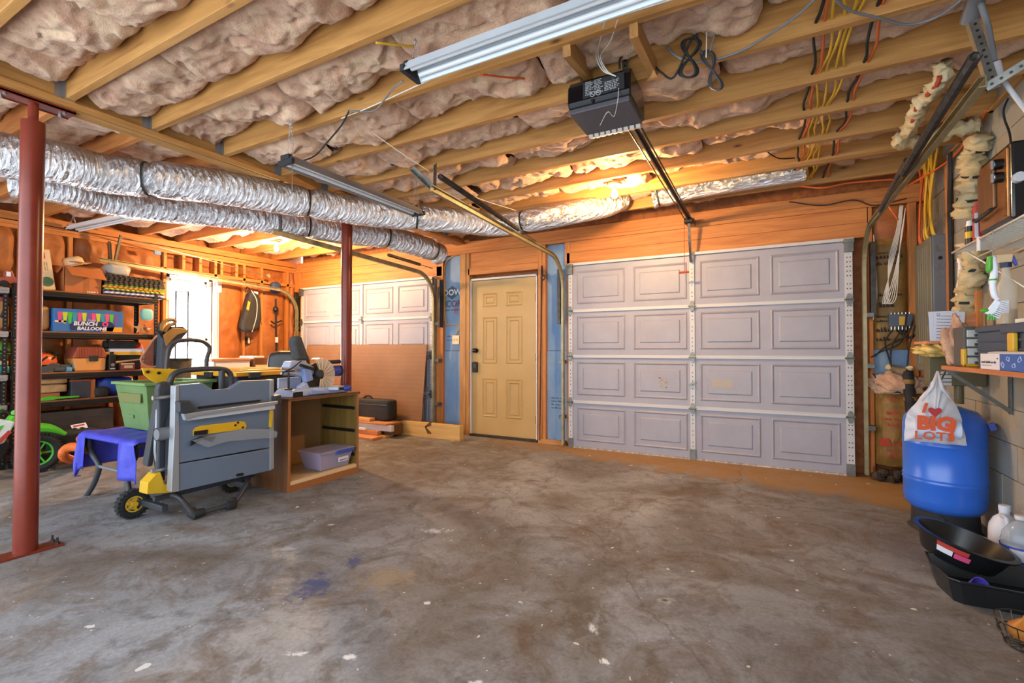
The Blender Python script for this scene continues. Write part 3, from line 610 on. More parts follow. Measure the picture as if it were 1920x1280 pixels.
duct('flexible_duct', [Z(-160, 262, 2.41), Z(0, 290, 2.41), Z(110, 305, 2.41), Z(201, 326, 2.42), Z(400, 349, 2.42), Z(560, 377, 2.42), Z(720, 402, 2.42), Z(850, 413, 2.42), Z(930, 421, 2.42), Z(1000, 412, 2.44), Z(1090, 395, 2.50), Z(1135, 386, 2.56), Z(1165, 374, 2.66)], (.146, .108), 'upper silver foil flexible duct strapped beneath the joists, passing in front of the posts', (.215, .42, .60, .80))
duct('flexible_duct', [Z(20, 338, 2.34), Z(110, 352, 2.34), Z(200, 376, 2.35), Z(300, 390, 2.36), Z(430, 403, 2.37), Z(560, 422, 2.37), Z(650, 436, 2.37), Z(720, 444, 2.37), Z(790, 462, 2.33), Z(824, 477, 2.29)], (.115, .125), 'lower silver foil flexible duct with a cut open end near the back wall', (.58, .80, .965))
duct('flexible_duct', [(-.95, 4.62, 2.60), (-.6, 4.64, 2.645), (-.2, 4.65, 2.655), (.3, 4.65, 2.66)], (.105, .10), 'short length of foil duct tucked up between the joists over the big door', (.05,))

# ================================================================ door tracks
def sweep_track(x, path, s, name, label, grp):
    t = thing(name, label, 'track', grp); prof = [(-.004, -.024), (.022, -.024), (.022, -.018), (.002, -.018), (.002, .018), (.022, .018), (.022, .024), (-.004, .024)]
    P = [Vector((x + (p[2] if len(p) > 2 else 0), p[0], p[1])) for p in path]; vs, n = [], len(prof)
    for i, p in enumerate(P):
        d = (P[min(i + 1, len(P) - 1)] - P[max(i - 1, 0)]); d.x = 0; d.normalize(); nn = Vector((0, -d.z, d.y))
        for a, b in prof: vs.append(p + Vector((a * s, 0, 0)) + nn * b)
    fs = [(i * n + k, i * n + (k + 1) % n, (i + 1) * n + (k + 1) % n, (i + 1) * n + k) for i in range(len(P) - 1) for k in range(n)] + [tuple(range(n)), tuple(range((len(P) - 1) * n, len(P) * n))[::-1]]
    if s < 0: fs = [f[::-1] for f in fs]
    MB().add(vs, fs).build('channel', 'track_steel', t); return t
def trackpath(zh0, zh1, ynear, yv=5.185, r=.36, z0=.04, dx=0):
    p = [(yv, z0), (yv, .6), (yv, 1.2), (yv, zh0 - r)]
    for k in range(1, 11): a = R(90 * k / 10); p.append((yv - r * (1 - math.cos(a)), zh0 - r + r * math.sin(a)))
    for f in (.33, .66, 1): p.append((yv - r + (ynear - yv + r) * f, zh0 + (zh1 - zh0) * f, dx * f))
    return p
def perf(t, p, q, w=.032, up=(0, 0, 1), name='perforated_angle', leg=True):
    p, q = Vector(p), Vector(q); m = MB().bar(p, q, w, .003, up)
    d = (q - p).normalized(); u = Vector(up); sd = d.cross(u).normalized(); nn = sd.cross(d).normalized()
    if leg: m.bar(p + sd * w / 2 + nn * w / 2, q + sd * w / 2 + nn * w / 2, .003, w, up)
    o = m.build(name, 'steel', t); h = MB(); L_ = (q - p).length; s = .02
    while s < L_ - .015: c = p + d * s; h.cyl(c - nn * .0025, c + nn * .0025, .006, n=7); s += .03
    tag(h.build('punched_holes', 'black', o), kind='stuff'); return o
def spring(t, p, q, r=.02, turns=120, wire=.0035, frac=1.0, name='spring'):
    p, q = Vector(p), Vector(q); d = (q - p); L_ = d.length * frac; d.normalize(); a = d.orthogonal().normalized(); b = d.cross(a); P = []
    n = turns * 7
    for i in range(n + 1): th = 2 * math.pi * i / 7; P.append(p + d * (L_ * i / n) + (a * math.cos(th) + b * math.sin(th)) * r)
    o = MB().tube(P, wire, 4).build(name, 'dark_steel', t)
    if frac < 1: MB().cyl(p + d * L_, q, .005, n=6).build('cable', 'dark_steel', t)
    return o
def jamb_bits(t, x, s, zs):
    for z in zs: MB().box((x - .03, 5.19, z - .02), (x + .03, 5.285, z + .02)).build('jamb_bracket', 'steel', t, bevel=.002)
    MB().box((x + s * .01, 5.195, 1.45), (x + s * .05, 5.285, 2.1)).build('flag_bracket', 'dark_steel', t, bevel=.002)
# big door, right hand
XTR, XTL = .775, -2.12
t = sweep_track(XTR, trackpath(2.19, 2.237, 2.60, dx=.02), -1, 'door_track', 'steel track and spring beside the concrete block wall', 'overhead tracks of the garage doors')
jamb_bits(t, XTR + .03, 1, (.45, 1.0, 1.45)); e = Vector((.80, 2.60, 2.237))
perf(t, e + Vector((.03, .02, -.03)), on(1826, 38, 'y', 2.62), up=(0, 1, 0)); perf(t, e + Vector((-.0, .02, -.02)), Vector((1.18, 2.5, 2.40)), up=(0, 1, 0))
spring(t, on(1829, 105, 'x', .70), on(1650, 395, 'x', .735), .019, 150, .0035, .62); MB().cyl(on(1700, 300, 'x', .725), on(1650, 395, 'x', .735), .016, n=10).build('spring_guard', 'dark_steel', t, smooth=True); fin(t)
# big door, left hand
t = sweep_track(XTL, trackpath(2.215, 2.30, 2.70), 1, 'door_track', 'steel track and spring hung next to the entry door', 'overhead tracks of the garage doors')
jamb_bits(t, XTL - .02, -1, (.35, 1.0)); e = Vector((XTL, 2.70, 2.30))
perf(t, e, on(770, 318, 'y', 2.62), up=(1, 0, 0)); perf(t, e + Vector((.0, .05, .0)), on(816, 308, 'y', 2.95), up=(0, 1, 0))
spring(t, on(824, 330, 'x', -2.02), on(1005, 452, 'x', -2.08), .018, 150, .0035, .75)
MB().tube(spline([on(700, 250, 'z', 2.6), on(780, 305, 'z', 2.5), on(880, 365, 'z', 2.5), on(985, 400, 'z', 2.56)], 6), .003, 5).build('pull_cable', 'white_cable', t); fin(t)
# smaller door
X2R, X2L = -3.995, -6.83
t = sweep_track(X2R, trackpath(2.165, 2.235, 2.78), -1, 'door_track', 'steel track running from the short door past the far red post', 'overhead tracks of the garage doors')
jamb_bits(t, X2R + .03, 1, (.4, 1.0, 1.5)); spring(t, (X2R + .03, 4.25, 2.275), (X2R + .03, 5.1, 2.24), .018, 60, .0035, .7); perf(t, (X2R + .01, 2.84, 2.24), (X2R + .01, 2.84, 2.56), up=(0, 1, 0)); fin(t)
t = sweep_track(X2L, trackpath(2.10, 2.19, 2.56), 1, 'door_track', 'steel track along the left wall above the window', 'overhead tracks of the garage doors')
jamb_bits(t, X2L - .03, -1, (.4, 1.0, 1.5)); perf(t, on(214, 487, 'x', X2L), on(225, 440, 'x', X2L + .05), up=(0, 1, 0)); perf(t, on(206, 487, 'x', X2L), on(203, 452, 'x', X2L), up=(0, 1, 0))
MB().cyl(on(232, 445, 'x', X2L + .05), on(500, 517, 'x', X2L + .05), .006, n=6).build('cable', 'steel', t); MB().lathe([(.0, -.01), (.03, -.012), (.026, 0), (.03, .012), (.0, .01)], 16, Matrix.Translation(on(503, 517, 'x', X2L + .05)) @ Matrix.Rotation(R(90), 4, 'Y')).build('pulley', 'track_steel', t)
MB().box(on(288, 470, 'x', X2L + .02), on(302, 478, 'x', X2L + .05)).build('clamp', 'foam_blue', t); fin(t)

# ================================================================ door opener
t = thing('garage_door_opener', 'black garage door opener hanging from the joists on metal straps', 'door opener'); OX = (-.95, -.605); OYn, OYf = 2.40, 2.715
M('opener_grey', '4a4950', .5); M('lens', 'cfc3b4', .3, alpha=.8); M('ink_white', 'b9bcc0', .6)
body = MB(); prof = [(OYn + .02, 2.45), (OYn, 2.48), (OYn + .005, 2.57), (OYn + .03, 2.605), (OYf - .02, 2.605), (OYf, 2.58), (OYf + .02, 2.45)]
body.prism([(a, b) for a, b in prof], (OX[0], 0, 0), (0, 1, 0), (0, 0, 1), (OX[1] - OX[0], 0, 0)); hs = body.build('housing', 'black_gloss', t, bevel=.012, seg=3)
MB().box((OX[0] + .008, OYn + .012, 2.425), (OX[1] - .008, OYf - .015, 2.452)).build('bottom_panel', 'opener_grey', t, bevel=.004)
ln = MB()
for k in range(9): a = OX[0] + .02 + k * .035; ln.prism([(0, 0), (.075, 0), (.062, -.03), (.02, -.045), (0, -.02)], (a, OYf - .03, 2.452), (0, 1, 0), (0, 0, 1), (.027, 0, 0))
ln.build('light_lens', 'lens', t, bevel=.004); MB().prism([(0, 0), (.07, 0), (.057, -.028), (.02, -.041), (0, -.018)], (OX[0] + .02, OYf - .03, 2.452), (0, 1, 0), (0, 0, 1), (.305, 0, 0)).build('lens_backing', 'opener_grey', t)
MB().box((OX[0] + .09, OYn - .001, 2.487), (OX[1] - .03, OYn + .004, 2.575)).build('label_plate', 'black_matte', t, bevel=.006)
for i, (dx, n) in enumerate(((.105, 9), (.155, 9), (.21, 6))):
    for k in range(n):
        zz = 2.568 - k * .0085
        if i == 2: zz -= .026
        scribble('ink_white', (OX[0] + dx, OYn - .0015, zz), (1, 0, 0), (0, 0, 1), .0062, .03 + .008 * ((k * 5 + i) % 3) + (.035 if i == 2 else 0), hs, seed=k * 3 + i)
for dx in (.145, .178): MB().tube([(OX[0] + dx + .013 * math.cos(a_), OYn - .0025, 2.499 + .013 * math.sin(a_)) for a_ in [k * math.pi / 8 for k in range(16)]], .0014, 5, closed=True).cyl((OX[0] + dx - .009, OYn - .0025, 2.508), (OX[0] + dx + .009, OYn - .0025, 2.490), .0012, n=5).build('warning_symbol', 'ink_white', hs)
for dx in (.255, .285): MB().cyl((OX[0] + dx, OYn - .006, 2.55), (OX[0] + dx, OYn + .002, 2.55), .006, n=8).build('button', 'opener_grey', hs)
MB().cyl((OX[0] + .145, OYn - .002, 2.466), (OX[0] + .145, OYn + .012, 2.466), .009, n=10).build('screw_hole', 'black', hs)
for x, y in ((-.905, 2.52), (-.665, 2.52)): perf(t, (x, y, 2.60), (x, y + .02, 2.79), .03, (0, 1, 0), 'hanger_strap', False)
rl = MB(); rl.bar((-.70, OYf, 2.50), (-.69, 5.2, 2.475), .036, .006); rl.bar((-.70, OYf, 2.487), (-.69, 5.2, 2.462), .006, .028)
rl.build('rail', 'dark_steel', t); MB().cyl((-.735, OYf, 2.487), (-.722, 5.15, 2.462), .005, n=6).cyl((-.66, OYf, 2.492), (-.662, 5.15, 2.466), .005, n=6).build('chain', 'dark_steel', t)
MB().box((-.73, 5.12, 2.44), (-.65, 5.28, 2.50)).build('header_bracket', 'steel', t, bevel=.003)
arm = MB().bar((-.69, 5.08, 2.46), (-.69, 5.13, 2.25), .025, .006, (0, 1, 0)).bar((-.69, 5.12, 2.29), (-.69, 5.2, 2.05), .025, .006, (0, 1, 0)).build('door_arm', 'dark_steel', t)
MB().box((-.73, 5.02, 2.43), (-.65, 5.12, 2.47)).build('trolley', 'black_matte', t)
MB().cyl((-.73, 5.05, 2.43), (-.735, 5.06, 1.94), .003, n=5).build('release_cord', 'red_print', t); MB().cyl((-.785, 5.06, 1.93), (-.69, 5.06, 1.93), .011, n=8).build('release_handle', 'red_print', t)
MB().tube(spline([on(1160, 165, 'y', OYn - .01), on(1158, 190, 'y', OYn - .012), on(1151, 218, 'z', 2.40), on(1139, 210, 'z', 2.41), on(1125, 235, 'z', 2.41)], 6), .0016, 5).build('antenna_wire', 'white_cable', t); fin(t)
# blocking that carries the opener
for u0, v0, u1, v1 in ((1062, 88, 1105, 140), (1188, 52, 1225, 130)):
    a, b = on(u0, v0, 'y', 2.10), on(u1, v1, 'y', 2.545); solo(MB().bar(a, b, .038, .085), 'ceiling_brace', 'pine_y', 'short pine block nailed between joists above the door opener', 'timber', 'blocks carrying the opener')

# ================================================================ shop lights
M('tube_white', 'dcdfe2', .3); M('shop_white', 'ccd6dd', .3, c2='c2ccd4', scale=5); M('shop_grey', '8a8886', .35, .3)
def shop_light(L_, label, cover, z_up, loc, rz, chains=True):
    t = thing('shop_light', label, 'light', 'fluorescent shop lights'); h = L_ / 2
    prof = [(-.065, 0), (-.058, .0), (-.03, .05), (.03, .05), (.058, 0), (.065, 0), (.034, .056), (-.034, .056)]
    MB().prism(prof, (-h, 0, 0), (0, 1, 0), (0, 0, 1), (L_, 0, 0)).build('reflector', cover, t)
    for y in (-.03, .03): MB().cyl((-h + .03, y, .018), (h - .03, y, .018), .013, n=12).build('lamp_tube', 'tube_white', t, smooth=True)
    for s in (-1, 1):
        MB().box((s * h - .012, -.067, -.004), (s * h + .012, .067, .03)).box((s * h - .012, -.04, .03), (s * h + .012, .04, .06)).build('end_cap', 'black_matte', t, bevel=.004)
        if chains:
            for yy in (-.03, .03):
                P0 = Vector((s * (h - .03), yy, .056)); P1 = Vector((s * (h - .03), 0, .056 + z_up)); k = max(4, int(z_up / .022)); m = MB()
                for i in range(k):
                    c = P0.lerp(P1, (i + .5) / k); d = (P1 - P0).normalized() * .013; sd = (Vector((1, 0, 0)) if i % 2 else Vector((0, 1, 0))) * .005
                    m.tube([c - d, c - d * .5 + sd, c + d * .5 + sd, c + d, c + d * .5 - sd, c - d * .5 - sd], .0017, 4, closed=True)
                m.build('chain', 'zinc', t)
    t.location = loc; t.rotation_euler.z = rz; return t
shop_light(1.24, 'shop light with pale blue white sides hung on chains in front of the opener', 'shop_white', .12, (-.87, 1.745, 2.445), 0)
sl2 = shop_light(1.26, 'dull grey shop light hanging just ahead of the foil duct', 'shop_grey', .255, (on(680, 360, 'z', 2.30).x, on(680, 360, 'z', 2.30).y, 2.285), R(90))
MB().cyl((-.60, -.02, -.16), (-.60, -.02, 0), .0025, n=5).build('pull_chain', 'zinc', sl2)
shop_light(1.24, 'white shop light close to the top of the left wall over the shelves', 'vinyl', .11, (-6.3, 2.37, 2.49), R(3))

# ================================================================ bulbs
M('bulb', 'ffd08a', .3, emit='ffc878', es=28); M('porcelain', 'd8c9a6', .3)
def bulb(p, label, power):
    t = thing('light_bulb', label, 'light'); x, y, z = p
    MB().lathe([(.0, .075), (.055, .075), (.06, .055), (.035, .045), (.02, .03), (.0, .03)], 20, Matrix.Translation(p)).build('lampholder', 'porcelain', t, smooth=True)
    MB().lathe([(.0, -.055), (.016, -.052), (.028, -.036), (.031, -.02), (.026, 0), (.016, .02), (.014, .035)], 18, Matrix.Translation(p)).build('bulb_glass', 'bulb', t, smooth=True)
    MB().box((x - .09, y - .03, z + .075), (x + .09, y + .03, z + .095)).build('mounting_board', 'pine_x', t)
    fin(t); o = light('bulb_light', 'POINT', (x, y, z - .08), power, (1.0, .62, .27), shadow_soft_size=.04); return t
bulb(tuple(on(1152, 360, 'z', 2.51)), 'glowing bare bulb in a porcelain holder between the joists by the big door', 62)
bulb(tuple(on(518, 463, 'z', 2.51)), 'glowing bare bulb on the ceiling over the office chair', 150)

# ================================================================ cables overhead
def cable(pts, r, mat, label, name='cable', grp=None, n=6, k=7): return solo(MB().tube(spline(pts, k), r, n), name, mat, label, 'cable', grp, smooth='full')
J = lambda u, v, z=2.595: on(u, v, 'z', z)
cable([J(640, 222), J(700, 198), J(860, 125), J(960, 85), J(1060, 52), J(1140, 35), J(1290, -10)], .0035, 'white_cable', 'thin white cable stapled along a joist behind the large shop light')
for i, (a, b) in enumerate(((1133, 1122), (1136, 1126), (1158, 1130))): cable([J(a, 38), on(a - 8 - i * 3, 78, 'y', 2.2), on(b - 4, 105, 'y', 2.35), on(b + 8, 132, 'y', 2.39), on(1155, 143, 'y', 2.393)], .0028, 'white_cable', 'white signal wire looping down onto the face of the opener', grp='opener signal wires')
cable([J(655, 207), on(640, 235, 'z', 2.55), on(615, 265, 'z', 2.45), on(590, 292, 'z', 2.38), on(560, 304, 'z', 2.34)], .005, 'black_matte', 'black power cord running down to the grey shop light')
cable([on(755, 152, 'z', 2.44), on(738, 165, 'z', 2.5), on(722, 185, 'z', 2.56), on(700, 208, 'z', 2.59), on(655, 208, 'z', 2.592)], .005, 'grey_cable', 'grey cord leaving the end of the large shop light')
# outlet box with plugs and coiled cords right of the opener
t = thing('ceiling_outlet', 'steel outlet box with a cream adapter screwed to a joist beside the opener', 'outlet'); p = on(1285, 35, 'y', 2.55)
MB().box((p.x - .07, 2.50, p.z - .02), (p.x + .07, 2.553, p.z + .03)).build('box', 'zinc', t, bevel=.003); MB().box((p.x - .01, 2.46, p.z - .035), (p.x + .035, 2.51, p.z + .01)).build('adapter', 'porcelain', t, bevel=.004); MB().box((p.x - .06, 2.47, p.z - .05), (p.x - .012, 2.52, p.z - .02)).build('plug', 'grey_plastic', t, bevel=.004); MB().cyl((p.x + .012, 2.48, p.z - .09), (p.x + .012, 2.48, p.z - .03), .012, .016, n=10).build('plug', 'black', t); fin(t)
Q = lambda u, v, y=2.48: on(u, v, 'y', y)
def eight(c0, c1, w, r, mat, label, y):
    P = []
    for k in range(3):
        for i in range(20): a = 2 * math.pi * i / 20; f = .5 - .5 * math.cos(a); P.append(Q(c0[0] + (c1[0] - c0[0]) * f + w * (1 + .2 * k) * math.sin(2 * a), c0[1] + (c1[1] - c0[1]) * f, y + .012 * k + .006 * math.sin(a)))
    return P
cable([on(1162, 128, 'y', 2.42), on(1163, 110, 'y', 2.45), on(1180, 98, 'y', 2.5), on(1205, 102, 'y', 2.52), on(1240, 136, 'y', 2.5), on(1265, 143, 'y', 2.48)] + eight((1297, 72), (1290, 145), 13, 0, '', '', 2.46), .0055, 'black_matte', 'black opener cord ending in a loose figure of eight coil')
cable([Q(1305, 55), Q(1310, 80), Q(1316, 100)] + eight((1325, 95), (1345, 168), 9, 0, '', '', 2.5), .005, 'dark_grey', 'dark cord bundled in a tight hank beside the coiled opener cord')
cable([Q(1325, -10), Q(1325, 60), Q(1324, 108)], .003, 'white_cable', 'white cord hanging straight down to the hank of dark cord')
cable([Q(1349, -10), Q(1346, 40), Q(1337, 75), Q(1332, 95)], .005, 'grey_cable', 'grey cord dropping past the white cord into the hank')
cable([Q(1258, 50), Q(1246, 65), Q(1252, 90), Q(1275, 108), J(1320, 116), J(1390, 95), J(1450, 60), J(1500, 25), J(1530, -4)], .006, 'grey_cable', 'grey sheathed cable sagging under two joists near the outlet box')
cable([J(1560, -8), J(1590, 18), J(1640, 32), J(1700, 46), J(1750, 35), J(1790, 10), J(1810, -8)], .006, 'grey_cable', 'grey sheathed cable draped towards the plastic pipe')
# cables threaded through the joists
for i, (dx, m, nm) in enumerate(((0, 'black_matte', 'black'), (.03, 'orange_cable', 'orange'), (.055, 'yellow_cable', 'yellow'), (.085, 'yellow_cable', 'yellow'), (.12, 'yellow_cable', 'yellow'), (.145, 'yellow_cable', 'yellow'), (.225, 'black_matte', 'black'), (.25, 'orange_cable', 'orange'))):
    P = []; rg = random.Random(i)
    for y in np.arange(1.9, 4.95, .117):
        fr_ = min(abs(y - j - .02) for j in JY); P.append((.22 + dx + rg.uniform(-.006, .006) + .012 * math.sin(y * 9 + i), y, 2.648 + rg.uniform(-.003, .003) - .018 * min(1, fr_ / .2)))
    cable(P, .0075, m, nm + ' house cable in the bundle threaded through the joists', 'house_cable', 'cables threaded through the joists', 6, 2)
cable([(.2, 4.93, 2.63), on(1540, 352, 'y', 4.85), on(1600, 342, 'y', 4.9), on(1700, 338, 'y', 4.95), (.88, 4.9, 2.40), (.95, 4.88, 2.2)], .008, 'orange_cable', 'long orange cable crossing from the joists to the grey breaker panel')
cable([on(1700, 350, 'y', 4.98), on(1780, 300, 'y', 4.6), on(1830, 240, 'y', 4.1), on(1850, 205, 'y', 3.9)], .008, 'orange_cable', 'orange cable climbing diagonally along the top of the block wall')
cable([on(1480, 378, 'y', 5.22), on(1540, 385, 'y', 5.22), on(1600, 375, 'y', 5.22), on(1640, 385, 'y', 5.22), on(1700, 372, 'y', 5.2)], .006, 'black_matte', 'black cable sagging in front of the top plate over the big door')
cable([on(1436, 278, 'z', 2.71), on(1442, 287, 'z', 2.665), on(1462, 297, 'z', 2.645), on(1490, 296, 'z', 2.66)], .005, 'black_matte', 'short black cable end poking out below the pink insulation')
for k, (u, v, y, c) in enumerate(((910, 62, 1.9, 'yellow_cable'), (920, 145, 2.35, 'orange_cable'))):
    cable(([on(705, 80, 'y', 1.63), on(775, 87, 'z', 2.655), on(852, 91, 'y', 2.085)] if k == 0 else [on(898, 139, 'y', 2.10), on(960, 146, 'z', 2.64), on(1050, 150, 'y', 2.565)]), .006, c, ('yellow', 'orange')[k] + ' cable stretched across one bay of ceiling insulation')
# drain pipe, conduit
solo(MB().cyl(on(1850, -60, 'z', 2.72), on(1818, 38, 'z', 2.62), .035, n=18), 'plastic_pipe', 'grey_plastic', 'grey plastic pipe stub coming down beside the perforated hanger', 'pipe', smooth=True)
cable([on(1838, 5, 'y', 2.7), on(1850, 40, 'y', 2.7), on(1858, 80, 'y', 2.7), on(1864, 115, 'y', 2.7)], .012, 'grey_cable', 'thick grey service cable bending down beside the right track')
solo(MB().cyl(on(1866, 118, 'y', 2.7), on(1876, 145, 'y', 2.7), .018, .013, 12).cyl(on(1876, 145, 'y', 2.7), on(1930, 215, 'y', 2.62), .009, n=10), 'conduit', 'light_grey', 'grey metal conduit with a flared connector running down from the cable', 'conduit', smooth=True)
# pipe wrap hanging from the joists
def wrap(pts, r, label, name='pipe_wrap', seed=0, ties=(), strips=(), lump=.3):
    t = thing(name, label, 'insulation'); P = spline(pts, 10); rg = np.random.default_rng(seed); n = 16; rs = [r * (1 + .22 * math.sin(i * .9 + seed) * .5 + rg.uniform(-.06, .06)) for i in range(len(P))]
    mb = MB().tube(P, rs, n); A = np.array(mb.v); a = np.arange(len(A)); ring, seg = a // n, a % n; C = np.array([tuple(q) for q in P])[np.minimum(ring, len(P) - 1)]; w = 1 + lump * 2 * fbm(ring * .35 + seed, np.cos(seg / n * 6.283) * 1.7 + np.sin(seg / n * 6.283) * 2.3 + 20, 3)
    mb.v = [tuple(p) for p in C + (A - C) * w[:, None]]; mb.build('fibre_sleeve', 'tan_insul', t, smooth='full')
    for f in ties:
        j = max(1, min(len(P) - 2, int(f * (len(P) - 1)))); d = (P[j + 1] - P[j - 1]).normalized() * .009; MB().tube([P[j] - d, P[j] + d], r * 1.06, 16, cap=False).build('tie', 'black_matte', t)
    for f0, f1 in strips:
        i0, i1 = int(f0 * (len(P) - 1)), int(f1 * (len(P) - 1)); MB().tube([p + Vector((-.02, -r * 1.05, -r * .5)) for p in P[i0:i1 + 1]], .012, 6).build('red_tape', 'red_print', t)
    return fin(t)
wrap([on(1765, 120, 'z', 2.60), on(1765, 150, 'z', 2.55), on(1745, 175, 'z', 2.54), on(1725, 195, 'z', 2.54), on(1718, 220, 'z', 2.54), on(1700, 250, 'z', 2.54)], .036, 'ragged cream pipe wrap with red tape dangling beneath the joists', seed=2, strips=((.15, .42), (.62, .85)))
wrap([on(1680, 262, 'z', 2.54), on(1720, 266, 'z', 2.54), on(1780, 248, 'z', 2.55), on(1835, 235, 'z', 2.56)], .04, 'cream pipe wrap lying level between the hanging wrap and the block wall', seed=5)

# ================================================================ shelving on the left wall
SX = -6.40; SXB = -6.88
sy = lambda u, x=SX - .05: on(u, 640, 'x', x).y
sz = lambda u, v, x=SX - .05: on(u, v, 'x', x).z
LV = [1.75, 1.33, .912, .625, .23]
M('shelf_black', '24211f', .45, .3); M('shelf_silver', 'a9adb3', .35, .6); M('chipboard', 'a5683a', .8, c2='8a542c', scale=20)
def shelving(y0, y1, label, beam, post):
    t = thing('shelving_unit', label, 'shelf', 'steel shelving along the left wall')
    for x in (SX, SXB):
        for y in (y0, y1):
            s = 1 if x == SX else -1; m = MB().box((x - .004, y - .0, 0), (x, y + (.035 if y == y0 else -.035), 1.79)); m.box((x - s * .035, y - .002, 0), (x, y + .002, 1.79)); p = m.build('post', post, t)
            h = MB(); z = .06
            while z < 1.77:
                h.cyl((x - .006, y + (.018 if y == y0 else -.018), z), (x + .003, y + (.018 if y == y0 else -.018), z), .0062, n=6); z += .038
            tag(h.build('punched_holes', 'grey_plastic', p), kind='stuff')
    for z in LV:
        m = MB()
        for x in (SX, SXB): m.box((x - .012, y0, z - .068), (x + .012, y1, z - .012)); m.box((x - .016, y0, z - .045), (x + .016, y1, z - .036))
        for y in (y0, y1): m.box((SXB, y - .01, z - .06), (SX, y + .01, z - .014))
        m.build('beam', beam, t, bevel=.003); MB().box((SXB + .012, y0 + .006, z - .014), (SX - .012, y1 - .006, z)).build('shelf_board', 'chipboard', t)
    return fin(t)
shelving(1.735, 2.966, 'black steel shelving unit with perforated posts, packed with boxes and gear', 'shelf_black', 'shelf_black')
shelving(.48, 1.70, 'steel shelving unit with pale silver beams holding the tan bag and toy truck', 'shelf_silver', 'shelf_black')
def rect_at(u0, u1, v0, v1, x=SX - .05): return sy(u0, x), sy(u1, x), sz(u0, v1, x), sz(u0, v0, x)
# ---- top shelf
M('cardboard', 'b06a38', .75, c2='a86232', scale=4); M('game_yellow', 'd7a83c', .5); M('game_cream', 'd8b98e', .55); M('green_seal', '4e6a45', .6); M('red_badge', 'b03a30', .6)
t = thing('cardboard_box', 'open brown cardboard box with a flap folded out on the top shelf', 'box'); y0, y1 = sy(119), sy(190); z0, z1 = 1.75, 2.02; xf = SX - .06; xb = xf - .30; m = MB()
m.box((xf - .004, y0, z0), (xf, y1, z1)).box((xb, y0, z0), (xb + .004, y1, z1)).box((xb, y0, z0), (xf, y0 + .004, z1)).box((xb, y1 - .004, z0), (xf, y1, z1)).box((xb, y0, z0), (xf, y1, z0 + .004)); m.build('carton', 'cardboard', t)
MB().add([(xf, y0 + .01, z1), (xf, y1, z1 - .005), (xf + .10, y1 + .01, z1 - .12), (xf + .10, y0 + .03, z1 - .10)], [(0, 1, 2, 3)]).build('flap', 'cardboard', t); MB().add([(xf - .02, y0, z1), (xb, y0, z1), (xb, y0 - .06, z1 + .03), (xf - .02, y0 - .05, z1 - .08)], [(0, 1, 2, 3)]).build('flap', 'cardboard', t)
MB().box((xf, (y0 + y1) / 2 + .0, z0), (xf + .001, (y0 + y1) / 2 + .05, z1 - .1)).build('tape', 'kraft', t); scribble('paper', (xf + .002, y0 + .19, z0 + .012), (0, 1, 0), (0, 0, 1), .022, .10, t); fin(t)
t = thing('straw_hat', 'tan straw hat resting in the open cardboard box', 'hat'); MB().lathe([(.0, .10), (.06, .095), (.085, .07), (.09, .02), (.15, 0), (.152, .004)], 24, Matrix.Translation((xf - .13, y0 + .13, z1 + .03)) @ Matrix.Rotation(R(20), 4, 'X')).build('crown', 'game_cream', t, smooth=True); MB().tube([(xf - .13 + .092 * math.cos(a), y0 + .13 + .09 * math.sin(a), z1 + .06) for a in [k * math.pi / 10 for k in range(20)]], .008, 5, closed=True).build('hat_band', 'kraft', t); fin(t)
t = thing('game_box', 'tall yellow and cream game box leaning against the cardboard box', 'box'); a, b = sy(80), sy(104); T_ = Matrix.Translation((xf - .02, (a + b) / 2 - .02, 1.752)) @ Matrix.Rotation(R(7.5), 4, 'X')
MB().box((-.26, -.075, 0), (0, .075, .415), T_).build('carton', 'game_yellow', t, bevel=.002); MB().box((.0, -.012, .01), (.001, .072, .405), T_).build('cream_panel', 'game_cream', t); MB().box((.001, -.02, .32), (.002, .03, .385), T_).build('red_badge', 'red_badge', t); MB().cyl(T_ @ Vector((0, .018, .085)), T_ @ Vector((.002, .018, .085)), .05, n=20).build('round_seal', 'green_seal', t)
for k in range(2): scribble('ink', T_ @ Vector((.002, .02 + k * .018, .20)), T_.to_3x3() @ Vector((0, 0, 1)), T_.to_3x3() @ Vector((0, -1, 0)), .012, .085, t, seed=k)
fin(t)
mats_c = ['mat_black', 'mat_black', 'mat_black', 'mat_dark', 'mat_dark', 'mat_green', 'mat_orange', 'mat_lime', 'mat_navy', 'mat_white', 'mat_navy']
for n_, c in (('mat_black', '2b2522'), ('mat_dark', '3c352c'), ('mat_green', '6a8a2c'), ('mat_orange', 'c8852e'), ('mat_lime', 'b5b52e'), ('mat_navy', '343a63'), ('mat_white', 'c9c6cf')): M(n_, c, .7)
names_c = {'mat_black': 'black', 'mat_dark': 'dark brown', 'mat_green': 'green', 'mat_orange': 'orange', 'mat_lime': 'lime yellow', 'mat_navy': 'navy', 'mat_white': 'white'}
ord_ = ['topmost', 'second', 'third', 'fourth', 'fifth', 'sixth', 'seventh', 'eighth', 'ninth', 'tenth', 'lowest']; nm_ = len(mats_c); th = .0215
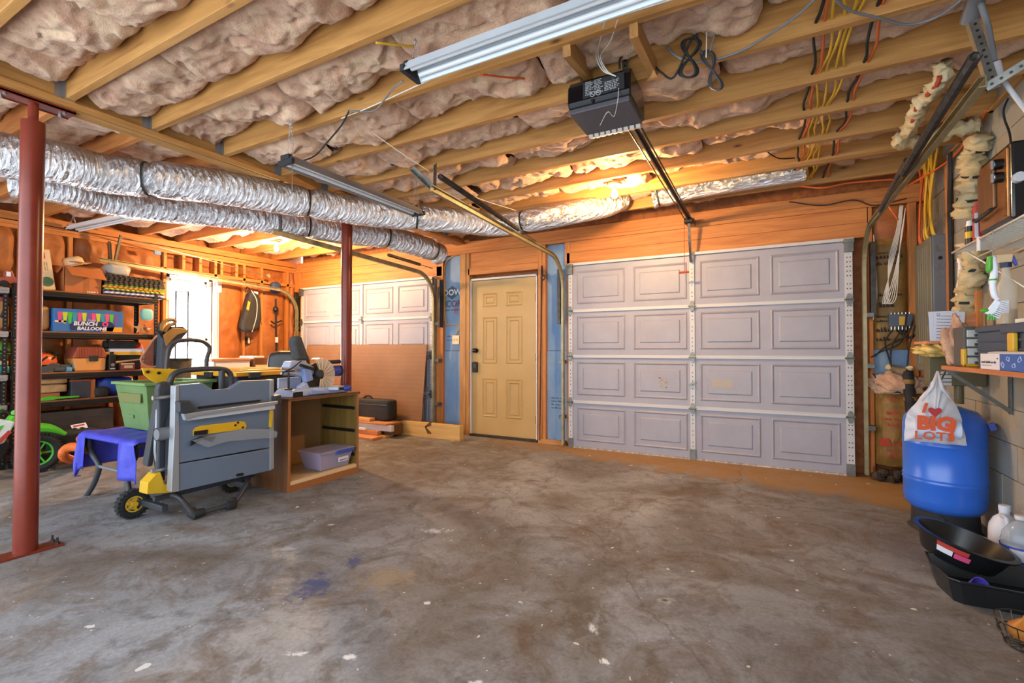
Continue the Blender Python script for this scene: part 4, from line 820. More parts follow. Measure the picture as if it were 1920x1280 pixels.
for k, c in enumerate(mats_c):
    z = 1.751 + (nm_ - 1 - k) * th; dy = rr_.uniform(-.015, .015); y0, y1 = sy(193) + dy, sy(305) + dy; m = MB(); poly = [(y0, 0)]; nt_ = 12; ph = rr_.uniform(0, .03)
    for i in range(nt_ - 1): w = (y1 - y0) / nt_; a = y0 + i * w + ph; poly += [(a, 0), (a + w * .45, 0), (a + w * .38, .010), (a + w * .93, .010), (a + w * .86, 0)]
    poly.append((y1, 0)); poly += [(y1, -.38), (y0, -.38)]
    m.prism(poly, (SX - .035 + rr_.uniform(-.01, .01), 0, z), (0, 1, 0), (1, 0, 0), (0, 0, th - .003)); solo(m, 'foam_mat', c, ord_[k] + ' interlocking foam mat of the stack on the top shelf, ' + names_c[c], 'mat', 'stacked foam floor mats')
t = thing('storage_bag', 'clear crumpled zip bag of dark things on the foam mats', 'bag'); MB().soft((SX - .30, sy(203), 1.99), (SX - .10, sy(250), 2.12), .5, 12, .05, 4).build('bag', 'cloudy', t, smooth='full'); MB().soft((SX - .27, sy(210), 1.991), (SX - .13, sy(243), 2.09), .6, 8, .06, 6).build('contents', 'dark_grey', t, smooth='full'); fin(t)
t = thing('toy_truck', 'red and white toy pickup truck on the silver beamed shelf', 'toy'); y0 = sy(2); zt = 1.752; x0 = SX - .14; M('toy_red', '9a4a3c', .4)
MB().prism([(0, .03), (.17, .03), (.17, .09), (.11, .10), (.09, .16), (.05, .16), (.045, .09), (0, .085)], (x0, y0 - .02, zt), (0, 1, 0), (0, 0, 1), (.08, 0, 0)).build('body', 'toy_red', t, bevel=.006)
for dy in (.015, .13): MB().cyl((x0 - .005, y0 + dy, zt + .03), (x0 + .085, y0 + dy, zt + .03), .03, n=16).build('wheel', 'rubber', t)
MB().box((x0 + .078, y0 + .03, zt + .10), (x0 + .084, y0 + .06, zt + .145)).build('window', 'paper', t); MB().box((x0 + .0, y0 - .03, zt + .03), (x0 + .085, y0 - .015, zt + .06)).build('bumper', 'paper', t); fin(t)
# ---- second shelf
M('tan_canvas', 'b5824a', .8, c2='a5733e', scale=7, bmp=.2); M('box_blue', '2f6aa8', .45); M('logo_dark', '1c2a52', .5); M('pink', 'd0487a', .5); M('lime', 'b9c22c', .5); M('teal', '2d8f9c', .5); M('grn', '4fae2c', .5); M('purp', '6d4a96', .5); M('sunny', 'd9962b', .5)
t = thing('balloon_box', 'long blue toy balloon carton with bright streamers printed on it', 'box'); y0, y1, z0, z1 = rect_at(98, 229, 577, 617); z0 = 1.332; x = SX - .03
MB().box((x - .10, y0, z0), (x, y1, z1)).build('carton', 'box_blue', t, bevel=.003)
for i, c in enumerate(['pink', 'lime', 'grn', 'teal', 'pink', 'lime', 'purp', 'pink', 'lime', 'teal', 'pink', 'grn', 'purp']):
    a = y0 + .05 + i * (y1 - y0 - .1) / 12.5; MB().prism([(-.022, .0), (.022, 0), (.019, -.02), (.009, -.12), (-.009, -.12), (-.019, -.02)], (x, a, z1 - .035), (0, 1, 0), (0, 0, 1), (.002, 0, 0)).build('streamer', c, t)
ym = y0 + (y1 - y0) * .53; MB().prism([(-.18, -.055), (.18, -.06), (.2, -.0), (.17, .045), (-.15, .04), (-.19, 0)], (x + .001, ym, z0 + .072), (0, 1, 0), (0, 0, 1), (.003, 0, 0)).build('logo_patch', 'logo_dark', t)
text('BUNCH', 'paper', (x + .005, ym - .16, z0 + .07), (0, 1, 0), (0, 0, 1), .058, t, shear=.15, bold=.002); text('O', 'pink', (x + .005, ym + .085, z0 + .067), (0, 1, 0), (0, 0, 1), .068, t, bold=.003); text('BALLOONS', 'paper', (x + .005, ym - .13, z0 + .022), (0, 1, 0), (0, 0, 1), .05, t, shear=.15, bold=.002); text('ZURU', 'paper', (x + .005, ym - .04, z0 + .118), (0, 1, 0), (0, 0, 1), .026, t)
MB().prism([(0, 0), (.19, 0), (.19, .06), (.02, .05)], (x + .001, y1 - .2, z0 + .005), (0, 1, 0), (0, 0, 1), (.003, 0, 0)).build('orange_corner', 'sunny', t); MB().box((x, y0 + .01, z0 + .095), (x + .002, y0 + .1, z0 + .115)).build('price_flash', 'game_cream', t); fin(t)
solo(MB().soft((SX - .34, sy(66), 1.331), (SX - .06, sy(96), 1.60), .45, 14, .02, 8), 'canvas_bag', 'tan_canvas', 'rounded tan canvas bag standing beside the balloon carton', 'bag', smooth='full')
t = thing('tote_bag', 'tan canvas tote with a dark strap on the silver beamed unit', 'bag'); y0, y1 = sy(-14), sy(19); MB().soft((SX - .36, y0, 1.331), (SX - .05, y1, 1.63), .4, 14, .025, 9).build('body', 'tan_canvas', t, smooth='full'); MB().tube(spline([(SX - .045, y0 + .05, 1.45), (SX - .03, y0 + .07, 1.53), (SX - .035, y1 - .04, 1.58), (SX - .05, y1 - .01, 1.575)], 6), .012, 6).build('strap', 'black_matte', t); MB().soft((SX - .3, y0 + .02, 1.60), (SX - .1, y1 - .02, 1.66), .5, 8, .06, 3).build('cloth', 'pink', t, smooth='full'); fin(t)
t = thing('plastic_sack', 'half clear plastic sack slumped behind the balloon carton', 'bag'); MB().soft((SX - .36, sy(165), 1.331), (SX - .14, sy(243), 1.60), .7, 14, .03, 12).build('film', 'cloudy', t, smooth='full'); MB().soft((SX - .33, sy(175), 1.333), (SX - .18, sy(230), 1.55), .7, 8, .05, 13).build('contents', 'cardboard', t, smooth='full'); fin(t)
M('starfish', 'd29a63', .8, bmp=.4, bscale=60)
for k, (u, r) in enumerate(((264, .085), (278, .07))):
    c = Vector((SX - .06 - .05 * k, sy(u), 1.40)); m = MB(); P = [(r * (1 if i % 2 == 0 else .38) * math.cos(math.pi * i / 5 + .3), r * (1 if i % 2 == 0 else .38) * math.sin(math.pi * i / 5 + .3)) for i in range(10)]
    T_ = Matrix.Translation(c) @ Matrix.Rotation(R(-25), 4, 'Y'); vs = [T_ @ Vector((-.012, a, b)) for a, b in P] + [T_ @ Vector((.03, 0, 0)), T_ @ Vector((-.02, 0, 0))]; m.add(vs, [(i, (i + 1) % 10, 10) for i in range(10)] + [((i + 1) % 10, i, 11) for i in range(10)])
    mz = min(v_[2] for v_ in m.v); m.v = [(a, b, c_ - mz + 1.331) for a, b, c_ in m.v]; solo(m, 'starfish', 'starfish', ('larger dried starfish propped at the end of the second shelf', 'smaller dried starfish behind the larger one on the second shelf')[k], 'starfish', 'dried starfish')
M('pale_teal', '6fb6c0', .5); solo(MB().soft((SX - .24, sy(276), 1.50), (SX - .20, sy(300), 1.64), .6, 10), 'swim_fin', 'pale_teal', 'pale turquoise swim paddle hooked on the shelf post', 'paddle', smooth='full')
# ---- third shelf
M('tackle_rust', '93462e', .5); M('tackle_tan', 'c88a4a', .5); t = thing('tackle_box', 'tackle box with rust red ribbed lid and tan base', 'box'); y0, y1 = sy(137), sy(200); x1 = SX - .05; x0 = x1 - .24; zb = .913; zm = sz(165, 671); zt = sz(165, 650)
MB().prism([(y0 + .02, zb), (y1 - .005, zb), (y1, zm), (y0, zm)], (x0, 0, 0), (0, 1, 0), (0, 0, 1), (x1 - x0, 0, 0)).build('base', 'tackle_tan', t, bevel=.012)
lid = MB().prism([(y0 - .005, zm), (y1 + .005, zm), (y1 + .0, zm + .05), (y1 - .03, zt), (y0 + .04, zt), (y0 + .01, zm + .045)], (x0 - .005, 0, 0), (0, 1, 0), (0, 0, 1), (x1 - x0 + .01, 0, 0)).build('lid', 'tackle_rust', t, bevel=.01)
for k in range(16): a = y0 + .045 + k * (y1 - y0 - .085) / 15; MB().box((x1 + .003, a - .004, zm + .012), (x1 + .009, a + .004, zt - .012)).build('rib', 'tackle_rust', lid)
yc = y0 + .6 * (y1 - y0); MB().box((x1, yc - .04, zm - .035), (x1 + .012, yc + .04, zm + .025)).build('latch', 'black_matte', t, bevel=.004); fin(t)
t = thing('bike_helmet', 'orange striped bicycle helmet sitting on the third shelf', 'helmet'); M('helmet_orange', 'cf5a2c', .35); c = (SX - .15, sy(80), .99); MB().lathe([(.11, 0), (.118, .03), (.11, .07), (.085, .105), (.045, .125), (0, .13)], 24, Matrix.Translation(c) @ Matrix.Diagonal((1, 1.25, 1, 1))).build('shell', 'helmet_orange', t, smooth=True)
for k in range(4): a = -60 + k * 32; MB().tube(spline([Vector(c) + Vector((.112 * math.cos(R(a)) * 1.02, .135 * math.sin(R(a)) + dy, dz)) for dy, dz in ((-.02, .03), (0, .06), (.03, .085))], 5), [.004] + [.009] * 9 + [.004], 6).build('vent', 'black', t)
fin(t)
M('glove_dark', '3d4347', .8); M('glove_blue', '4f8aa6', .7)
for k, (u, zz) in enumerate(((112, .93), (125, .945))):
    t = thing('work_glove', ('dark work glove with blue cuff lying in front of the tackle box', 'dark work glove with blue edging lying on top of its pair')[k], 'glove', 'pair of work gloves'); b0 = Vector((SX - .05 - .02 * k, sy(u), .935 + .03 * k))
    MB().soft(b0 + Vector((-.06, -.06, -.02)), b0 + Vector((.01, .06, .025)), .6, 8, .03, k).build('palm', 'glove_dark', t, smooth='full')
    for f in range(4): MB().tube(spline([b0 + Vector((-.0, -.05 + .0 * f, .02 - .015 * f)), b0 + Vector((.015, -.1, .03 - .014 * f)), b0 + Vector((.01, -.15, .02 - .012 * f))], 4), [.013] * 8 + [.007], 7).build('finger', 'glove_dark', t, smooth='full')
    MB().tube([b0 + Vector((-.02, .055, 0)), b0 + Vector((-.02, .10, -.005))], .032, 12).build('cuff', 'glove_blue', t, smooth=True); fin(t)
M('leaf', '46552c', .6, c2='2d3b22', scale=20); M('leaf_lime', 'a7ab3c', .6)
t = thing('artificial_garland', 'dark green artificial garland heaped behind the helmet', 'garland'); m = MB(); m2 = MB(); rg = random.Random(4)
for k in range(150):
    p = Vector((SX - .28 + rg.uniform(-.09, .09), rg.uniform(sy(62), sy(122)), .94 + .17 * rg.random() ** .7)); d = Vector((rg.uniform(-1, 1), rg.uniform(-1, 1), rg.uniform(-.3, 1))).normalized() * .045; s_ = d.orthogonal().normalized() * .014
    (m2 if k % 9 == 0 else m).add([p, p + d * .5 + s_, p + d, p + d * .5 - s_], [(0, 1, 2, 3)])
tag(m.build('leaves', 'leaf', t), kind='stuff'); tag(m2.build('lime_leaves', 'leaf_lime', t), kind='stuff'); MB().tube(spline([(SX - .28, sy(62), .93), (SX - .25, sy(80), .98), (SX - .3, sy(100), .96), (SX - .27, sy(122), .93)], 5), .02, 6).build('stem', 'leaf', t); fin(t)
t = thing('level_case', 'black tool case with a rounded end laid on long tools', 'tool case'); y0, y1, z0, z1 = rect_at(206, 255, 638, 653); MB().box((SX - .2, y0, z0), (SX - .05, y1, z1)).cyl((SX - .12, y0, (z0 + z1) / 2), (SX - .12, y0 - .03, (z0 + z1) / 2), (z1 - z0) / 2, n=14).build('case', 'black_matte', t, bevel=.006); fin(t)
M('tool_yellow', 'c59a2c', .5)
zq = z0; solo(MB().box((SX - .2, sy(200), zq - .075), (SX - .06, sy(268), zq - .04)), 'spirit_level', 'tool_yellow', 'flat yellow level lying under the black tool case', 'level', bevel=.003); solo(MB().box((SX - .2, sy(208), zq - .038), (SX - .06, sy(272), zq - .002)), 'white_bar', 'paper', 'white boxed strip sandwiched between case and yellow level', 'strip', bevel=.002)
solo(MB().box((SX - .22, sy(201), .913), (SX - .09, sy(268), zq - .077)), 'storage_case', 'black_matte', 'plain black case supporting the yellow level', 'case', bevel=.006)
t = thing('radio', 'small black radio with a round chrome dial on the third shelf', 'radio'); y0, y1 = sy(203), sy(216); MB().box((SX - .08, y0, .913), (SX - .02, y1, sz(208, 664))).build('case', 'black', t, bevel=.006); MB().cyl((SX - .02, (y0 + y1) / 2, .975), (SX - .012, (y0 + y1) / 2, .975), .018, n=14).build('dial', 'zinc', t); MB().box((SX - .02, y0 + .01, .925), (SX - .016, y1 - .01, .94)).build('display', 'light_grey', t); MB().box((SX - .06, y0 + .02, sz(208, 664)), (SX - .03, y1 - .02, sz(208, 659))).build('handle', 'black', t); fin(t)
M('tin_red', '8e3d30', .5); t = thing('tool_tin', 'flat red tin with a tan lid beside the radio', 'tin'); MB().box((SX - .1, sy(226), .913), (SX - .02, sy(252), .975)).build('tin', 'tin_red', t, bevel=.006); MB().box((SX - .1, sy(227), .975), (SX - .02, sy(251), .992)).build('lid', 'game_cream', t, bevel=.006); MB().box((SX - .02, sy(231), .935), (SX - .017, sy(247), .965)).build('label_panel', 'game_cream', t); fin(t)
solo(MB().tube([(SX - .03, sy(215), 1.003), (SX - .04, sy(245), 1.02), (SX - .05, sy(275), 1.04)], [.012, .010, .006], 10), 'fishing_rod', 'lumber_x', 'cork handled rod resting across the red tin', 'rod', smooth=True)
M('red_cloth', 'a8402c', .8, c2='8e3322', scale=9); solo(MB().soft((SX - .44, sy(252), .914), (SX - .235, sy(290), 1.24), .7, 12, .04, 5), 'life_vest', 'red_cloth', 'red life vest stuffed at the end of the third shelf', 'vest', smooth='full')
t = thing('bike_helmet', 'green kids helmet stacked over blue boxes on the silver beamed unit', 'helmet'); M('helmet_green', '5f9a34', .35); MB().lathe([(.11, 0), (.118, .04), (.10, .09), (.05, .13), (0, .135)], 22, Matrix.Translation((SX - .16, sy(4), 1.10))).build('shell', 'helmet_green', t, smooth=True); MB().tube([(SX - .16 + .116 * math.cos(a), sy(4) + .116 * math.sin(a), 1.125) for a in [k * math.pi / 10 for k in range(20)]], .012, 6, closed=True).build('rim', 'black', t); fin(t)
for k, (c, a, b, z0, z1, lb) in enumerate((('teal', -20, 20, .913, .99, 'flat teal carton under the green helmet'), ('game_cream', -18, 18, .992, 1.04, 'cream cloth pile resting on the teal carton'), ('leaf', -16, 17, 1.042, 1.098, 'dark green folded cloth beneath the green helmet'))): solo(MB().soft((SX - .3, sy(a), z0), (SX - .04, sy(b), z1), .25, 10, .01, k), ('carton', 'folded_cloth', 'folded_cloth')[k], c, lb, ('box', 'cloth', 'cloth')[k], smooth='full')
# ---- fourth shelf
M('fleece', 'c09a6c', .95, c2='a98257', scale=12, bmp=.6, bscale=40)
zc = [(.70, .79, 'lower'), (.79, .875, 'upper')]
solo(MB().box((SX - .38, sy(55), .626), (SX - .06, sy(115), .70)), 'cardboard_box', 'cardboard', 'flat brown carton under the fleecy cushions', 'box', bevel=.003)
for z0, z1, n_ in zc: solo(MB().soft((SX - .36, sy(45), z0), (SX - .03, sy(131), z1), .35, 14, .02, int(z0 * 100)), 'cushion', 'fleece', n_ + ' beige fleecy cushion folded on the fourth shelf', 'cushion', 'fleecy cushions', smooth='full')
t = thing('file_box', 'dark grey box with a worn flap next to the cushions', 'box'); y0, y1 = sy(135), sy(171); MB().box((SX - .32, y0, .626), (SX - .05, y1, .805)).build('box', 'dark_grey', t, bevel=.004); MB().box((SX - .32, y0 - .01, .805), (SX - .05, y1, .825)).build('lid', 'tackle_rust', t, bevel=.003); MB().box((SX - .30, y1, .626), (SX - .06, y1 + .045, .82)).build('side_flap', 'cardboard', t); fin(t)
solo(MB().soft((SX - .25, sy(128), .826), (SX - .06, sy(164), .872), .6, 10, .08, 7), 'garden_glove', 'grey_plastic', 'grey garden glove lying on the dark grey box', 'glove', smooth='full')
M('tarp_blue', '2d4fb0', .55, c2='25408f', scale=7, bmp=.35, bscale=14); solo(MB().soft((SX - .36, sy(186), .626), (SX - .08, sy(262), .838), .7, 16, .06, 3), 'folded_tarp', 'tarp_blue', 'blue tarpaulin bundled at the end of the fourth shelf', 'tarp', smooth='full')
solo(MB().soft((SX - .07, sy(178), .627), (SX - .01, sy(205), .74), .7, 10, .03, 3, ), 'gear_pouch', 'black_matte', 'black zip pouch leaning on the blue tarpaulin', 'pouch', smooth='full')
solo(MB().prism([(0, 0), (.10, 0), (.13, .012), (.30, .012), (.31, .03), (.13, .035), (.08, .045), (0, .03)], (SX - .04, sy(75), .627), (0, 1, 0), (0, 0, 1), (.03, 0, 0)), 'garden_trowel', 'grn', 'bright green plastic hand tool at the front of the fourth shelf', 'tool', bevel=.005)
solo(MB().soft((SX - .34, sy(-30), .626), (SX - .05, sy(18), .835), .45, 12, .02, 5), 'bin_bag', 'black_matte', 'stuffed black bag on the silver beamed unit', 'bag', smooth='full')
# ---- lowest shelf and floor under it
M('plank_dark', '3b332d', .6, c2='4a4038', scale=8, stretch=(8, 1, 8)); a0 = on(72, 790, 'x', SX + .03); a1 = on(215, 766, 'x', SX + .03)
solo(MB().box((SX - .30, sy(70), .232), (SX - .06, sy(216), .50)), 'footlocker', 'plank_dark', 'long dark footlocker on the lowest shelf', 'box', bevel=.006)
t = thing('duffel_bag', 'black duffel bag with buckled straps on the floor before the shelves', 'bag'); y0, y1 = sy(78), sy(172); MB().soft((SX + .05, y0, .10), (SX + .29, y1, .33), .35, 14, .02, 8).build('body', 'black_matte', t, smooth='full'); yb = sy(140)
MB().tube([(SX + .17 + .122 * math.cos(a), yb, .215 + .12 * math.sin(a)) for a in [k * math.pi / 10 for k in range(20)]], .013, 6, closed=True).build('strap', 'dark_grey', t); MB().tube([(SX + .17 + .122 * math.cos(a), y0 + .2, .215 + .12 * math.sin(a)) for a in [k * math.pi / 10 for k in range(20)]], .013, 6, closed=True).build('strap', 'dark_grey', t); MB().box((SX + .285, yb - .03, .19), (SX + .305, yb + .03, .23)).build('buckle', 'grey_plastic', t); fin(t)
t = thing('price_card', 'white printed card lying on the black duffel bag', 'card'); c = on(149, 795, 'x', SX + .12); T_ = Matrix.Translation((c.x, c.y, .348)) @ Matrix.Rotation(R(40), 4, 'Y') @ Matrix.Rotation(R(8), 4, 'X'); MB().box((-.04, -.06, -.006), (.04, .06, .0), T_).build('card', 'paper', t); MB().box((-.025, -.045, 0), (-.005, .045, .001), T_).build('print', 'red_badge', t); fin(t)
for k, (z, dx) in enumerate(((0, .30), (.034, .27), (.0, .44))): solo(MB().box((SX - .02 + dx - .06, sy(70), z), (SX + dx + .03, sy(185), z + .03)), 'floor_board', ('plank_dark', 'redwood_y', 'plank_dark')[k], ('dark board on the floor under the duffel bag, at the back', 'reddish board lying on top of the dark boards by the shelves', 'narrow dark board on the floor at the front of the pile')[k], 'board', 'boards before the shelving', bevel=.002)
solo(MB().soft((SX + .05, sy(180), .0), (SX + .25, sy(212), .30), .5, 12, .05, 4), 'tool_bag', 'black_matte', 'slumped black tool bag behind the tarp covered table', 'bag', smooth='full')
M('hose_orange', 'd0652a', .4); h0 = lambda u, v, z=.04: on(u, v, 'z', z)
def hose():
    P = spline([h0(165, 842, .36), h0(145, 838, .34), h0(128, 839, .30), h0(119, 848, .25), h0(123, 858, .18), h0(145, 862, .10), h0(180, 860, .05), h0(220, 852, .042), h0(250, 845, .042), h0(300, 838, .042)], 40); return MB().tube(P, [.034 + .0035 * math.sin(i * 1.9) for i in range(len(P))], 12)
solo(hose(), 'vacuum_hose', 'hose_orange', 'thick orange ribbed hose curled on the floor under the table', 'hose', smooth='full')
solo(MB().tube(spline([h0(150, 822, .3), h0(162, 826, .26), h0(185, 838, .16), h0(210, 846, .06)], 20), [.034 + .003 * math.sin(i * 1.9) for i in range(61)], 12), 'vacuum_hose', 'hose_orange', 'short end of orange hose rising against the blue tarp', 'hose', smooth='full')

# ================================================================ green mini dirt bike
t = thing('mini_dirt_bike', 'small green and white electric dirt bike parked before the shelves', 'bike'); bx = -5.98; wy_, wz_ = 1.80, .18; M('bike_green', '4fb52e', .3); M('bike_white', 'd3ded6', .35)
def wheel(cy):
    w = MB().tube([(bx, cy + .145 * math.cos(a), wz_ + .145 * math.sin(a)) for a in [k * math.pi / 16 for k in range(32)]], .033, 10, closed=True).build('tyre', 'rubber', t, smooth=True); kn = MB()
    for k in range(36):
        a = k * math.pi / 18
        for s in (-1, 1): c = Vector((bx + s * .018, cy + .176 * math.cos(a), wz_ + .176 * math.sin(a))); kn.ell(c, (.010, .010, .010), 6, 4)
    tag(kn.build('tread', 'rubber', w), kind='stuff'); MB().tube([(bx, cy + .112 * math.cos(a), wz_ + .112 * math.sin(a)) for a in [k * math.pi / 14 for k in range(28)]], .012, 8, closed=True).build('rim', 'bike_green', t, smooth=True)
    m = MB()
    for k in range(6): a = k * math.pi / 3; m.cyl((bx, cy, wz_), (bx, cy + .11 * math.cos(a), wz_ + .11 * math.sin(a)), .008, n=6)
    m.cyl((bx - .04, cy, wz_), (bx + .04, cy, wz_), .02, n=12).build('spokes', 'bike_green', t)
wheel(wy_); wheel(wy_ - .75)
for s in (-.055, .055): MB().tube([(bx + s, wy_, wz_), (bx + s * .9, wy_ - .16, .52)], [.016, .019], 10).build('fork', 'bike_green', t, smooth=True)
MB().tube(spline([(bx, wy_ + .20, .33), (bx, wy_ + .08, .40), (bx, wy_ - .08, .43), (bx, wy_ - .14, .45)], 5), [.018, .02, .025, .03, .035, .04, .042, .045, .045, .04, .04, .04, .04, .035, .03, .03], 8).build('front_fender', 'bike_green', t, smooth=True)
MB().prism([(.0, .03), (.1, .16), (.02, .19), (-.06, .08)], (bx - .05, wy_ - .16, .42), (0, 1, 0), (0, 0, 1), (.1, 0, 0)).build('number_plate', 'bike_green', t, bevel=.01)
MB().prism([(-.02, .0), (-.09, -.18), (-.24, -.22), (-.3, -.03), (-.16, .05)], (bx - .06, wy_ - .14, .5), (0, 1, 0), (0, 0, 1), (.12, 0, 0)).build('shroud', 'bike_white', t, bevel=.015); MB().prism([(-.10, -.02), (-.16, -.13), (-.26, -.16), (-.28, -.06)], (bx + .061, wy_ - .14, .5), (0, 1, 0), (0, 0, 1), (.006, 0, 0)).build('decal', 'bike_green', t)
MB().prism([(-.2, .03), (-.62, .06), (-.72, .10), (-.7, .03), (-.3, -.04)], (bx - .06, wy_ - .14, .5), (0, 1, 0), (0, 0, 1), (.12, 0, 0)).build('seat', 'black_matte', t, bevel=.02)
MB().prism([(-.06, -.2), (-.13, -.36), (-.45, -.36), (-.5, -.12), (-.2, -.1)], (bx - .045, wy_ - .12, .5), (0, 1, 0), (0, 0, 1), (.09, 0, 0)).build('motor_frame', 'black', t, bevel=.015); MB().bar((bx + .06, wy_ - .30, .30), (bx + .06, wy_ - .2, .42), .02, .03).build('red_shock', 'red_badge', t)
MB().tube(spline([(bx - .26, wy_ - .23, .60), (bx - .1, wy_ - .18, .58), (bx, wy_ - .17, .55), (bx + .1, wy_ - .18, .58), (bx + .26, wy_ - .23, .60)], 6), .012, 8).build('handlebar', 'black', t, smooth=True)
for s in (-1, 1): MB().cyl((bx + s * .16, wy_ - .20, .59), (bx + s * .27, wy_ - .235, .602), .02, n=12).build('grip', 'bike_green', t, smooth=True)
MB().tube([(bx + .06, wy_ - .62, .2), (bx + .14, wy_ - .6, .0)], .008, 6).build('kickstand', 'black', t); fin(t, Vector((bx, wy_ - .37, 0)))

# ================================================================ things by the window
t = thing('landing_net', 'landing net with a pale teardrop rim hooked on the shelf end post', 'net'); nx = SX + .05; P = [on(u, v, 'x', nx) for u, v in ((296, 629), (285, 640), (272, 660), (264, 672), (268, 682), (282, 687), (296, 685), (306, 672), (306, 655), (301, 640))]
M('net_rim', 'c08a68', .4); loop = spline(P, 6, closed=True); MB().tube(loop, .011, 8, closed=True).build('rim', 'net_rim', t, smooth=True); M('netting', '24262a', .9, alpha=.82)
c = sum((Vector(p) for p in P), Vector()) / len(P); m = MB(); K = len(loop); rings = 5; vs = []
for r_ in range(rings):
    f = r_ / rings
    for p in loop: q = p.lerp(c, f); vs.append((q.x + .08 * math.sin(f * 1.5), q.y, q.z - .02 * f))
vs.append((c.x + .085, c.y, c.z - .02)); m.add(vs, [(r_ * K + i, r_ * K + (i + 1) % K, (r_ + 1) * K + (i + 1) % K, (r_ + 1) * K + i) for r_ in range(rings - 1) for i in range(K)] + [((rings - 1) * K + i, (rings - 1) * K + (i + 1) % K, rings * K) for i in range(K)]); m.build('netting', 'netting', t, smooth='full')
MB().cyl(P[0], on(300, 605, 'x', nx), .014, n=10).build('handle', 'black', t, smooth=True); fin(t)
M('olive', '8f6f38', .7, c2='775a2c', scale=8); M('olive_dark', '474c55', .8)
t = thing('child_carrier', 'olive and grey hiking carrier with a curved shade leaning at the window', 'backpack'); cx = -6.12; C_ = lambda u, v, d=0: on(u, v, 'x', cx + d)
pts = [(303, 625), (320, 612), (345, 612), (356, 620), (338, 640), (325, 655), (312, 700), (300, 690), (302, 650)]
MB().prism([(C_(u, v).y, C_(u, v).z) for u, v in pts], (cx - .12, 0, 0), (0, 1, 0), (0, 0, 1), (.12, 0, 0)).build('pack', 'olive_dark', t, bevel=.03, seg=3)
shade = []; 
for d in (-.14, .02): shade.append([C_(u, v, d) for u, v in ((303, 630), (310, 620), (322, 613), (337, 611), (349, 614), (355, 622))])
m = MB(); n_ = len(shade[0]); m.add(shade[0] + shade[1], [(i, i + 1, n_ + i + 1, n_ + i) for i in range(n_ - 1)]); m.add([p + Vector((0, 0, .02)) for p in shade[0]] + [p + Vector((0, 0, .02)) for p in shade[1]], [(n_ + i, n_ + i + 1, i + 1, i) for i in range(n_ - 1)]); m.build('sun_shade', 'olive', t, smooth='full')
MB().prism([(C_(u, v).y, C_(u, v).z) for u, v in ((304, 628), (322, 614), (345, 616), (352, 622), (330, 628), (318, 640), (310, 650))], (cx + .0, 0, 0), (0, 1, 0), (0, 0, 1), (.03, 0, 0)).build('front_panel', 'olive', t, bevel=.008)
MB().tube(spline([C_(303, 620), C_(304, 608), C_(314, 600), C_(327, 600), C_(327, 606), C_(316, 611), C_(308, 622)], 6), .02, 8).build('carry_handle', 'olive', t, smooth=True)
MB().tube(spline([C_(298, 620), C_(306, 632), C_(318, 645)], 5), .016, 6).build('strap', 'black', t); MB().tube([C_(306, 690), (cx - .06, C_(306, 690).y - .02, .02)], .014, 8).tube([C_(316, 690), (cx - .2, C_(316, 690).y + .06, .02)], .014, 8).build('frame_leg', 'black', t); fin(t)
fx_ = -6.8; solo(MB().tube([on(330, 547, 'x', fx_), on(353, 547, 'x', fx_)], .009, 6).tube([on(353, 545.5, 'x', fx_), Vector((fx_, on(353, 547, 'x', fx_).y, 0))], .009, 6).tube([on(330, 545.5, 'x', fx_), Vector((fx_, on(330, 547, 'x', fx_).y, 0))], .009, 6), 'metal_stand', 'black', 'thin black metal stand in front of the bright window', 'stand')
M('camo', '5a5440', .8, c2='3a3a30', scale=25); t = thing('camo_bucket', 'camouflage soft bucket below the window', 'bucket'); y0, y1 = sy(322, -6.5), sy(362, -6.5); r = (y1 - y0) / 2; z1 = on(345, 673, 'x', -6.5).z
MB().lathe([(.0, 0), (r * .8, 0), (r, z1), (r * .96, z1), (r * .78, .02), (0, .02)], 22, Matrix.Translation((-6.55, (y0 + y1) / 2, 0))).build('body', 'camo', t, smooth=True); MB().tube([(-6.55 + r * math.cos(a), (y0 + y1) / 2 + r * math.sin(a), z1) for a in [k * math.pi / 12 for k in range(24)]], .012, 6, closed=True).build('rim', 'black', t); fin(t)
t = thing('hand_truck', 'hand truck with a bent grey tube handle behind the table saw', 'hand truck'); hx = -4.98; H_ = lambda u, v, d=0: on(u, v, 'x', hx + d); a, b = H_(312, 690), H_(388, 690)
MB().tube([(a.x + .1, a.y, .06)] + spline([H_(312, 690), H_(316, 655), H_(327, 642), H_(345, 638), H_(375, 639), H_(390, 647), H_(393, 656), H_(388, 672), H_(387, 690)], 5) + [(b.x + .1, b.y, .06)], .019, 10).build('tube_frame', 'dark_grey', t, smooth=True)
m = MB()
for z in (.25, .5, .75): m.cyl((hx + .08 - z * .08, a.y, z), (hx + .08 - z * .08, b.y, z), .012, n=8)
m.build('cross_bar', 'dark_grey', t); MB().box((hx + .1, a.y - .02, .0), (hx + .28, b.y + .02, .01)).build('toe_plate', 'dark_steel', t)
for y in (a.y - .05, b.y + .05): MB().cyl((hx + .05, y - .02, .1), (hx + .05, y + .02, .1), .1, n=20).build('wheel', 'rubber', t)
fin(t)
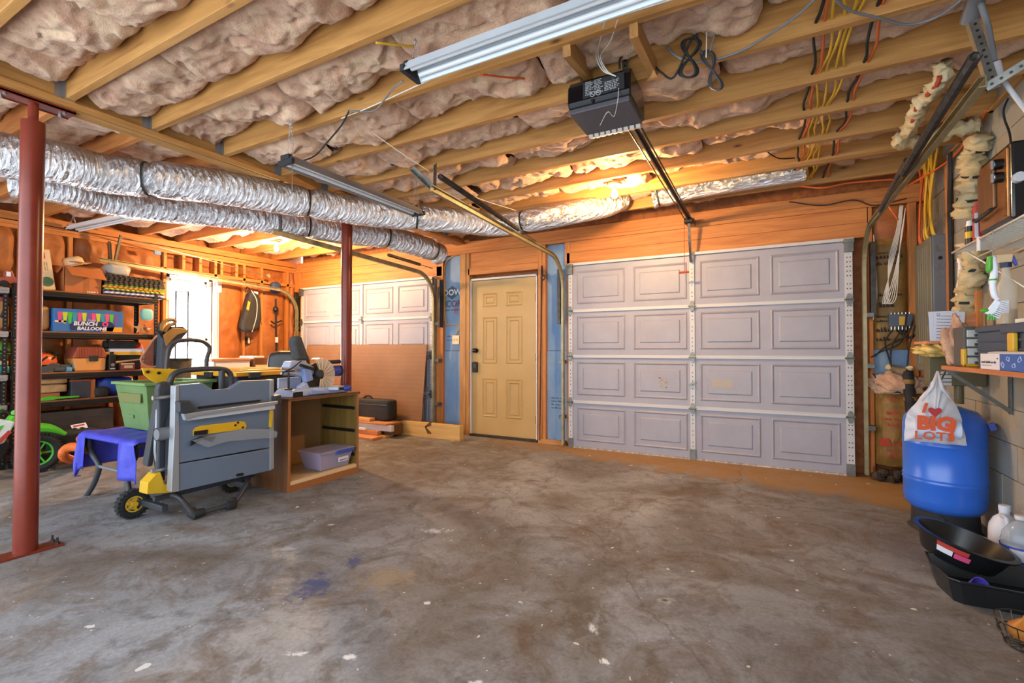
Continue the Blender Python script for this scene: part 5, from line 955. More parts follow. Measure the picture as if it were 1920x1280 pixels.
# white cabinet with a wooden top and a brown case
t = thing('white_cabinet', 'white low cabinet with an orange wooden top under the left wall', 'cabinet'); y0, y1 = sy(402, -6.35), sy(470, -6.35); zt = 1.02; MB().box((-6.96, y0, 0), (-6.36, y1, zt - .03)).build('body', 'white_paint', t, bevel=.004); MB().box((-6.97, y0 - .03, zt - .03), (-6.34, y1 + .0, zt + .005)).build('worktop', 'redwood_y', t, bevel=.006)
for k in range(2): MB().box((-6.36, y0 + .015, .1 + .44 * k), (-6.345, y1 - .015, .52 + .44 * k)).build('drawer', 'white_paint', t, bevel=.004); MB().box((-6.345, y1 - .07, .42 + .42 * k), (-6.33, y1 - .055, .46 + .42 * k)).build('handle', 'dark_steel', t)
fin(t)
t = thing('old_speaker', 'brown cloth fronted speaker cabinet next to the white cabinet', 'speaker'); y0, y1 = sy(473, -6.3) + .05, sy(506, -6.3); MB().box((-6.75, y0, .0), (-6.33, y1, 1.03)).build('case', 'brown_wood', t, bevel=.01); MB().box((-6.33, y0 + .02, .1), (-6.322, y1 - .02, .93)).build('grille_cloth', 'game_cream', t); MB().box((-6.7, y0 + .02, 1.03), (-6.38, y1 - .03, 1.055)).build('white_top', 'white_paint', t, bevel=.004); fin(t)
# hanging on the left wall
t = thing('tent_bag', 'long black tent bag with grey piping hanging on the left wall', 'bag'); gx = XL + .06; G = lambda u, v: on(u, v, 'x', gx); pts = [(463, 545), (474, 548), (482, 560), (484, 600), (478, 618), (460, 624), (448, 618), (447, 605), (455, 575)]
MB().prism([(G(u, v).y, G(u, v).z) for u, v in pts], (XL + .04, 0, 0), (0, 1, 0), (0, 0, 1), (.13, 0, 0)).build('bag', 'black_matte', t, bevel=.04, seg=3); MB().tube(spline([G(463, 545) + Vector((.11, 0, 0)), G(472, 565) + Vector((.125, 0, 0)), G(471, 595) + Vector((.125, 0, 0)), G(465, 622) + Vector((.10, 0, 0))], 5), .006, 6).build('piping', 'light_grey', t)
MB().tube(spline([G(462, 545), G(463, 538), G(469, 543)], 5), .008, 6).build('hanging_loop', 'black', t); MB().box(G(468, 547) + Vector((.10, 0, 0)), G(476, 552) + Vector((.105, 0, 0))).build('tag', 'paper', t); MB().prism([(G(u, v).y, G(u, v).z) for u, v in ((457, 565), (461, 567), (458, 582), (454, 580))], (XL + .165, 0, 0), (0, 1, 0), (0, 0, 1), (.006, 0, 0)).build('print', 'sunny', t); fin(t)
t = thing('string_trimmer', 'black string trimmer hanging head up with a blue cover', 'trimmer'); M('navy_cloth', '2b3f66', .7); gx = XL + .07; MB().tube([G(517, 560), G(518, 690)], .014, 8).build('shaft', 'black', t, smooth=True); MB().soft(G(508, 530) - Vector((.05, 0, 0)) + Vector((0, 0, -.16)), G(525, 530) + Vector((.05, 0, 0)), .6, 10, .05, 3).build('cover', 'navy_cloth', t, smooth='full')
MB().tube(spline([G(508, 602), G(514, 606), G(520, 604), G(528, 601)], 4), .013, 8).build('handle', 'black', t); MB().ell(G(517, 580), (.04, .045, .05)).build('clamp', 'black', t, smooth=True); MB().box(G(515, 632) + Vector((.014, 0, 0)), G(520, 642) + Vector((.02, 0, 0))).build('label_panel', 'paper', t); fin(t)
p = on(466, 638, 'x', XL + .02); t = thing('wall_outlet', 'open metal outlet box with a pale socket on a left wall stud', 'outlet'); MB().box((XL - .03, p.y - .03, p.z - .055), (XL + .02, p.y + .035, p.z + .055)).build('box', 'dark_steel', t); MB().box((XL + .02, p.y - .012, p.z - .045), (XL + .028, p.y + .02, p.z + .045)).build('socket', 'game_cream', t, bevel=.004); fin(t)
p = on(409, 535, 'x', XL + .02); t = thing('switch_box', 'small white device fixed beside the window casing', 'switch'); MB().box((XL + .012, p.y - .03, p.z - .10), (XL + .05, p.y + .035, p.z + .08)).build('case', 'vinyl', t, bevel=.006); MB().box((XL + .05, p.y - .012, p.z - .04), (XL + .055, p.y + .018, p.z + .02)).build('button', 'light_grey', t); MB().tube([(XL + .03, p.y, p.z - .1), (XL + .03, p.y + .005, .9)], .006, 6).build('cord', 'white_cable', t); fin(t)
# office chair
t = thing('office_chair', 'black padded office chair behind the cabinet', 'chair'); ox, oy = -5.15, 3.72; T_ = Matrix.Translation((ox, oy, 0)) @ Matrix.Rotation(R(35), 4, 'Z'); M('leather', '24201e', .35, bmp=.15, bscale=20)
MB().soft((-.25, .16, .60), (.25, .28, 1.13), .45, 14, .01, 3, T_).build('backrest', 'leather', t, smooth='full'); MB().soft((-.26, -.27, .42), (.26, .24, .54), .4, 14, .01, 4, T_).build('seat', 'leather', t, smooth='full'); MB().cyl(T_ @ Vector((0, 0, .1)), T_ @ Vector((0, 0, .43)), .03, n=12).build('gas_lift', 'black', t)
for k in range(5):
    a = k * 2 * math.pi / 5; e = T_ @ Vector((.28 * math.cos(a), .28 * math.sin(a), .07)); MB().bar(T_ @ Vector((0, 0, .11)), e, .04, .03).build('base_leg', 'black', t, bevel=.006); MB().cyl(e + Vector((-.02, 0, -.04)), e + Vector((.02, 0, -.04)), .03, n=12).build('caster', 'black', t)
for s in (-1, 1): MB().tube(spline([T_ @ Vector((s * .27, -.1, .48)), T_ @ Vector((s * .31, -.1, .62)), T_ @ Vector((s * .31, .12, .66)), T_ @ Vector((s * .26, .2, .72))], 5), .018, 8).build('armrest', 'black', t, smooth=True)
MB().bar(T_ @ Vector((0, .2, .46)), T_ @ Vector((0, .27, .75)), .06, .02).build('back_support', 'black', t); fin(t)

# ================================================================ tarp covered table, bin, tote
t = thing('patio_table', 'low table with bent dark legs under a blue tarpaulin', 'table'); tz = .5; tx0, tx1, ty0, ty1 = -4.72, -3.90, 1.68, 3.0
MB().tube([(tx0 + .03, ty0 + .03, tz - .03), (tx1 - .03, ty0 + .03, tz - .03), (tx1 - .03, ty1 - .03, tz - .03), (tx0 + .03, ty1 - .03, tz - .03)], .022, 8, closed=True).build('top_frame', 'dark_grey', t); MB().box((tx0 + .03, ty0 + .03, tz - .02), (tx1 - .03, ty1 - .03, tz - .006)).build('top_panel', 'grey_plastic', t)
for y in (ty0 + .03, ty1 - .06):
    for s, x in ((-1, tx0 + .03), (1, tx1 - .06)): MB().tube(spline([(x, y, tz - .03), (x + (.02 if s < 0 else -.02), y, .36), (x + (.16 if s < 0 else -.14), y, .27), (x + (.17 if s < 0 else -.12), y, .22), (x + (.09 if s < 0 else -.08), y, .10), (x + (-.02 if s < 0 else .0), y, 0)], 6), .019, 10).build('leg', 'dark_grey', t, smooth=True)
    MB().cyl((tx0 + .2, y, .25), (tx1 - .2, y, .25), .012, n=8).build('cross_bar', 'grey_plastic', t)
fin(t)
def drape():
    m = MB(); nx, ny = 46, 60; g = 9; ovl = .30; xs = np.linspace(tx0 - ovl, tx1 + .02, nx); ys = np.linspace(ty0 - ovl, ty1 + .05, ny)
    for X in xs:
        for Y in ys:
            dx = max(tx0 - X, 0) + max(X - tx1, 0); dy = max(ty0 - Y, 0) + max(Y - ty1, 0); d = math.hypot(dx, dy); ov = dx + dy
            x = min(max(X, tx0), tx1) + (.024 + .02 * math.sin(Y * 21) * min(1, dx / .15)) * (-1 if X < tx0 else (1 if X > tx1 else 0)); y = min(max(Y, ty0), ty1) + (.024 + .02 * math.sin(X * 23) * min(1, dy / .15)) * (-1 if Y < ty0 else (1 if Y > ty1 else 0))
            z = tz + .007 - ov * .95 + .004 * math.sin(X * 31 + Y * 17) * (ov == 0)
            if dy and -4.62 < X < -4.08: z = max(z, tz - .03); y = ty0 - .024
            m.v.append((x, y, max(z, .16)))
    m.f = [(i * ny + j, (i + 1) * ny + j, (i + 1) * ny + j + 1, i * ny + j + 1) for i in range(nx - 1) for j in range(ny - 1)]; return m
M('tarp_bright', '3438b0', .5, c2='4a4fc0', scale=9, bmp=.4, bscale=16); tp = drape().build('tarpaulin', 'tarp_bright', None, smooth='full'); md = tp.modifiers.new('thickness', 'SOLIDIFY'); md.thickness = .003; fin(tag(tp, 'bright blue tarpaulin spread over the low table', 'tarp'))
def tub(x0, x1, y0, y1, z0, z1, inset, th, mb=None):
    m = mb or MB(); o0 = [(x0 + inset, y0 + inset), (x1 - inset, y0 + inset), (x1 - inset, y1 - inset), (x0 + inset, y1 - inset)]; o1 = [(x0, y0), (x1, y0), (x1, y1), (x0, y1)]; q = lambda P, d: [(P[0][0] + d, P[0][1] + d), (P[1][0] - d, P[1][1] + d), (P[2][0] - d, P[2][1] - d), (P[3][0] + d, P[3][1] - d)]
    vs = [(a, b, z0) for a, b in o0] + [(a, b, z1) for a, b in o1] + [(a, b, z1) for a, b in q(o1, th)] + [(a, b, z0 + th) for a, b in q(o0, th)]
    return m.add(vs, [(3, 2, 1, 0)] + [(i, (i + 1) % 4, 4 + (i + 1) % 4, 4 + i) for i in range(4)] + [(4 + i, 4 + (i + 1) % 4, 8 + (i + 1) % 4, 8 + i) for i in range(4)] + [(8 + i, 8 + (i + 1) % 4, 12 + (i + 1) % 4, 12 + i) for i in range(4)] + [(12, 13, 14, 15)])
M('bin_green', '587844', .45, c2='6c8556', scale=4); M('bin_rim', '6d9058', .4); t = thing('storage_bin', 'green plastic storage bin standing on the blue tarpaulin', 'bin'); b = (-4.66, -4.17, 1.86, 2.36, .512, .875)
tub(*b[:4], b[4], b[5], .05, .006).build('tub', 'bin_green', t, bevel=.008); r_ = MB()
for a_, c_ in (((b[0] - .02, b[2] - .02, b[5] - .01), (b[1] + .02, b[2] + .005, b[5] + .012)), ((b[0] - .02, b[3] - .005, b[5] - .01), (b[1] + .02, b[3] + .02, b[5] + .012)), ((b[0] - .02, b[2], b[5] - .01), (b[0] + .005, b[3], b[5] + .012)), ((b[1] - .005, b[2], b[5] - .01), (b[1] + .02, b[3], b[5] + .012))): r_.box(a_, c_)
r_.build('rim', 'bin_rim', t, bevel=.004); M('bin_label', '6d6f3a', .6); MB().prism([(-.17, 0), (.17, 0), (.165, -.07), (-.165, -.07)], ((b[0] + b[1]) / 2, b[2] + .006, .80), (1, 0, 0), (0, 0, 1), (0, -.008, 0)).build('label_panel', 'bin_label', t); MB().box((b[0] + .14, b[2] + .028, .60), (b[0] + .24, b[2] + .034, .625)).build('embossed_mark', 'bin_green', t); fin(t)
M('lid_yellow', 'd79a22', .4); t = thing('storage_tote', 'black storage tote with a yellow lid behind the table saw', 'tote'); b = (-4.55, -3.93, 2.42, 2.97, .512, .93); tub(*b[:4], b[4], b[5], .03, .006).build('tub', 'black_matte', t, bevel=.008)
lid = MB().box((b[0] - .03, b[2] - .03, .915), (b[1] + .03, b[3] + .03, .955)).build('lid', 'lid_yellow', t, bevel=.008); MB().box((b[0] + .04, b[2] + .04, .955), (b[1] - .04, b[3] - .04, .968)).build('lid_plateau', 'lid_yellow', lid, bevel=.006)
for k in range(3): MB().box((b[0] + .08, b[2] + .07 + k * .16, .968), (b[1] - .08, b[2] + .15 + k * .16, .975)).build('lid_rib', 'lid_yellow', lid, bevel=.003)
MB().box((b[0] + .2, b[2] - .045, .90), (b[0] + .32, b[2] - .02, .95)).build('latch', 'black', t, bevel=.005); MB().box((b[1] + .02, b[2] + .08, .90), (b[1] + .045, b[2] + .18, .95)).build('latch', 'dark_grey', t, bevel=.005); fin(t)

# ================================================================ table saw folded on its stand
M('saw_blue', '5d6c80', .4, c2='637287', scale=3); M('saw_dark', '33363c', .45); M('saw_silver', 'a3a8ae', .35, .5); M('saw_yellow', 'cfa31c', .4); M('film', 'aeb4ba', .15, alpha=.28)
t = thing('table_saw', 'blue grey folding table saw tipped upright on its wheeled stand', 'table saw'); fxs = -3.36; P_ = lambda u, v, d=0: on(u, v, 'x', fxs + d); g2 = lambda pts, d=0: [(P_(u, v, d).y, P_(u, v, d).z) for u, v in pts]
PR = lambda pts, d0, th, d=0: MB().prism(g2(pts, d), (fxs + d0, 0, 0), (0, 1, 0), (0, 0, 1), (th, 0, 0))
PR([(335, 722), (380, 718), (401, 731), (432, 728), (454, 714), (506, 712), (506, 838), (335, 868)], -.05, .05).build('table_top', 'saw_blue', t, bevel=.004)
PR([(335, 870), (506, 841), (506, 882), (335, 921)], -.05, .048).build('extension_panel', 'saw_blue', t, bevel=.004)
PR([(328, 723), (335.5, 722), (335.5, 921), (320.5, 922), (326, 810)], -.055, .06).build('edge_rail', 'saw_silver', t, bevel=.003); PR([(505.5, 712), (513, 711), (513, 878), (505.5, 882)], -.055, .06).build('edge_rail', 'saw_silver', t, bevel=.003)
PR([(342, 776), (519, 751), (519, 757), (360, 781), (346, 788)], .03, .035, .05).build('fence_rail', 'saw_silver', t, bevel=.003); PR([(345, 781), (512, 757), (512, 766), (350, 788)], .0, .045, .02).build('fence_rail', 'light_grey', t, bevel=.002)
PR([(371, 762), (487, 749), (487, 752), (371, 766)], .0, .012).build('mitre_slot', 'black', t); PR([(327, 752), (346, 750), (357, 766), (352, 772), (328, 772)], .0, .06).build('fence_clamp', 'saw_dark', t, bevel=.006); PR([(508, 742), (521, 739), (523, 756), (510, 758)], -.02, .06).build('fence_clamp', 'saw_dark', t, bevel=.006)
PR([(361, 808), (366, 801), (375, 798), (450, 789), (459, 791), (462, 798), (459, 804), (362, 817)], .0, .006).build('throat_plate', 'saw_yellow', t, bevel=.002); PR([(363, 808), (388, 805), (387, 813), (362, 816)], .006, .008).build('blade_slot', 'black', t)
for u, v in ((446, 792), (455, 801), (441, 797)): c = P_(u, v, .006); MB().cyl(c, c + Vector((.004, 0, 0)), .008, n=10).build('screw', 'black', t)
PR([(355, 825), (372, 820), (402, 813), (450, 803), (500, 803), (515, 808), (513, 820), (480, 822), (420, 827), (385, 838), (365, 830)], .012, .03).build('bagged_guard', 'film', t, bevel=.01); PR([(354, 826), (374, 817), (402, 817), (394, 828), (378, 822), (353, 836)], .01, .015).build('guard_handle', 'black', t, bevel=.004)
PR([(505, 770), (509, 769), (507, 800), (504, 800)], .0, .02).build('latch', 'saw_yellow', t); PR([(443, 888), (456, 886), (456, 891), (443, 893)], .0, .003).build('small_label', 'black', t)
# machine body behind the table
MB().box((fxs - .30, 1.72, .30), (fxs - .05, 2.28, .84)).build('motor_housing', 'saw_dark', t, bevel=.02)
for v in (745, 880): a = P_(303, v, -.10); MB().cyl((fxs - .10, 1.58, a.z), (fxs - .10, 1.70, a.z), .014, n=10).build('rack_tube', 'zinc', t, smooth=True)
a = P_(305, 813, -.09); MB().cyl((a.x, a.y - .035, a.z), (a.x, a.y + .09, a.z), .042, n=20, cap=False).cyl((a.x, a.y - .035, a.z), (a.x, a.y + .05, a.z), .035, n=20).build('dust_port', 'grey_plastic', t, smooth=True)
# stand: two side frames, yellow end plates, handle, feet, wheels
PR([(294, 730), (298, 718), (313, 714), (320, 722), (320, 760), (310, 790), (309, 900), (294, 905), (296, 770)], -.16, .05, -.12).build('side_frame', 'saw_dark', t, bevel=.01)
MB().bar(on(301, 726, 'x', fxs - .22), on(276, 872, 'x', fxs - .30), .035, .07, (1, 0, 0)).build('side_leg', 'saw_dark', t, bevel=.008)
MB().tube(spline([on(306, 800, 'x', fxs - .14), on(296, 765, 'x', fxs - .14), on(293, 800, 'x', fxs - .14), on(291, 850, 'x', fxs - .14), on(300, 885, 'x', fxs - .14)], 5), .008, 6).build('release_bar', 'saw_silver', t)
PR([(272, 690), (342, 692), (334, 715), (306, 721), (290, 714), (276, 703)], -.25, .012, -.2).build('end_plate', 'saw_yellow', t, bevel=.003); PR([(266, 924), (268, 903), (284, 886), (292, 882), (300, 905), (318, 905), (322, 920)], -.18, .10, -.14).build('wheel_bracket', 'saw_yellow', t, bevel=.004)
for u, v in ((276, 697), (297, 699)): c = on(u, v, 'x', fxs - .235); MB().cyl(c, c + Vector((.012, 0, 0)), .010, n=10).build('bolt', 'black', t)
hq = lambda u, v: on(u, v, 'x', fxs - .17); MB().tube(spline([hq(318, 748), hq(318, 725), hq(323, 705), hq(340, 695), hq(370, 692), hq(400, 691), hq(420, 692), hq(431, 700), hq(434, 715), hq(434, 735)], 5), .019, 10).build('handle', 'saw_dark', t, smooth=True); MB().cyl(hq(416, 693), hq(416, 735), .022, n=10).build('handle_upright', 'saw_dark', t, smooth=True)
wr = .098
for y, u in ((1.628, 0), (2.30, 1)):
    w = MB().tube([(-3.80, y + .07 * math.cos(a), wr + .07 * math.sin(a)) for a in [k * math.pi / 14 for k in range(28)]], .028, 10, closed=True).build('tyre', 'rubber', t, smooth=True)
    kn = MB()
    for k in range(22):
        a = k * math.pi / 11
        for s in (-1, 1): kn.box((-3.80 + s * .014 - .012, y + .089 * math.cos(a) - .008, wr + .089 * math.sin(a) - .008), (-3.80 + s * .014 + .012, y + .089 * math.cos(a) + .008, wr + .089 * math.sin(a) + .008))
    tag(kn.build('tread', 'rubber', w), kind='stuff'); m = MB()
    for k in range(5): a = k * 2 * math.pi / 5; m.bar((-3.80, y, wr), (-3.80, y + .055 * math.cos(a), wr + .055 * math.sin(a)), .016, .03, (1, 0, 0))
    m.lathe([(.045, -.022), (.058, -.022), (.058, .022), (.045, .022)], 22, Matrix.Translation((-3.80, y, wr)) @ Matrix.Rotation(R(90), 4, 'Y')).cyl((-3.835, y, wr), (-3.765, y, wr), .018, n=12).build('hub', 'saw_yellow', t, smooth=True)
MB().cyl((-3.78, 1.63, wr), (-3.78, 2.30, wr), .013, n=10).build('axle', 'saw_dark', t); [MB().box((-3.80, y, wr - .02), (-3.50, y + .04, wr + .02)).build('wheel_arm', 'saw_dark', t, bevel=.005) for y in (1.66, 2.24)]
MB().bar((fxs - .16, 1.62, .17), (fxs - .16, 2.33, .17), .03, .03).build('base_bar', 'saw_dark', t, bevel=.006)
e1, e2 = Vector((-3.40, 1.80, .035)), Vector((-3.375, 2.06, .035))
MB().tube(spline([(-3.52, 1.72, .17), (-3.46, 1.74, .16), (-3.42, 1.78, .08), e1], 6), .017, 10).build('foot_tube', 'saw_dark', t, smooth=True); MB().tube(spline([(-3.52, 2.24, .17), (-3.46, 2.22, .16), (-3.40, 2.13, .09), e2], 6), .017, 10).build('foot_tube', 'saw_dark', t, smooth=True); MB().cyl(e1, e2, .016, n=12).build('foot_bar', 'saw_dark', t, smooth=True)
for e, d in ((e1, Vector((0, .07, 0))), (e2, Vector((0, -.05, 0)))): MB().tube([e + Vector((-.03, 0, .035)), e + Vector((-.008, 0, .005)), e, e + d], [.026, .032, .033, .027], 12).build('foot_elbow', 'black_matte', t, smooth=True)
fin(t, Vector((-3.6, 1.98, 0)))

# ================================================================ cabinet carcass with mitre saw
cx0, cx1, cy0, cy1, cz = -3.87, -3.37, 2.49, 3.23, .752; t = thing('open_cabinet', 'brown wood grain cabinet without drawers standing open', 'cabinet')
M('brown_edge', '9a6236', .5); M('panel_tan', '957046', .7, c2='8a673f', scale=2)
MB().box((cx0, cy0, 0), (cx1, cy0 + .022, cz - .02)).build('side_panel', 'brown_wood', t, bevel=.001); MB().box((cx0, cy1 - .022, 0), (cx1, cy1, cz - .02)).build('side_panel', 'oak_inner', t, bevel=.001); MB().box((cx0 - .005, cy0 - .01, cz - .02), (cx1 + .012, cy1 + .01, cz)).build('top_board', 'brown_wood', t, bevel=.003)
MB().box((cx0 + .004, cy0 + .02, .03), (cx0 + .012, cy1 - .02, cz - .02)).build('back_board', 'panel_tan', t); MB().box((cx0 + .02, cy0 + .022, .055), (cx1 - .03, cy1 - .022, .075)).build('bottom_board', 'game_cream', t); MB().box((cx1 - .02, cy0 + .022, .0), (cx1 - .002, cy1 - .022, .055)).build('toe_rail', 'brown_edge', t); MB().box((cx1 - .04, cy0 + .022, .055), (cx1 - .001, cy1 - .022, .085)).build('front_rail', 'game_cream', t)
for y in (cy0 + .011, cy1 - .011): MB().box((cx1, y - .011, 0), (cx1 + .004, y + .011, cz - .02)).build('edge_band', 'brown_edge', t)
MB().box((cx1 - .0, cy0, cz - .022), (cx1 + .013, cy1, cz - .019)).build('top_edge_band', 'brown_edge', t)
for z in (.60, .39, .17): MB().box((cx0 + .05, cy1 - .036, z - .014), (cx1 - .02, cy1 - .022, z + .014)).build('drawer_slide', 'black', t, bevel=.003)
fin(t)
M('clear_lilac', 'b9b3cf', .25, alpha=.5); M('handle_blue', '3c4fa8', .4); t = thing('plastic_tub', 'clear plastic tub with blue clip handles inside the open cabinet', 'tub'); b = (-3.66, -3.385, 2.82, 3.18, .088, .235); tub(*b, .03, .004).build('tub', 'clear_lilac', t, bevel=.004)
MB().box((b[0] - .01, b[2] - .015, b[5]), (b[1] + .012, b[3] + .012, b[5] + .018)).build('lid', 'clear_lilac', t, bevel=.005); MB().box((b[1] - .01, b[2] + .16, b[5] - .02), (b[1] + .022, b[3] + .0, b[5] + .012)).build('clip_handle', 'handle_blue', t, bevel=.006); MB().box((b[1] + .0, b[2] + .19, b[4] + .05), (b[1] + .006, b[3] - .06, b[4] + .09)).build('label_panel', 'paper', t); scribble('ink', (b[1] + .0075, b[2] + .20, b[4] + .06), (0, 1, 0), (0, 0, 1), .02, .09, t)
MB().soft((b[0] + .05, b[2] + .05, b[4] + .006), (b[1] - .05, b[2] + .2, b[4] + .08), .6, 8, .06, 3).build('contents', 'pink', t, smooth='full'); MB().soft((b[0] + .05, b[2] + .2, b[4] + .006), (b[1] - .05, b[3] - .05, b[4] + .07), .6, 8, .06, 4).build('contents', 'light_grey', t, smooth='full'); fin(t)
# mitre saw
t = thing('mitre_saw', 'blue and silver mitre saw with a ribbed clear guard on the cabinet', 'mitre saw'); mx = -3.52; Ms = lambda u, v, d=0: on(u, v, 'x', mx + d); g3 = lambda pts, d=0: [(Ms(u, v, d).y, Ms(u, v, d).z) for u, v in pts]
PM = lambda pts, d0, th, d=0: MB().prism(g3(pts, d), (mx + d0, 0, 0), (0, 1, 0), (0, 0, 1), (th, 0, 0)); M('saw_light', 'a9b3cc', .4); M('saw_mid', '7d93c4', .4); M('motor_blue', '2c3f9c', .35); M('guard_clear', 'cfc6b8', .2, alpha=.62)
zt = cz + .001
MB().prism([(2.54, zt), (2.60, zt + .055), (2.76, zt + .06), (2.80, zt + .03), (2.90, zt + .03), (2.92, zt + .06), (3.12, zt + .06), (3.16, zt)], (mx - .14, 0, 0), (0, 1, 0), (0, 0, 1), (.24, 0, 0)).build('base', 'saw_light', t, bevel=.008)
MB().box((mx + .101, 2.57, zt), (mx + .105, 2.66, zt + .04)).build('base_recess', 'black', t); MB().cyl((mx - .02, 2.86, zt + .02), (mx - .02, 2.86, zt + .062), .14, n=30).build('turntable', 'saw_light', t, bevel=.003); MB().prism([(-.12, 0), (.12, 0), (.05, .02), (-.1, .03)], (mx + .12, 2.83, zt + .012), (0, 1, 0), (0, 0, 1), (.012, 0, 0)).build('mitre_scale', 'saw_mid', t, bevel=.003)
MB().bar((mx - .0, 2.87, zt + .045), (mx + .15, 3.0, zt + .045), .07, .03).build('table_arm', 'saw_light', t, bevel=.006); MB().ell((mx + .155, 3.09, zt + .042), (.03, .045, .028)).build('lock_knob', 'motor_blue', t, smooth=True); MB().cyl((mx + .12, 3.0, zt + .04), (mx + .155, 3.07, zt + .04), .012, n=8).build('knob_stem', 'black', t)
[MB().box((mx - .12, a, zt + .06), (mx - .095, b, zt + .15)).build('fence', 'saw_light', t, bevel=.004) for a, b in ((2.58, 2.80), (2.95, 3.14))]
PM([(541, 690), (546, 677), (566, 676), (590, 686), (590, 702), (575, 708), (545, 700)], -.10, .10).build('saw_head', 'saw_light', t, bevel=.012); PM([(564, 692), (578, 688), (582, 712), (570, 716)], -.02, .06).build('head_bracket', 'saw_mid', t, bevel=.006)
MB().bar(Ms(563, 684, .04), Ms(588, 692, .04), .03, .025).build('link_arm', 'black', t, bevel=.005); MB().bar(Ms(565, 720, -.02), Ms(573, 736, -.02), .08, .06, (1, 0, 0)).build('pivot_post', 'saw_light', t, bevel=.01)
bc = Ms(592, 704, 0); rb_ = .15; MB().cyl(bc + Vector((-.006, .02, -.01)), bc + Vector((-.002, .02, -.01)), .125, n=40).build('blade', 'dark_steel', t)
gd = MB(); n_ = 22; ring0, ring1 = [], []
for i in range(n_): a = R(-100 + 215 * i / (n_ - 1)); c_ = Vector((0, math.cos(a), math.sin(a))); ring0.append(bc + Vector((.045, .02, 0)) + c_ * .03); ring1.append(bc + Vector((.045, .02, 0)) + c_ * (rb_ + .006 * (i % 2)))
ring2 = [p + Vector((-.085, 0, 0)) for p in ring1]; gd.add(ring0 + ring1 + ring2, [(i, i + 1, n_ + i + 1, n_ + i) for i in range(n_ - 1)] + [(n_ + i, n_ + i + 1, 2 * n_ + i + 1, 2 * n_ + i) for i in range(n_ - 1)]); gd.build('blade_guard', 'guard_clear', t, smooth=False); rib = MB()
for i in range(0, n_, 2): rib.tube([ring0[i], ring0[i].lerp(ring1[i], .5) + Vector((.006, 0, 0)), ring1[i], ring2[i]], .0045, 5)
rib.build('guard_ribs', 'game_cream', t); MB().cyl(bc + Vector((.03, 0, .02)), bc + Vector((.065, 0, .02)), .035, n=18).build('arbor_cover', 'saw_dark', t, bevel=.004)
a = Ms(625, 695, -.02); MB().cyl((a.x, 3.0, a.z), (a.x, a.y + .06, a.z), .05, n=22).build('motor', 'motor_blue', t, bevel=.01); MB().cyl((a.x, a.y + .06, a.z), (a.x, a.y + .075, a.z), .052, n=22).build('motor_cap', 'black', t, bevel=.004); a = Ms(614, 679, .0); MB().cyl((a.x, a.y, a.z), (a.x, a.y + .14, a.z + .004), .018, n=12).build('handle', 'black_matte', t, smooth=True)
MB().tube([Ms(527, 690, 0), Ms(562, 695, 0)], .012, 10).tube([Ms(527, 700, -.05), Ms(562, 703, -.05)], .012, 10).build('slide_rail', 'zinc', t, smooth=True); MB().cyl(Ms(541, 696, .05), Ms(541, 730, .05), .009, n=10).cyl(Ms(541, 728, .05), Ms(541, 731, .05), .03, n=14).tube([Ms(530, 697, .05), Ms(552, 695, .05)], .007, 8).build('work_clamp', 'black', t)
MB().tube(spline([Ms(565, 676, .02), Ms(548, 690, .06), Ms(532, 698, .05), Ms(530, 705, .04), Ms(540, 704, .04)], 6), .005, 6).build('power_cord', 'black', t)
pts = [(553, 674), (547, 640), (550, 633), (557, 627), (562, 633), (574, 668), (574, 676)]; M('dust_cloth', '4a4a48', .9, c2='3a3a39', scale=20); MB().prism(g3(pts, -.03), (mx - .09, 0, 0), (0, 1, 0), (0, 0, 1), (.10, 0, 0)).build('dust_bag', 'dust_cloth', t, bevel=.025, seg=3); MB().cyl(Ms(566, 672, -.04), Ms(571, 682, -.04), .022, n=12).build('bag_collar', 'light_grey', t)
fin(t)

# ================================================================ leaning board, lumber, black bag
M('hardboard', '87603c', .65, c2='7d5836', scale=3); M('groove', '6a4828', .8); t = thing('hardboard_sheet', 'large brown hardboard sheet with a faint grid leaning on the small door', 'board'); T_ = Matrix.Translation((0, 5.03, .0)) @ Matrix.Rotation(R(-6), 4, 'X'); bx0, bx1 = on(572, 645, 'y', 5.12).x, on(797, 645, 'y', 5.12).x
MB().box((bx0, 0, 0), (bx1, .006, 1.225), T_).build('sheet', 'hardboard', t); m = MB()
for k in range(1, 20): m.box((bx0, -.0008, k * .061), (bx1, .001, k * .061 + .0025), T_)
m.build('score_lines', 'groove', t); fin(t)
wood('beam_pine', 'b98e4c', 'd9b36f', 'x')
xe = on(866, 800, 'y', 4.98).x
for k in range(2): solo(MB().box((-4.35, 4.93 + k * .045, 0), (xe, 4.972 + k * .045, .185)), 'timber_plank', 'beam_pine', ('thick pine plank on edge with a branching knot, facing the room', 'thick pine plank on edge doubled up behind the knotty one')[k], 'plank', 'doubled planks by the entry door', bevel=.003)
m = MB(); c = on(797, 800, 'y', 4.929); 
for a, l in ((35, .12), (20, .10), (-40, .12), (-55, .10)): m.prism([(0, -.006), (l, -.016), (l * 1.1, 0), (l, .014), (0, .006)], (c.x, 4.9295, c.z), (math.cos(R(a)), 0, math.sin(R(a))), (-math.sin(R(a)), 0, math.cos(R(a))), (0, -.0008, 0))
M('knot', '6b431c', .7); k_ = m.build('knot', 'knot', bpy.data.objects['timber_plank']); k_.location = -bpy.data.objects['timber_plank'].location
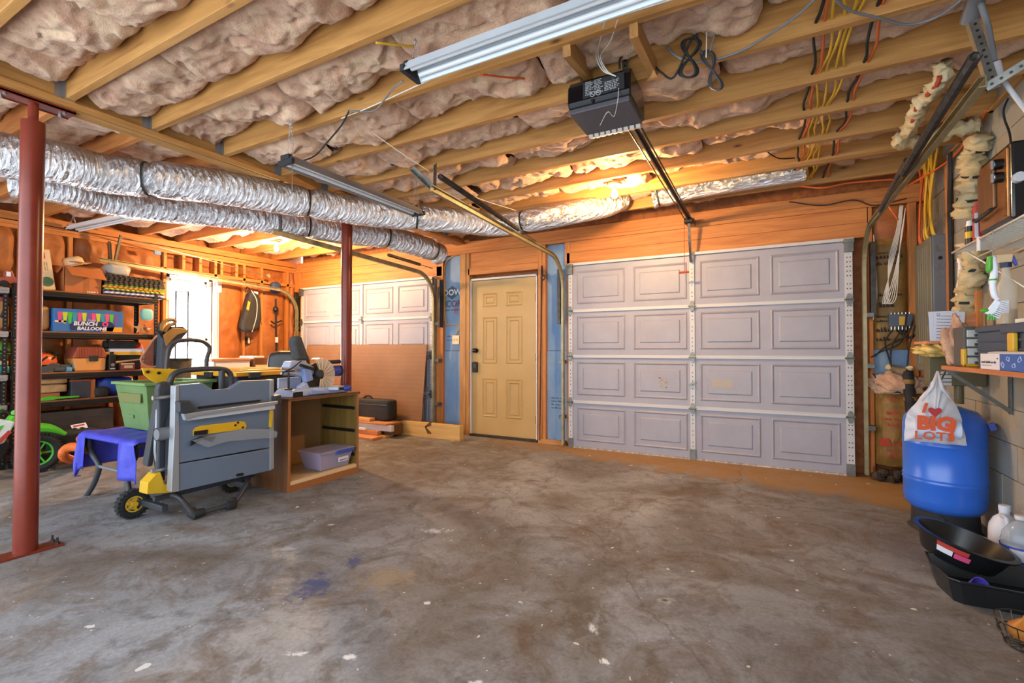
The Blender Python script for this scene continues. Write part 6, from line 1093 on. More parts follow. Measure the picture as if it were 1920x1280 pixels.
piles = [  # x right end, y0, y1, z0, z1, material, label
    (on(722, 818, 'z', .02).x, 4.42, 4.60, 0, .032, 'redwood_x', 'reddish plank flat on the floor at the front of the lumber pile'),
    (on(760, 810, 'z', .02).x, 4.62, 4.78, 0, .03, 'lumber_x', 'pale board flat on the floor behind the reddish plank'),
    (on(750, 803, 'z', .06).x, 4.60, 4.68, .033, .085, 'redwood_x', 'red brown board with a stamped end in the lumber pile'),
    (on(722, 797, 'z', .10).x, 4.58, 4.62, .087, .115, 'vinyl', 'thin white trim strip on the lumber pile'),
    (on(770, 800, 'z', .10).x, 4.64, 4.69, .087, .165, 'white_paint', 'white painted board on edge in the lumber pile'),
    (on(770, 800, 'z', .10).x - .02, 4.70, 4.88, .032, .165, 'brown_wood', 'dark squared timber hidden in the lumber pile'),
    (on(790, 783, 'z', .18).x, 4.62, 4.90, .167, .187, 'redwood_x', 'wide orange plank lying on top of the lumber pile'),
    (on(747, 779, 'z', .20).x, 4.66, 4.76, .189, .227, 'lumber_x', 'short pale offcut on the wide orange plank'),
]
for x1, y0, y1, z0, z1, mt, lb in piles: solo(MB().box((-5.9 if 'short' not in lb else x1 - .5, y0, z0), (x1, y1, z1)), 'lumber_board', mt, lb, 'board', 'lumber pile by the small door', bevel=.003)
solo(MB().box((-5.9, 4.52, .117), (on(695, 778, 'z', .2).x, 4.60, .22)), 'lumber_board', 'game_cream', 'cream squared offcut at the cabinet end of the lumber pile', 'board', 'lumber pile by the small door', bevel=.003)
t = thing('tool_case', 'soft black rectangular case resting on the lumber pile', 'case'); b0, b1 = on(672, 760, 'y', 4.80), on(731, 760, 'y', 4.80); MB().soft((b0.x - .1, 4.765, .188), (b1.x, 4.96, .47), .22, 16, .008, 6).build('body', 'black_matte', t, smooth='full'); MB().tube(spline([(b0.x + .05, 4.85, .46), (b0.x + .1, 4.84, .50), (b0.x + .18, 4.84, .50), (b0.x + .22, 4.85, .46)], 5), .012, 6).build('handle', 'black', t); MB().tube([(b0.x - .1, 4.77, .40), (b1.x - .02, 4.76, .40)], .005, 5).build('zip', 'dark_grey', t); fin(t)
# switch plate beside the entry door
t = thing('light_switch', 'cream double switch plate fed by a yellow cable beside the entry door', 'switch'); p = on(856, 637, 'y', YF + .02); MB().box((p.x - .055, YF - .005, p.z - .06), (p.x + .06, YF + .002, p.z + .06)).build('plate', 'porcelain', t, bevel=.003)
for s in (-.025, .025): MB().box((p.x + s - .006, YF - .018, p.z - .012), (p.x + s + .006, YF - .004, p.z + .012)).build('toggle', 'porcelain', t, bevel=.002)
MB().box((p.x - .05, YF + .002, p.z - .05), (p.x + .05, YF + .055, p.z + .05)).build('box', 'dark_steel', t); fin(t)
e = YF + .04; cable([(p.x - .03, e, p.z + .06), on(861, 610, 'y', e), on(845, 608, 'y', e), on(835, 605, 'y', e), on(834, 560, 'y', e), on(834, 500, 'y', e), on(846, 482, 'y', e), on(858, 478, 'y', e)], .006, 'yellow_cable', 'yellow cable looping down the blue foam to the switch plate')
solo(MB().tube(spline([on(855, 565, 'y', e), on(853, 573, 'y', e), on(851, 583, 'y', e), on(855, 588, 'y', e), on(856, 576, 'y', e)], 6), .004, 6), 'wire_clip', 'hose_orange', 'orange tag hanging on the printed blue foam', 'tag')
m = MB().tube([on(1016, 498, 'y', YF - .01), on(1015, 560, 'y', YF - .01), on(1012, 825, 'y', YF - .01)], [.012, .008, .006], 6); m.tube([on(1018, 520, 'y', YF - .012) + Vector((.028 * math.cos(a), 0, .028 * math.sin(a))) for a in [k * math.pi / 8 for k in range(16)]], .006, 5, closed=True); solo(m, 'hanging_strap', 'black_matte', 'black strap with a ring nailed on the stud right of the entry door', 'strap')

# ================================================================ right wall: breaker panel and wiring
M('panel_grey', '75715f', .45, .2, c2='7d7967', scale=3); M('panel_side', '6a7078', .45, .2)
t = thing('breaker_panel', 'tall grey steel breaker panel on the block wall corner', 'panel'); px0, px1, py0, py1, pz0, pz1 = 1.115, 1.228, 4.70, 5.17, .965, 2.02
MB().box((px0 + .006, py0, pz0), (px1, py1, pz1)).build('box', 'panel_side', t, bevel=.004); dr = MB().box((px0 - .004, py0 + .012, pz0 + .012), (px0 + .006, py1 - .012, pz1 - .012)).build('door', 'panel_grey', t, bevel=.003)
for k in range(5): MB().box((px0 - .008, py0 + .10 + k * .06, pz0 + .06), (px0 - .003, py0 + .13 + k * .06, pz1 - .06)).build('door_rib', 'panel_grey', dr, bevel=.002)
MB().box((px0 - .012, py0 + .045, 1.34), (px0 - .003, py0 + .075, 1.40)).build('latch', 'dark_grey', dr)
for k, (r, z) in enumerate(((.03, 1.92), (.02, 1.92), (.018, 1.78), (.018, 1.72), (.018, 1.66))): MB().tube([(1.165 + r * math.cos(a), py0 - .001, z + r * math.sin(a)) for a in [q * math.pi / 10 for q in range(20)]], .002, 5, closed=True).build('knockout', 'panel_grey', t)
MB().cyl((1.165, py0 - .002, 1.84), (1.165, py0 + .003, 1.84), .014, n=14).build('open_hole', 'black', t); fin(t)
nm = ['yellow'] * 9 + ['orange'] * 3
for i, c in enumerate(nm):
    y = 4.76 + .032 * i; rg = random.Random(i + 40); x = 1.165 + rg.uniform(-.025, .02)
    cable([(x, y, 2.015), (x - .02, y + rg.uniform(-.01, .01), 2.08), (x + rg.uniform(-.03, .01), 4.79 + .024 * i, 2.28), (x - .01, 4.78 + .025 * i, 2.5), (x - .02 - .03 * (i % 3), 4.62 + .02 * i, 2.66)], .0075, c + '_cable', c + ' branch cable rising from the breaker panel to the ceiling', 'branch_cable', 'branch cables above the breaker panel', 6, 5)
for i, (dy, r, m) in enumerate(((0, .012, 'black_matte'), (.03, .009, 'grey_cable'), (-.03, .007, 'black_matte'))):
    cable([(1.21, 4.64 + dy, .98), (1.205, 4.63 + dy, 1.4), (1.21, 4.645 + dy, 1.8), (1.205, 4.64 + dy, 2.2), (1.21, 4.63 + dy, 2.45), (1.19, 4.55 + dy, 2.58)], r, m, ('thick black cable clipped to the wall next to the breaker panel', 'grey cable running down between the panel and the black cables', 'thin black cable on the block wall side of the cable run')[i], 'wall_cable', 'cables beside the breaker panel', 8, 6)
solo(MB().box((1.195, 4.655, .9), (XR, 4.695, 2.55)), 'backing_stud', 'orange_z', 'upright stud fixed to the block wall beside the breaker panel', 'stud', bevel=.002)
# coax splitter on the front wall with its cables
t = thing('coax_splitter', 'blue grey cable splitter with a yellow label and rows of connectors', 'splitter'); ys = YF - .045; a, b = on(1667, 612, 'y', ys), on(1712, 588, 'y', ys)
M('splitter', '4c5666', .45); MB().box((a.x, ys, a.z), (b.x, ys + .035, b.z)).build('case', 'splitter', t, bevel=.003); MB().box(on(1686, 609, 'y', ys - .001), on(1699, 593, 'y', ys + .001)).build('yellow_label', 'tool_yellow', t)
for k in range(6):
    x = a.x + .02 + k * (b.x - a.x - .04) / 5; MB().cyl((x, ys + .018, a.z - .03), (x, ys + .018, a.z), .007, n=8).build('connector', 'zinc', t); MB().cyl((x, ys + .018, b.z), (x, ys + .018, b.z + .015), .006, n=8).build('connector', 'zinc', t)
fin(t); Yc = lambda u, v, d=0: on(u, v, 'y', YF - .06 + d)
for k, P in enumerate((
        [(1674, 618), (1660, 640), (1665, 665), (1672, 690)], [(1680, 618), (1688, 625), (1705, 632), (1714, 625)], [(1690, 618), (1698, 630), (1708, 634), (1716, 628)],
        [(1700, 588), (1690, 640), (1650, 660), (1633, 670)], [(1712, 600), (1698, 630), (1660, 650), (1640, 668)], [(1690, 618), (1672, 650), (1672, 690), (1690, 715), (1700, 690), (1705, 650), (1716, 610)],
        [(1637, 700), (1650, 720), (1670, 733), (1700, 736)])):
    cable([Yc(u, v, -.004 * k) for u, v in P], .006, 'black_matte', ('black coax dropping from the splitter to the pipe elbow', 'black coax bowed under the splitter towards the panel', 'second black coax bowed under the splitter', 'black coax slanting from the splitter top to the door track', 'black coax running diagonally behind the splitter coax', 'black coax making a big loop over the blue foam', 'black cable sagging across the lower kraft insulation')[k], 'coax_cable', 'black coax cables by the big door')
for k in range(5):
    d = k * 2.2; cable([Yc(1693 - d * .6, 385), Yc(1688 - d * .8, 430), Yc(1675 - d, 490), Yc(1658 + d, 550), Yc(1655 + d * 1.5, 569), Yc(1662 + d * 2, 560), Yc(1675 + d, 520), Yc(1690 - d * .2, 450), Yc(1698, 390)], .0035, 'white_cable', 'white wire in the long slack loop hanging right of the big door', 'white_wire', 'slack loop of white wire', 5, 6)
cable([Yc(1638, 440, -.02), Yc(1642, 500, -.02), Yc(1644, 560, -.02), Yc(1637, 600, -.02)], .0035, 'white_cable', 'single white wire bowed beside the right door track')
t = thing('drain_pipe', 'black waste pipe with taped joints and a tan elbow before the blue foam', 'pipe'); A = [Yc(1672, 690), Yc(1685, 695, -.02), Yc(1700, 697, -.04)]; M('pipe_tan', '7a6a52', .6, c2='5d4f3c', scale=14)
MB().tube(spline(A, 5), [.03] * 5 + [.036] * 6, 14).build('elbow', 'pipe_tan', t, smooth=True); MB().tube([Yc(1701, 695, -.04), Yc(1704, 725, -.04), Yc(1708, 760, -.05), Yc(1712, 800, -.05)], .042, 16).build('pipe', 'black_matte', t, smooth=True)
for v, u in ((715, 1703), (747, 1707)): MB().tube([Yc(u, v - 4, -.04), Yc(u, v + 4, -.04)], .047, 16).build('tape', 'kraft_tan', t, smooth=True)
MB().ell(Yc(1668, 688), (.03, .02, .025), nz=.2).ell(Yc(1706, 690, -.05), (.025, .02, .02), nz=.2, seed=3).build('yellow_foam', 'tan_insul', t, smooth=True); fin(t)
solo(tuft(Yc(1634, 738, -.06), Yc(1728, 702, .04), 4), 'torn_insulation', 'pink_insul', 'torn pink insulation sticking out below the blue foam', 'insulation', smooth='full')

# ================================================================ pressure tank
M('tank_blue', '2a63c9', .28, c2='2e69cf', scale=3, spec=.6); t = thing('pressure_tank', 'bright blue pressure tank standing on a black ring base', 'tank'); T_ = Matrix.Translation((.985, 3.97, 0))
MB().lathe([(.0, .115), (.10, .118), (.17, .135), (.198, .17), (.204, .21), (.204, .31), (.209, .318), (.204, .326), (.204, .333), (.208, .34), (.204, .347), (.204, .545), (.207, .55), (.204, .556), (.204, .66), (.195, .71), (.16, .755), (.08, .785), (0, .79)], 48, T_).build('vessel', 'tank_blue', t, smooth='full')
MB().lathe([(.175, 0), (.185, .004), (.168, .02), (.162, .145), (.15, .15), (.15, .02)], 40, T_).build('base_ring', 'black_matte', t, smooth=True); MB().cyl(T_ @ Vector((-.06, -.158, .10)), T_ @ Vector((-.055, -.150, .10)), .022, n=16).build('base_hole', 'black', t)
MB().cyl(T_ @ Vector((0, 0, .785)), T_ @ Vector((0, 0, .82)), .02, n=12).build('air_valve', 'black', t); MB().bar(T_ @ Vector((.19, -.10, .70)), T_ @ Vector((.205, -.1, .66)), .02, .03).build('valve', 'handle_blue', t); fin(t)
# ================================================================ lower shelf
SZ0, SZ1, SXF, SYF = 1.022, 1.046, .935, 3.79
t = thing('wall_shelf', 'reddish wooden wall shelf held by thin steel struts', 'shelf'); MB().box((SXF, 1.7, SZ0), (XR - .002, SYF, SZ1)).build('board', 'redwood_y', t, bevel=.002)
wp = on(1893, 770, 'x', XR - .012)
for y in (SYF - .06, 2.3):
    yy = wp.y if y > 3 else 2.2
    MB().bar((SXF + .02, y, SZ0 - .012), (XR - .012, yy, wp.z), .012, .02).build('strut', 'steel', t); MB().box((XR - .014, yy - .012, wp.z - .02), (XR - .003, yy + .012, SZ0)).build('upright', 'steel', t); MB().box((SXF + .01, y - .012, SZ0 - .014), (XR - .003, y + .012, SZ0)).build('shelf_bar', 'steel', t)
MB().tube(spline([(SXF + .01, SYF - .04, SZ0 - .01), (SXF - .005, SYF - .035, SZ0 - .05), (SXF - .02, SYF - .05, SZ0 - .075), (SXF - .03, SYF - .08, SZ0 - .06)], 5), .005, 6).build('hook', 'black', t); fin(t)
K = lambda u, v, y: on(u, v, 'y', y)
# shopping bag
M('bag_film', 'd6d4d8', .35, alpha=.72); M('bag_orange', 'cf4f1a', .5); M('heart_red', 'a8211f', .5); M('roll_white', 'c9d6ee', .6)
t = thing('shopping_bag', 'white plastic shopping bag with orange lettering hanging before the blue tank', 'bag'); by = 3.60
hk = K(1757, 702, by)
outl = [(1757, 703), (1768, 722), (1785, 745), (1800, 775), (1806, 800), (1813, 835), (1780, 833), (1740, 828), (1694, 826), (1697, 800), (1699, 775), (1720, 752), (1742, 722)]
def bagside(dy, bul):
    C = Vector((0, 0, 0)); P = [K(u, v, by + dy) for u, v in outl]; P = sum([[P[i].lerp(P[(i + 1) % len(P)], f / 4) for f in range(4)] for i in range(len(P))], []); c = K(1752, 792, by + dy); m = MB(); n = len(P); vs = []; rg = np.random.default_rng(3)
    for r_ in range(8):
        f = r_ / 8
        for i, p in enumerate(P): q = p.lerp(c, f); fold = .008 * math.sin(i * 1.7 + f * 3) * (1 - f) + .006 * math.sin(i * .9 + f * 9); vs.append(q + Vector((0, bul * math.sin(f * math.pi / 2) ** .8 + fold, 0)))
    vs.append(c + Vector((0, bul, 0))); return m.add(vs, [(r_ * n + i, r_ * n + (i + 1) % n, (r_ + 1) * n + (i + 1) % n, (r_ + 1) * n + i) for r_ in range(7) for i in range(n)] + [(7 * n + i, 7 * n + (i + 1) % n, 8 * n) for i in range(n)])
bagside(0, -.045).build('front_film', 'bag_film', t, smooth='full'); bagside(.004, .045).build('back_film', 'bag_film', t, smooth='full')
MB().tube([hk + Vector((0, -.012, .02)), K(1748, 725, by - .02), K(1728, 752, by - .022)], [.006, .010, .004], 6).tube([hk + Vector((0, -.012, .02)), K(1766, 728, by - .02), K(1785, 752, by - .022)], [.006, .012, .004], 6).build('handle', 'bag_film', t, smooth='full')
a, b = K(1712, 800, by), K(1798, 806, by); MB().cyl(a, b, .055, n=26).build('paper_roll', 'roll_white', t, smooth=True)
U_ = (b - a).normalized(); V_ = Vector((0, 0, 1)) - U_ * U_.z; L_ = lambda u, v: K(u, v, by - .064)
text('I', 'bag_orange', L_(1728, 772), U_ + Vector((0, 0, -.02)), V_ + U_ * .25, .075, t, bold=.004, depth=.002); text('BIG', 'bag_orange', L_(1719, 803), U_, V_, .105, t, bold=.006, depth=.002); text('LOTS', 'bag_orange', L_(1714, 822), U_, V_, .068, t, bold=.001, depth=.002, xs=1.1); text('!', 'bag_orange', L_(1775, 821), U_, V_ + U_ * .1, .15, t, bold=.005, depth=.002)
ht = [(0, -.03), (.028, .0), (.03, .016), (.018, .026), (.0, .016), (-.018, .026), (-.03, .016), (-.028, 0)]; MB().prism(ht, L_(1753, 772), U_, V_, (0, -.003, 0)).build('heart', 'heart_red', t); fin(t)
# on the lower shelf
M('org_grey', '4a4a48', .5); M('drawer_clear', 'c2c1bb', .3, alpha=.9); t = thing('parts_organizer', 'grey parts organizer with four clear drawers in a yellow frame', 'organizer'); oy_ = 3.50; a, b = K(1808, 687, oy_), K(1846, 612, oy_); zb = SZ1 + .001
MB().box((a.x, oy_, zb), (b.x, oy_ + .16, b.z)).build('cabinet', 'org_grey', t, bevel=.004); hgt = (b.z - zb - .02) / 4
for k in range(4):
    z = zb + .012 + k * hgt; d = MB().box((a.x + .012, oy_ - .008, z), (b.x - .012, oy_ + .004, z + hgt - .01)).build('drawer', 'drawer_clear', t, bevel=.003); MB().box((a.x + .04, oy_ - .02, z + .004), (b.x - .02, oy_ - .007, z + .018)).build('pull', 'dark_grey', d, bevel=.002)
w_ = b.x - a.x; fr = MB(); fr.box((a.x - .01, oy_ - .014, zb), (a.x + .01, oy_ + .02, zb + .10)); fr.box((b.x - .004, oy_ - .016, zb + .0), (b.x + .028, oy_ + .03, zb + .125)); fr.box((a.x - .01, oy_ - .014, zb), (b.x + .028, oy_ + .02, zb + .018)); fr.build('yellow_frame', 'saw_yellow', t, bevel=.006); fin(t)
M('crate_blue', '39465a', .5); t = thing('tool_box', 'ribbed blue grey tool box with a yellow latch on the wooden shelf', 'tool box'); ty = 3.10; xq = K(1852, 640, 3.42).x; z1 = K(1880, 609, 3.2).z
MB().box((1.0, 2.55, zb), (1.21, 3.44, z1 - .03)).build('body', 'crate_blue', t, bevel=.006); MB().box((.992, 2.54, z1 - .03), (1.215, 3.45, z1)).build('lid', 'crate_blue', t, bevel=.006)
for k in range(3): MB().box((.994, 2.56, zb + .045 + k * .045), (1.0, 3.43, zb + .055 + k * .045)).build('rib', 'crate_blue', t)
for y in (2.98, 2.65): MB().box((.975, y - .03, zb + .06), (.994, y + .03, z1 - .045)).build('latch', 'saw_yellow', t, bevel=.005)
MB().box((.98, 2.7, z1 - .045), (.994, 3.1, z1 - .005)).build('lid_grip', 'crate_blue', t, bevel=.004); fin(t)
M('snack_blue', '2f5aa8', .5); t = thing('snack_carton', 'white and blue snack carton printed with food doodles', 'box'); sx0, sx1 = .94, .97; sy1 = on(1841, 680, 'x', .945).y; sym = on(1877, 680, 'x', .945).y; zz = zb + .075
MB().box((sx0, sym, zb), (sx1, sy1, zz)).build('white_end', 'paper', t, bevel=.001); MB().box((sx0, 2.3, zb), (sx1, sym, zz)).build('blue_end', 'snack_blue', t, bevel=.001)
scribble('ink', (sx0 - .001, sy1 - .015, zb + .030), (0, -1, 0), (0, 0, 1), .014, .17, t); scribble('light_grey', (sx0 - .001, sy1 - .015, zb + .016), (0, -1, 0), (0, 0, 1), .008, .12, t, seed=3); MB().box((sx0 - .0015, sym + .018, zb + .05), (sx0, sym + .025, zb + .056)).build('print_dot', 'ink', t)
rg = random.Random(8)
for k in range(7):
    c = Vector((sx0 - .001, sym - .035 - k * .055, zb + .025 + .028 * (k % 2))); r = .014; MB().tube([c + Vector((0, r * (1 + .3 * math.sin(3 * a + k)) * math.cos(a), r * (.8 + .3 * math.sin(2 * a + k)) * math.sin(a))) for a in [q * math.pi / 7 for q in range(14)]], .0012, 4, closed=True).build('doodle', 'paper', t)
MB().soft((sx0, sym - .3, zz - .01), (sx1, sy1 - .05, zz + .012), .6, 8, .1, 4).build('wrappers', 'light_grey', t, smooth='full'); fin(t)
t = thing('spray_bottle', 'cloudy spray bottle of amber liquid with a blue nozzle', 'bottle'); M('amber', 'b98a2c', .2, alpha=.85); M('hdpe', 'd8d2c4', .3, alpha=.38); yb = 3.05; a, b = K(1878, 596, yb), K(1918, 530, yb); cx_ = (a.x + b.x) / 2 + .0; bw = (b.x - a.x) / 2; z0 = z1 + .001; zs_ = K(1895, 525, yb).z; zn_ = K(1885, 498, yb).z
MB().lathe([(0, z0), (bw * .95, z0), (bw, z0 + .02), (bw, zs_ - .02), (bw * .55, zs_ + .01), (bw * .35, zn_), (0, zn_)], 24, Matrix.Translation((cx_, yb + .06, 0))).build('bottle', 'hdpe', t, smooth=True); MB().lathe([(0, z0 + .004), (bw * .9, z0 + .004), (bw * .93, z0 + .07), (0, z0 + .07)], 20, Matrix.Translation((cx_, yb + .06, 0))).build('liquid', 'amber', t, smooth=True)
MB().cyl((cx_, yb + .06, zn_), (cx_, yb + .06, zn_ + .022), .021, n=16).build('collar', 'logo_dark', t); MB().prism([(-.03, 0), (.02, 0), (.025, .04), (-.05, .04), (-.055, .02), (-.03, .02)], (cx_, yb + .05, zn_ + .022), (1, 0, 0), (0, 0, 1), (0, .02, 0)).build('spray_head', 'game_cream', t, bevel=.004); MB().prism([(.02, .01), (.035, -.02), (.042, -.015), (.028, .03)], (cx_, yb + .052, zn_ + .022), (1, 0, 0), (0, 0, 1), (0, .016, 0)).build('trigger', 'handle_blue', t, bevel=.002); MB().box((cx_ - bw * .6, yb + .06 - bw * 1.02, z0 + .05), (cx_ - bw * .1, yb + .06 - bw * .9, z0 + .11)).build('label_panel', 'paper', t); fin(t)
solo(MB().box((1.0, 2.6, z1 + .0), (1.2, 3.0, z1 + .006)).box((1.0, 2.6, z1 + .006), (1.01, 3.0, z1 + .018)), 'baking_tray', 'vinyl', 'white metal tray lying on the tool box lid', 'tray', bevel=.002)
# ================================================================ wire shelf
WZ_, WX0, WX1, WYF = 1.69, .93, 1.222, 3.54; M('wire_white', 'd9d4c8', .4)
t = thing('wire_shelf', 'white coated wire shelf fixed to the block wall', 'shelf')
MB().tube([(WX0, 1.7, WZ_), (WX0, WYF, WZ_)], .0055, 8).tube([(1.09, 1.7, WZ_ - .006), (1.09, WYF + .25, WZ_ - .006)], .0055, 8).tube([(WX1 - .006, 1.7, WZ_ - .006), (WX1 - .006, WYF + .1, WZ_ - .006)], .0055, 8).build('long_rod', 'wire_white', t, smooth='full'); m = MB(); y = 1.75
while y < WYF - .005: m.cyl((WX0, y, WZ_), (WX1, y, WZ_), .002, n=5, cap=False); y += .026
tag(m.build('cross_wires', 'wire_white', t), kind='stuff'); wb = on(1926, 572, 'x', XR - .01); MB().bar((WX0 + .06, WYF - .02, WZ_ - .005), (XR - .006, WYF - .28, 1.36), .012, .006).build('brace', 'wire_white', t)
for y in (3.16,): MB().box((WX0 - .006, y - .012, WZ_ - .06), (WX0 + .003, y + .012, WZ_ + .012)).build('clip', 'vinyl', t, bevel=.002)
fin(t); wz = WZ_ + .0065
M('bronze', '9a6a36', .35, .3, c2='6e4522', scale=6); t = thing('countertop_oven', 'black and bronze countertop appliance with round knobs on the wire shelf', 'appliance'); ax, ay0, ay1, az1 = .95, 2.86, 3.20, 2.06
MB().box((ax, ay0, wz + .02), (1.2, ay1, az1)).build('body', 'black_gloss', t, bevel=.012); MB().box((ax - .008, ay0 + .01, wz + .03), (ax + .004, ay1 - .012, az1 - .02)).build('front_panel', 'bronze', t, bevel=.006); MB().box((ax - .02, ay0 + .12, 1.80), (ax - .006, ay1 - .03, 2.0)).build('door_glass', 'brown_wood', t, bevel=.006)
for z in (1.92, 1.98): MB().cyl((ax - .04, ay0 + .06, z), (ax - .006, ay0 + .06, z), .024, n=18).build('knob', 'black_gloss', t, bevel=.003); MB().box((ax - .046, ay0 + .055, z - .02), (ax - .04, ay0 + .065, z + .02)).build('knob_grip', 'zinc', t)
MB().tube([(ax - .03, ay0 + .11, 1.79), (ax - .035, ay1 - .06, 1.775), (ax - .03, ay1 - .02, 1.79)], .009, 8).build('door_handle', 'black', t, smooth=True); MB().box((ax - .012, ay0 + .02, 1.74), (ax - .005, ay0 + .05, 1.86)).build('side_trim', 'bronze', t)
for y in (ay0 + .05, ay1 - .05):
    for x in (ax + .04, 1.16): MB().cyl((x, y, wz), (x, y, wz + .022), .018, n=10).build('foot', 'black', t)
MB().cyl((ax + .02, ay0 - .03, 1.89), (ax + .02, ay0 + .002, 1.89), .022, n=16).build('side_knob', 'light_grey', t, bevel=.003); fin(t)
cable([(ax + .05, 3.0, az1), K(1893, 250, 3.2), K(1884, 225, 3.3), K(1882, 205, 3.35), K(1890, 185, 3.4)], .005, 'black_matte', 'black power cord rising from the countertop appliance to the ceiling')
t = thing('red_bottle', 'tall red bottle standing on the wire shelf beside the bronze appliance', 'bottle'); M('bottle_red', 'a83a3c', .35); p = K(1836, 462, 3.34); MB().rbox((p.x - .02, 3.32, wz), (p.x + .025, 3.37, wz + .20), .012).build('body', 'bottle_red', t, bevel=.004); MB().box((p.x - .022, 3.319, wz + .03), (p.x - .008, 3.321, wz + .16)).build('label_panel', 'paper', t); MB().cyl((p.x, 3.345, wz + .2), (p.x, 3.345, wz + .225), .014, n=12).build('cap', 'bottle_red', t); fin(t)
t = thing('spray_can', 'black and yellow spray can at the end of the wire shelf', 'can'); p = K(1822, 470, 3.42); MB().cyl((p.x, 3.44, wz), (p.x, 3.44, wz + .115), .021, n=18).build('can', 'black', t, smooth=True); MB().cyl((p.x, 3.44, wz + .05), (p.x, 3.44, wz + .085), .0215, n=18).build('yellow_band', 'saw_yellow', t, smooth=True); MB().cyl((p.x, 3.44, wz + .115), (p.x, 3.44, wz + .145), .018, .013, n=16).build('cap', 'vinyl', t, smooth=True); fin(t)
# dish brush on a hook under the wire shelf
t = thing('dish_brush', 'white and green dish brush hanging from the wire shelf', 'brush'); dy_ = 2.95; D = lambda u, v, d=0: K(u, v, dy_ + d); M('brush_green', '4fa028', .4); M('brush_white', 'dfe3ea', .4)
MB().tube(spline([D(1861, 480), D(1864, 510), D(1861, 530), D(1864, 552), D(1871, 562)], 6), [.011, .013, .014, .014, .0145] + [.014] * 8 + [.012] * 8 + [.010] * 4, 12).build('handle', 'brush_white', t, smooth='full'); MB().tube([D(1856, 481, -.01), D(1854, 505, -.012), D(1852, 512, -.01)], [.010, .013, .004], 8).build('grip', 'brush_green', t, smooth=True); MB().tube([D(1861, 523), D(1861, 526)], .0155, 14).build('green_band', 'brush_green', t)
MB().bar(D(1873, 564), D(1853, 590), .03, .012, (0, 1, 0)).build('head', 'brush_white', t, bevel=.004); br = MB(); a, b = D(1876, 564), D(1860, 592)
for i in range(9):
    for j in range(3): q = a.lerp(b, i / 8) + Vector((0, -.012 + .012 * j, 0)); br.cyl(q, q + Vector((.022, 0, -.012)), .0028, n=5)
tag(br.build('bristles', 'brush_white', t), kind='stuff'); br = MB()
for i in range(12): q = D(1862, 588) + Vector((rr_.uniform(-.015, .01), rr_.uniform(-.014, .014), 0)); br.cyl(q, q + Vector((rr_.uniform(-.012, .012), 0, -.028)), .003, n=5)
tag(br.build('green_bristles', 'brush_green', t), kind='stuff'); MB().ell(D(1846, 582), (.016, .012, .009)).build('scraper', 'brush_green', t, smooth=True); MB().tube([D(1861, 480), D(1862, 466), Vector((D(1862, 466).x, dy_, WZ_ - .004))], .0015, 5).build('hanging_wire', 'steel', t); fin(t)
# white plastic pipe fork on the wall
t = thing('wye_fitting', 'pale plastic pipe splitting in two against the block wall', 'pipe'); q = lambda u, v: on(u, v, 'x', XR - .03); MB().tube([q(1800, 478), q(1801, 500), q(1801, 520)], [.012, .014, .018], 10).tube(spline([q(1801, 518), q(1797, 530), q(1794, 545), q(1795, 558)], 5), .009, 8).tube(spline([q(1801, 518), q(1807, 528), q(1808, 545), q(1802, 560), q(1800, 595)], 5), .010, 8).build('pipe', 'vinyl', t, smooth='full'); MB().tube([q(1800.2, 484), q(1800.4, 492)], .018, 12).build('collar', 'vinyl', t); fin(t)
# wrapped pipe running down the wall
q = lambda u, v: on(u, v, 'x', XR - .06)
wrap([q(1838, 255), q(1828, 290), q(1824, 330), q(1817, 370), q(1812, 405)], .058, 'cream wrapped pipe with black ties coming down from the ceiling', 'wrapped_pipe', 3, (.15, .5, .78))
wrap([q(1822, 455), q(1826, 490), q(1824, 520), q(1815, 545), q(1812, 580), q(1806, 605)], .055, 'cream wrapped pipe strapped with black ties beneath the wire shelf', 'wrapped_pipe', 8, (.3, .72, .97))
# small ledge with papers, scrap insulation and the ribbed box
t = thing('corner_ledge', 'rough wooden ledge with a triangular gusset beside the organizer', 'ledge'); ly_ = 3.95; a, b = K(1737, 641, ly_), K(1790, 641, ly_); MB().box((a.x, ly_, a.z - .012), (1.22, ly_ + .3, a.z + .006)).build('board', 'redwood_x', t, bevel=.002); MB().prism([(K(1756, 640, ly_).x, a.z + .006), (1.15, a.z + .006), (1.15, a.z + .19)], (0, ly_ + .02, 0), (1, 0, 0), (0, 0, 1), (0, .018, 0)).build('gusset', 'redwood_x', t); MB().box((1.15, ly_ + .0, a.z - .012), (1.175, ly_ + .04, a.z + .32)).build('upright', 'orange_z', t); fin(t)
for k in range(2):
    t = thing('paper_sheet', ('front sheet of printed paper leaning on the wooden gusset', 'blank sheet of paper behind the printed one')[k], 'paper'); d = .05 * k + .045; o = K(1749 - 4 * k, 638 + k, ly_); z0 = a.z + .0065; x0 = o.x; w = .15; h = .19; T_ = Matrix.Translation((x0, ly_ + .01 + .006 * k - (.012 if k == 0 else 0), z0)) @ Matrix.Rotation(R(-4), 4, 'X') @ Matrix.Rotation(R(3 - 4 * k), 4, 'Y')
    MB().box((0, 0, 0), (w, .001, h), T_).build('sheet', 'paper', t)
    if k == 0:
        for i in range(8): MB().box((.015, -.0008, h - .03 - i * .02), (w - .02 - (i * 37 % 5) * .012, 0, h - .027 - i * .02), T_).build('print_line', 'ink', t)
        MB().tube([T_ @ Vector((.022 + .008 * math.cos(q_), -.0008, h - .018 + .008 * math.sin(q_))) for q_ in [i * math.pi / 6 for i in range(12)]], .001, 4, closed=True).build('print_mark', 'ink', t)
    fin(t)
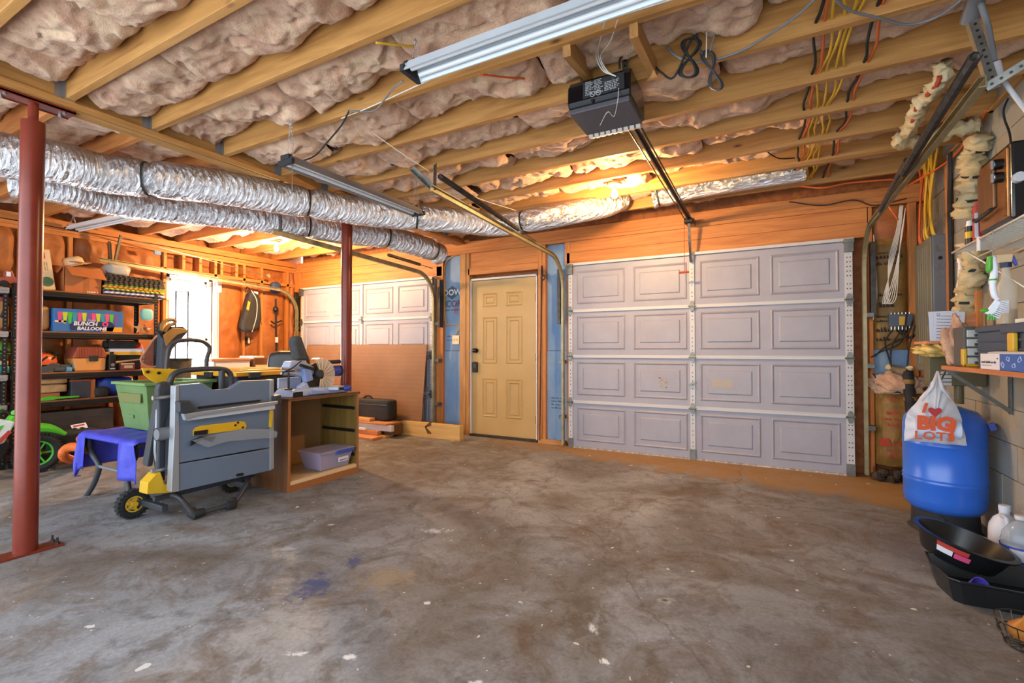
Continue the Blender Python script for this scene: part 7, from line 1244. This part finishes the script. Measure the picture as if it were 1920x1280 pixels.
M('yellow_insul', 'c9a24a', .95, c2='d8c07a', scale=14, bmp=.8, bscale=30); solo(tuft((a.x - .04, ly_ - .03, a.z - .095), (1.12, ly_ + .16, a.z - .014), 5), 'scrap_insulation', 'yellow_insul', 'ragged yellow insulation stuffed under the wooden ledge', 'insulation', smooth='full'); c = K(1797, 627, 3.72); solo(tuft((c.x - .06, 3.67, SZ1), (c.x + .055, 3.77, c.z + .07), 7), 'scrap_insulation', 'pink_insul', 'tuft of pink insulation next to the organizer drawers', 'insulation', smooth='full')
t = thing('control_box', 'ribbed olive control box with a white top on the wall behind the shelf', 'control box'); cy = 4.05; a2, b2 = K(1742, 722, cy), K(1790, 665, cy); M('olive_box', '5f5638', .5); MB().box((a2.x, cy, a2.z), (1.22, cy + .12, b2.z)).build('case', 'olive_box', t, bevel=.006); MB().box((a2.x - .02, cy - .02, b2.z), (1.22, cy + .14, b2.z + .035)).build('white_top', 'white_paint', t, bevel=.006)
for k in range(9): MB().box((a2.x + .004, cy - .004, a2.z + .02 + k * .024), (1.21, cy + .001, a2.z + .028 + k * .024)).build('rib', 'olive_box', t)
MB().box(K(1764, 722, cy - .003), K(1784, 694, cy - .002)).build('sticker', 'light_grey', t); MB().cyl((1.1, cy + .06, .79), (1.1, cy + .06, a2.z), .025, n=14).build('pipe', 'olive_box', t); fin(t)

# ================================================================ floor by the right wall
M('tray_black', '15171a', .3, spec=.6); rim = [on(u, v, 'z', .105) for u, v in ((1733, 1033), (1742, 1052), (1776, 1082), (1800, 1090), (1850, 1098), (1925, 1112))]; ft = [(p.x, p.y) for p in rim] + [(1.19, rim[-1].y + .02), (1.19, rim[0].y + .02)]
c0 = (sum(p[0] for p in ft) / len(ft), sum(p[1] for p in ft) / len(ft)); sh = lambda P, f: [(c0[0] + (x - c0[0]) * f, c0[1] + (y - c0[1]) * f) for x, y in P]; n = len(ft)
def ringmesh(levels, m=None):
    m = m or MB(); vs = []
    for P, z in levels: vs += [(x, y, z) for x, y in P]
    return m.add(vs, [(k * n + i, k * n + (i + 1) % n, (k + 1) * n + (i + 1) % n, (k + 1) * n + i) for k in range(len(levels) - 1) for i in range(n)] + [tuple(range(n))[::-1], tuple((len(levels) - 1) * n + i for i in range(n))])
if sum(ft[i][0] * ft[(i + 1) % n][1] - ft[(i + 1) % n][0] * ft[i][1] for i in range(n)) < 0: ft = ft[::-1]
t = thing('mixing_tray', 'black plastic mixing tray with angled corners on the floor', 'tray'); ringmesh([(sh(ft, .86), 0), (sh(ft, .96), .093), (sh(ft, 1.0), .097), (sh(ft, 1.0), .107), (sh(ft, .95), .107), (sh(ft, .84), .012)]).build('basin', 'tray_black', t, bevel=.003)
e = sh(ft, .915); i_ = min(range(n), key=lambda i: e[i][1]); 
for f in (.35, .7): a, b = ft[0], ft[1]; 
MB().box((.965, 2.80, .02), (.99, 2.83, .09)).build('rib', 'tray_black', t); fin(t)
pc = on(1803, 1027, 'y', 3.22); T_ = Matrix.Translation((.855, 3.25, .082)) @ Matrix.Rotation(R(3), 4, 'X') @ Matrix.Rotation(R(15), 4, 'Y') @ Matrix.Diagonal((.9, .9, 1, 1)); t = thing('oil_drain_pan', 'round black oil drain pan with a red label tilted in the tray', 'pan')
MB().lathe([(0, -.01), (.165, -.01), (.205, .085), (.228, .09), (.230, .098), (.205, .10), (.16, .0), (0, .0)], 44, T_).build('pan', 'tray_black', t, smooth=True); lab = MB()
def arc(m, a0, a1, z0, z1, r=.181):
    for k in range(6):
        p = a0 + (a1 - a0) * k / 6; q_ = a0 + (a1 - a0) * (k + 1) / 6; rz = lambda z: .165 + (.205 - .165) * (z + .01) / .095 + .0015
        m.add([T_ @ Vector((rz(z) * math.cos(w), rz(z) * math.sin(w), z)) for w, z in ((p, z0), (q_, z0), (q_, z1), (p, z1))], [(0, 1, 2, 3)])
    return m
arc(MB(), R(222), R(262), .058, .082).build('red_label', 'red_badge', t); arc(MB(), R(222), R(244), .03, .058).build('barcode_label', 'paper', t); arc(MB(), R(246), R(266), .028, .055).build('pink_label', 'pink', t); fin(t)
M('funnel_purple', '5a4fc4', .4); p = on(1812, 1082, 'z', .10); t = thing('funnel', 'purple plastic funnel lying in the black tray', 'funnel'); T2 = Matrix.Translation((p.x + .03, p.y + .03, .055)) @ Matrix.Rotation(R(70), 4, 'X') @ Matrix.Rotation(R(25), 4, 'Y'); MB().lathe([(.004, -.07), (.006, -.03), (.04, .04), (.043, .04), (.008, -.03), (.006, -.07)], 22, T2).build('cone', 'funnel_purple', t, smooth=True); fin(t)
t = thing('bleach_jug', 'white plastic gallon jug against the block wall', 'jug'); jx, jy = 1.145, 3.60; M('jug_white', 'ccd0da', .4); MB().lathe([(0, 0), (.06, 0), (.068, .02), (.068, .14), (.064, .175), (.045, .215), (.022, .235), (.022, .26), (0, .26)], 28, Matrix.Translation((jx, jy, 0))).build('body', 'jug_white', t, smooth=True); MB().cyl((jx, jy, .255), (jx, jy, .285), .025, n=16).build('cap', 'jug_white', t); MB().tube(spline([(jx - .02, jy - .03, .235), (jx - .02, jy - .085, .23), (jx - .02, jy - .095, .17), (jx - .02, jy - .075, .14)], 5), .012, 8).build('handle', 'jug_white', t, smooth='full'); fin(t)
t = thing('water_jug', 'clear ribbed water jug with a blue label beside the white jug', 'jug'); jx, jy = 1.15, 3.43; M('clear_pet', 'b9c3cf', .12, alpha=.45); M('label_blue', '2446a8', .5); MB().lathe([(0, 0), (.07, 0), (.078, .015)] + [(.078 - (.004 if k % 2 else 0), .03 + .012 * k) for k in range(12)] + [(.07, .19), (.04, .235), (.02, .25), (.02, .265), (0, .265)], 28, Matrix.Translation((jx, jy, 0))).build('body', 'clear_pet', t, smooth=True); MB().tube([(jx, jy, .05), (jx, jy, .13)], .0795, 28, cap=False).build('label_band', 'label_blue', t, smooth=True); MB().cyl((jx, jy, .262), (jx, jy, .282), .022, n=16).build('cap', 'white_paint', t); MB().box((jx - .06, jy - .0802, .065), (jx - .01, jy - .0, .12)).build('label_picture', 'paper', t); fin(t)
t = thing('wire_basket', 'small dark wire basket at the edge of the tray', 'basket'); p = on(1932, 1190, 'z', .05); m = MB(); ra = .10
for z, r in ((.004, .07), (.05, .09), (.095, .10)): m.tube([(p.x + r * math.cos(a), p.y + r * math.sin(a), z) for a in [k * math.pi / 12 for k in range(24)]], .003, 5, closed=True)
for k in range(14): a = k * math.pi / 7; m.tube([(p.x, p.y, .004), (p.x + .07 * math.cos(a), p.y + .07 * math.sin(a), .004), (p.x + .10 * math.cos(a), p.y + .10 * math.sin(a), .095)], .002, 4)
m.build('wires', 'dark_steel', t); fin(t); M('onion', 'b0712e', .4, c2='9a5f22', scale=8); solo(MB().lathe([(0, 0), (.03, .005), (.05, .035), (.048, .06), (.025, .08), (.008, .092), (.004, .105), (0, .105)], 20, Matrix.Translation((p.x - .01, p.y + .01, .012))), 'onion', 'onion', 'brown onion sitting in the wire basket', 'onion', smooth=True)
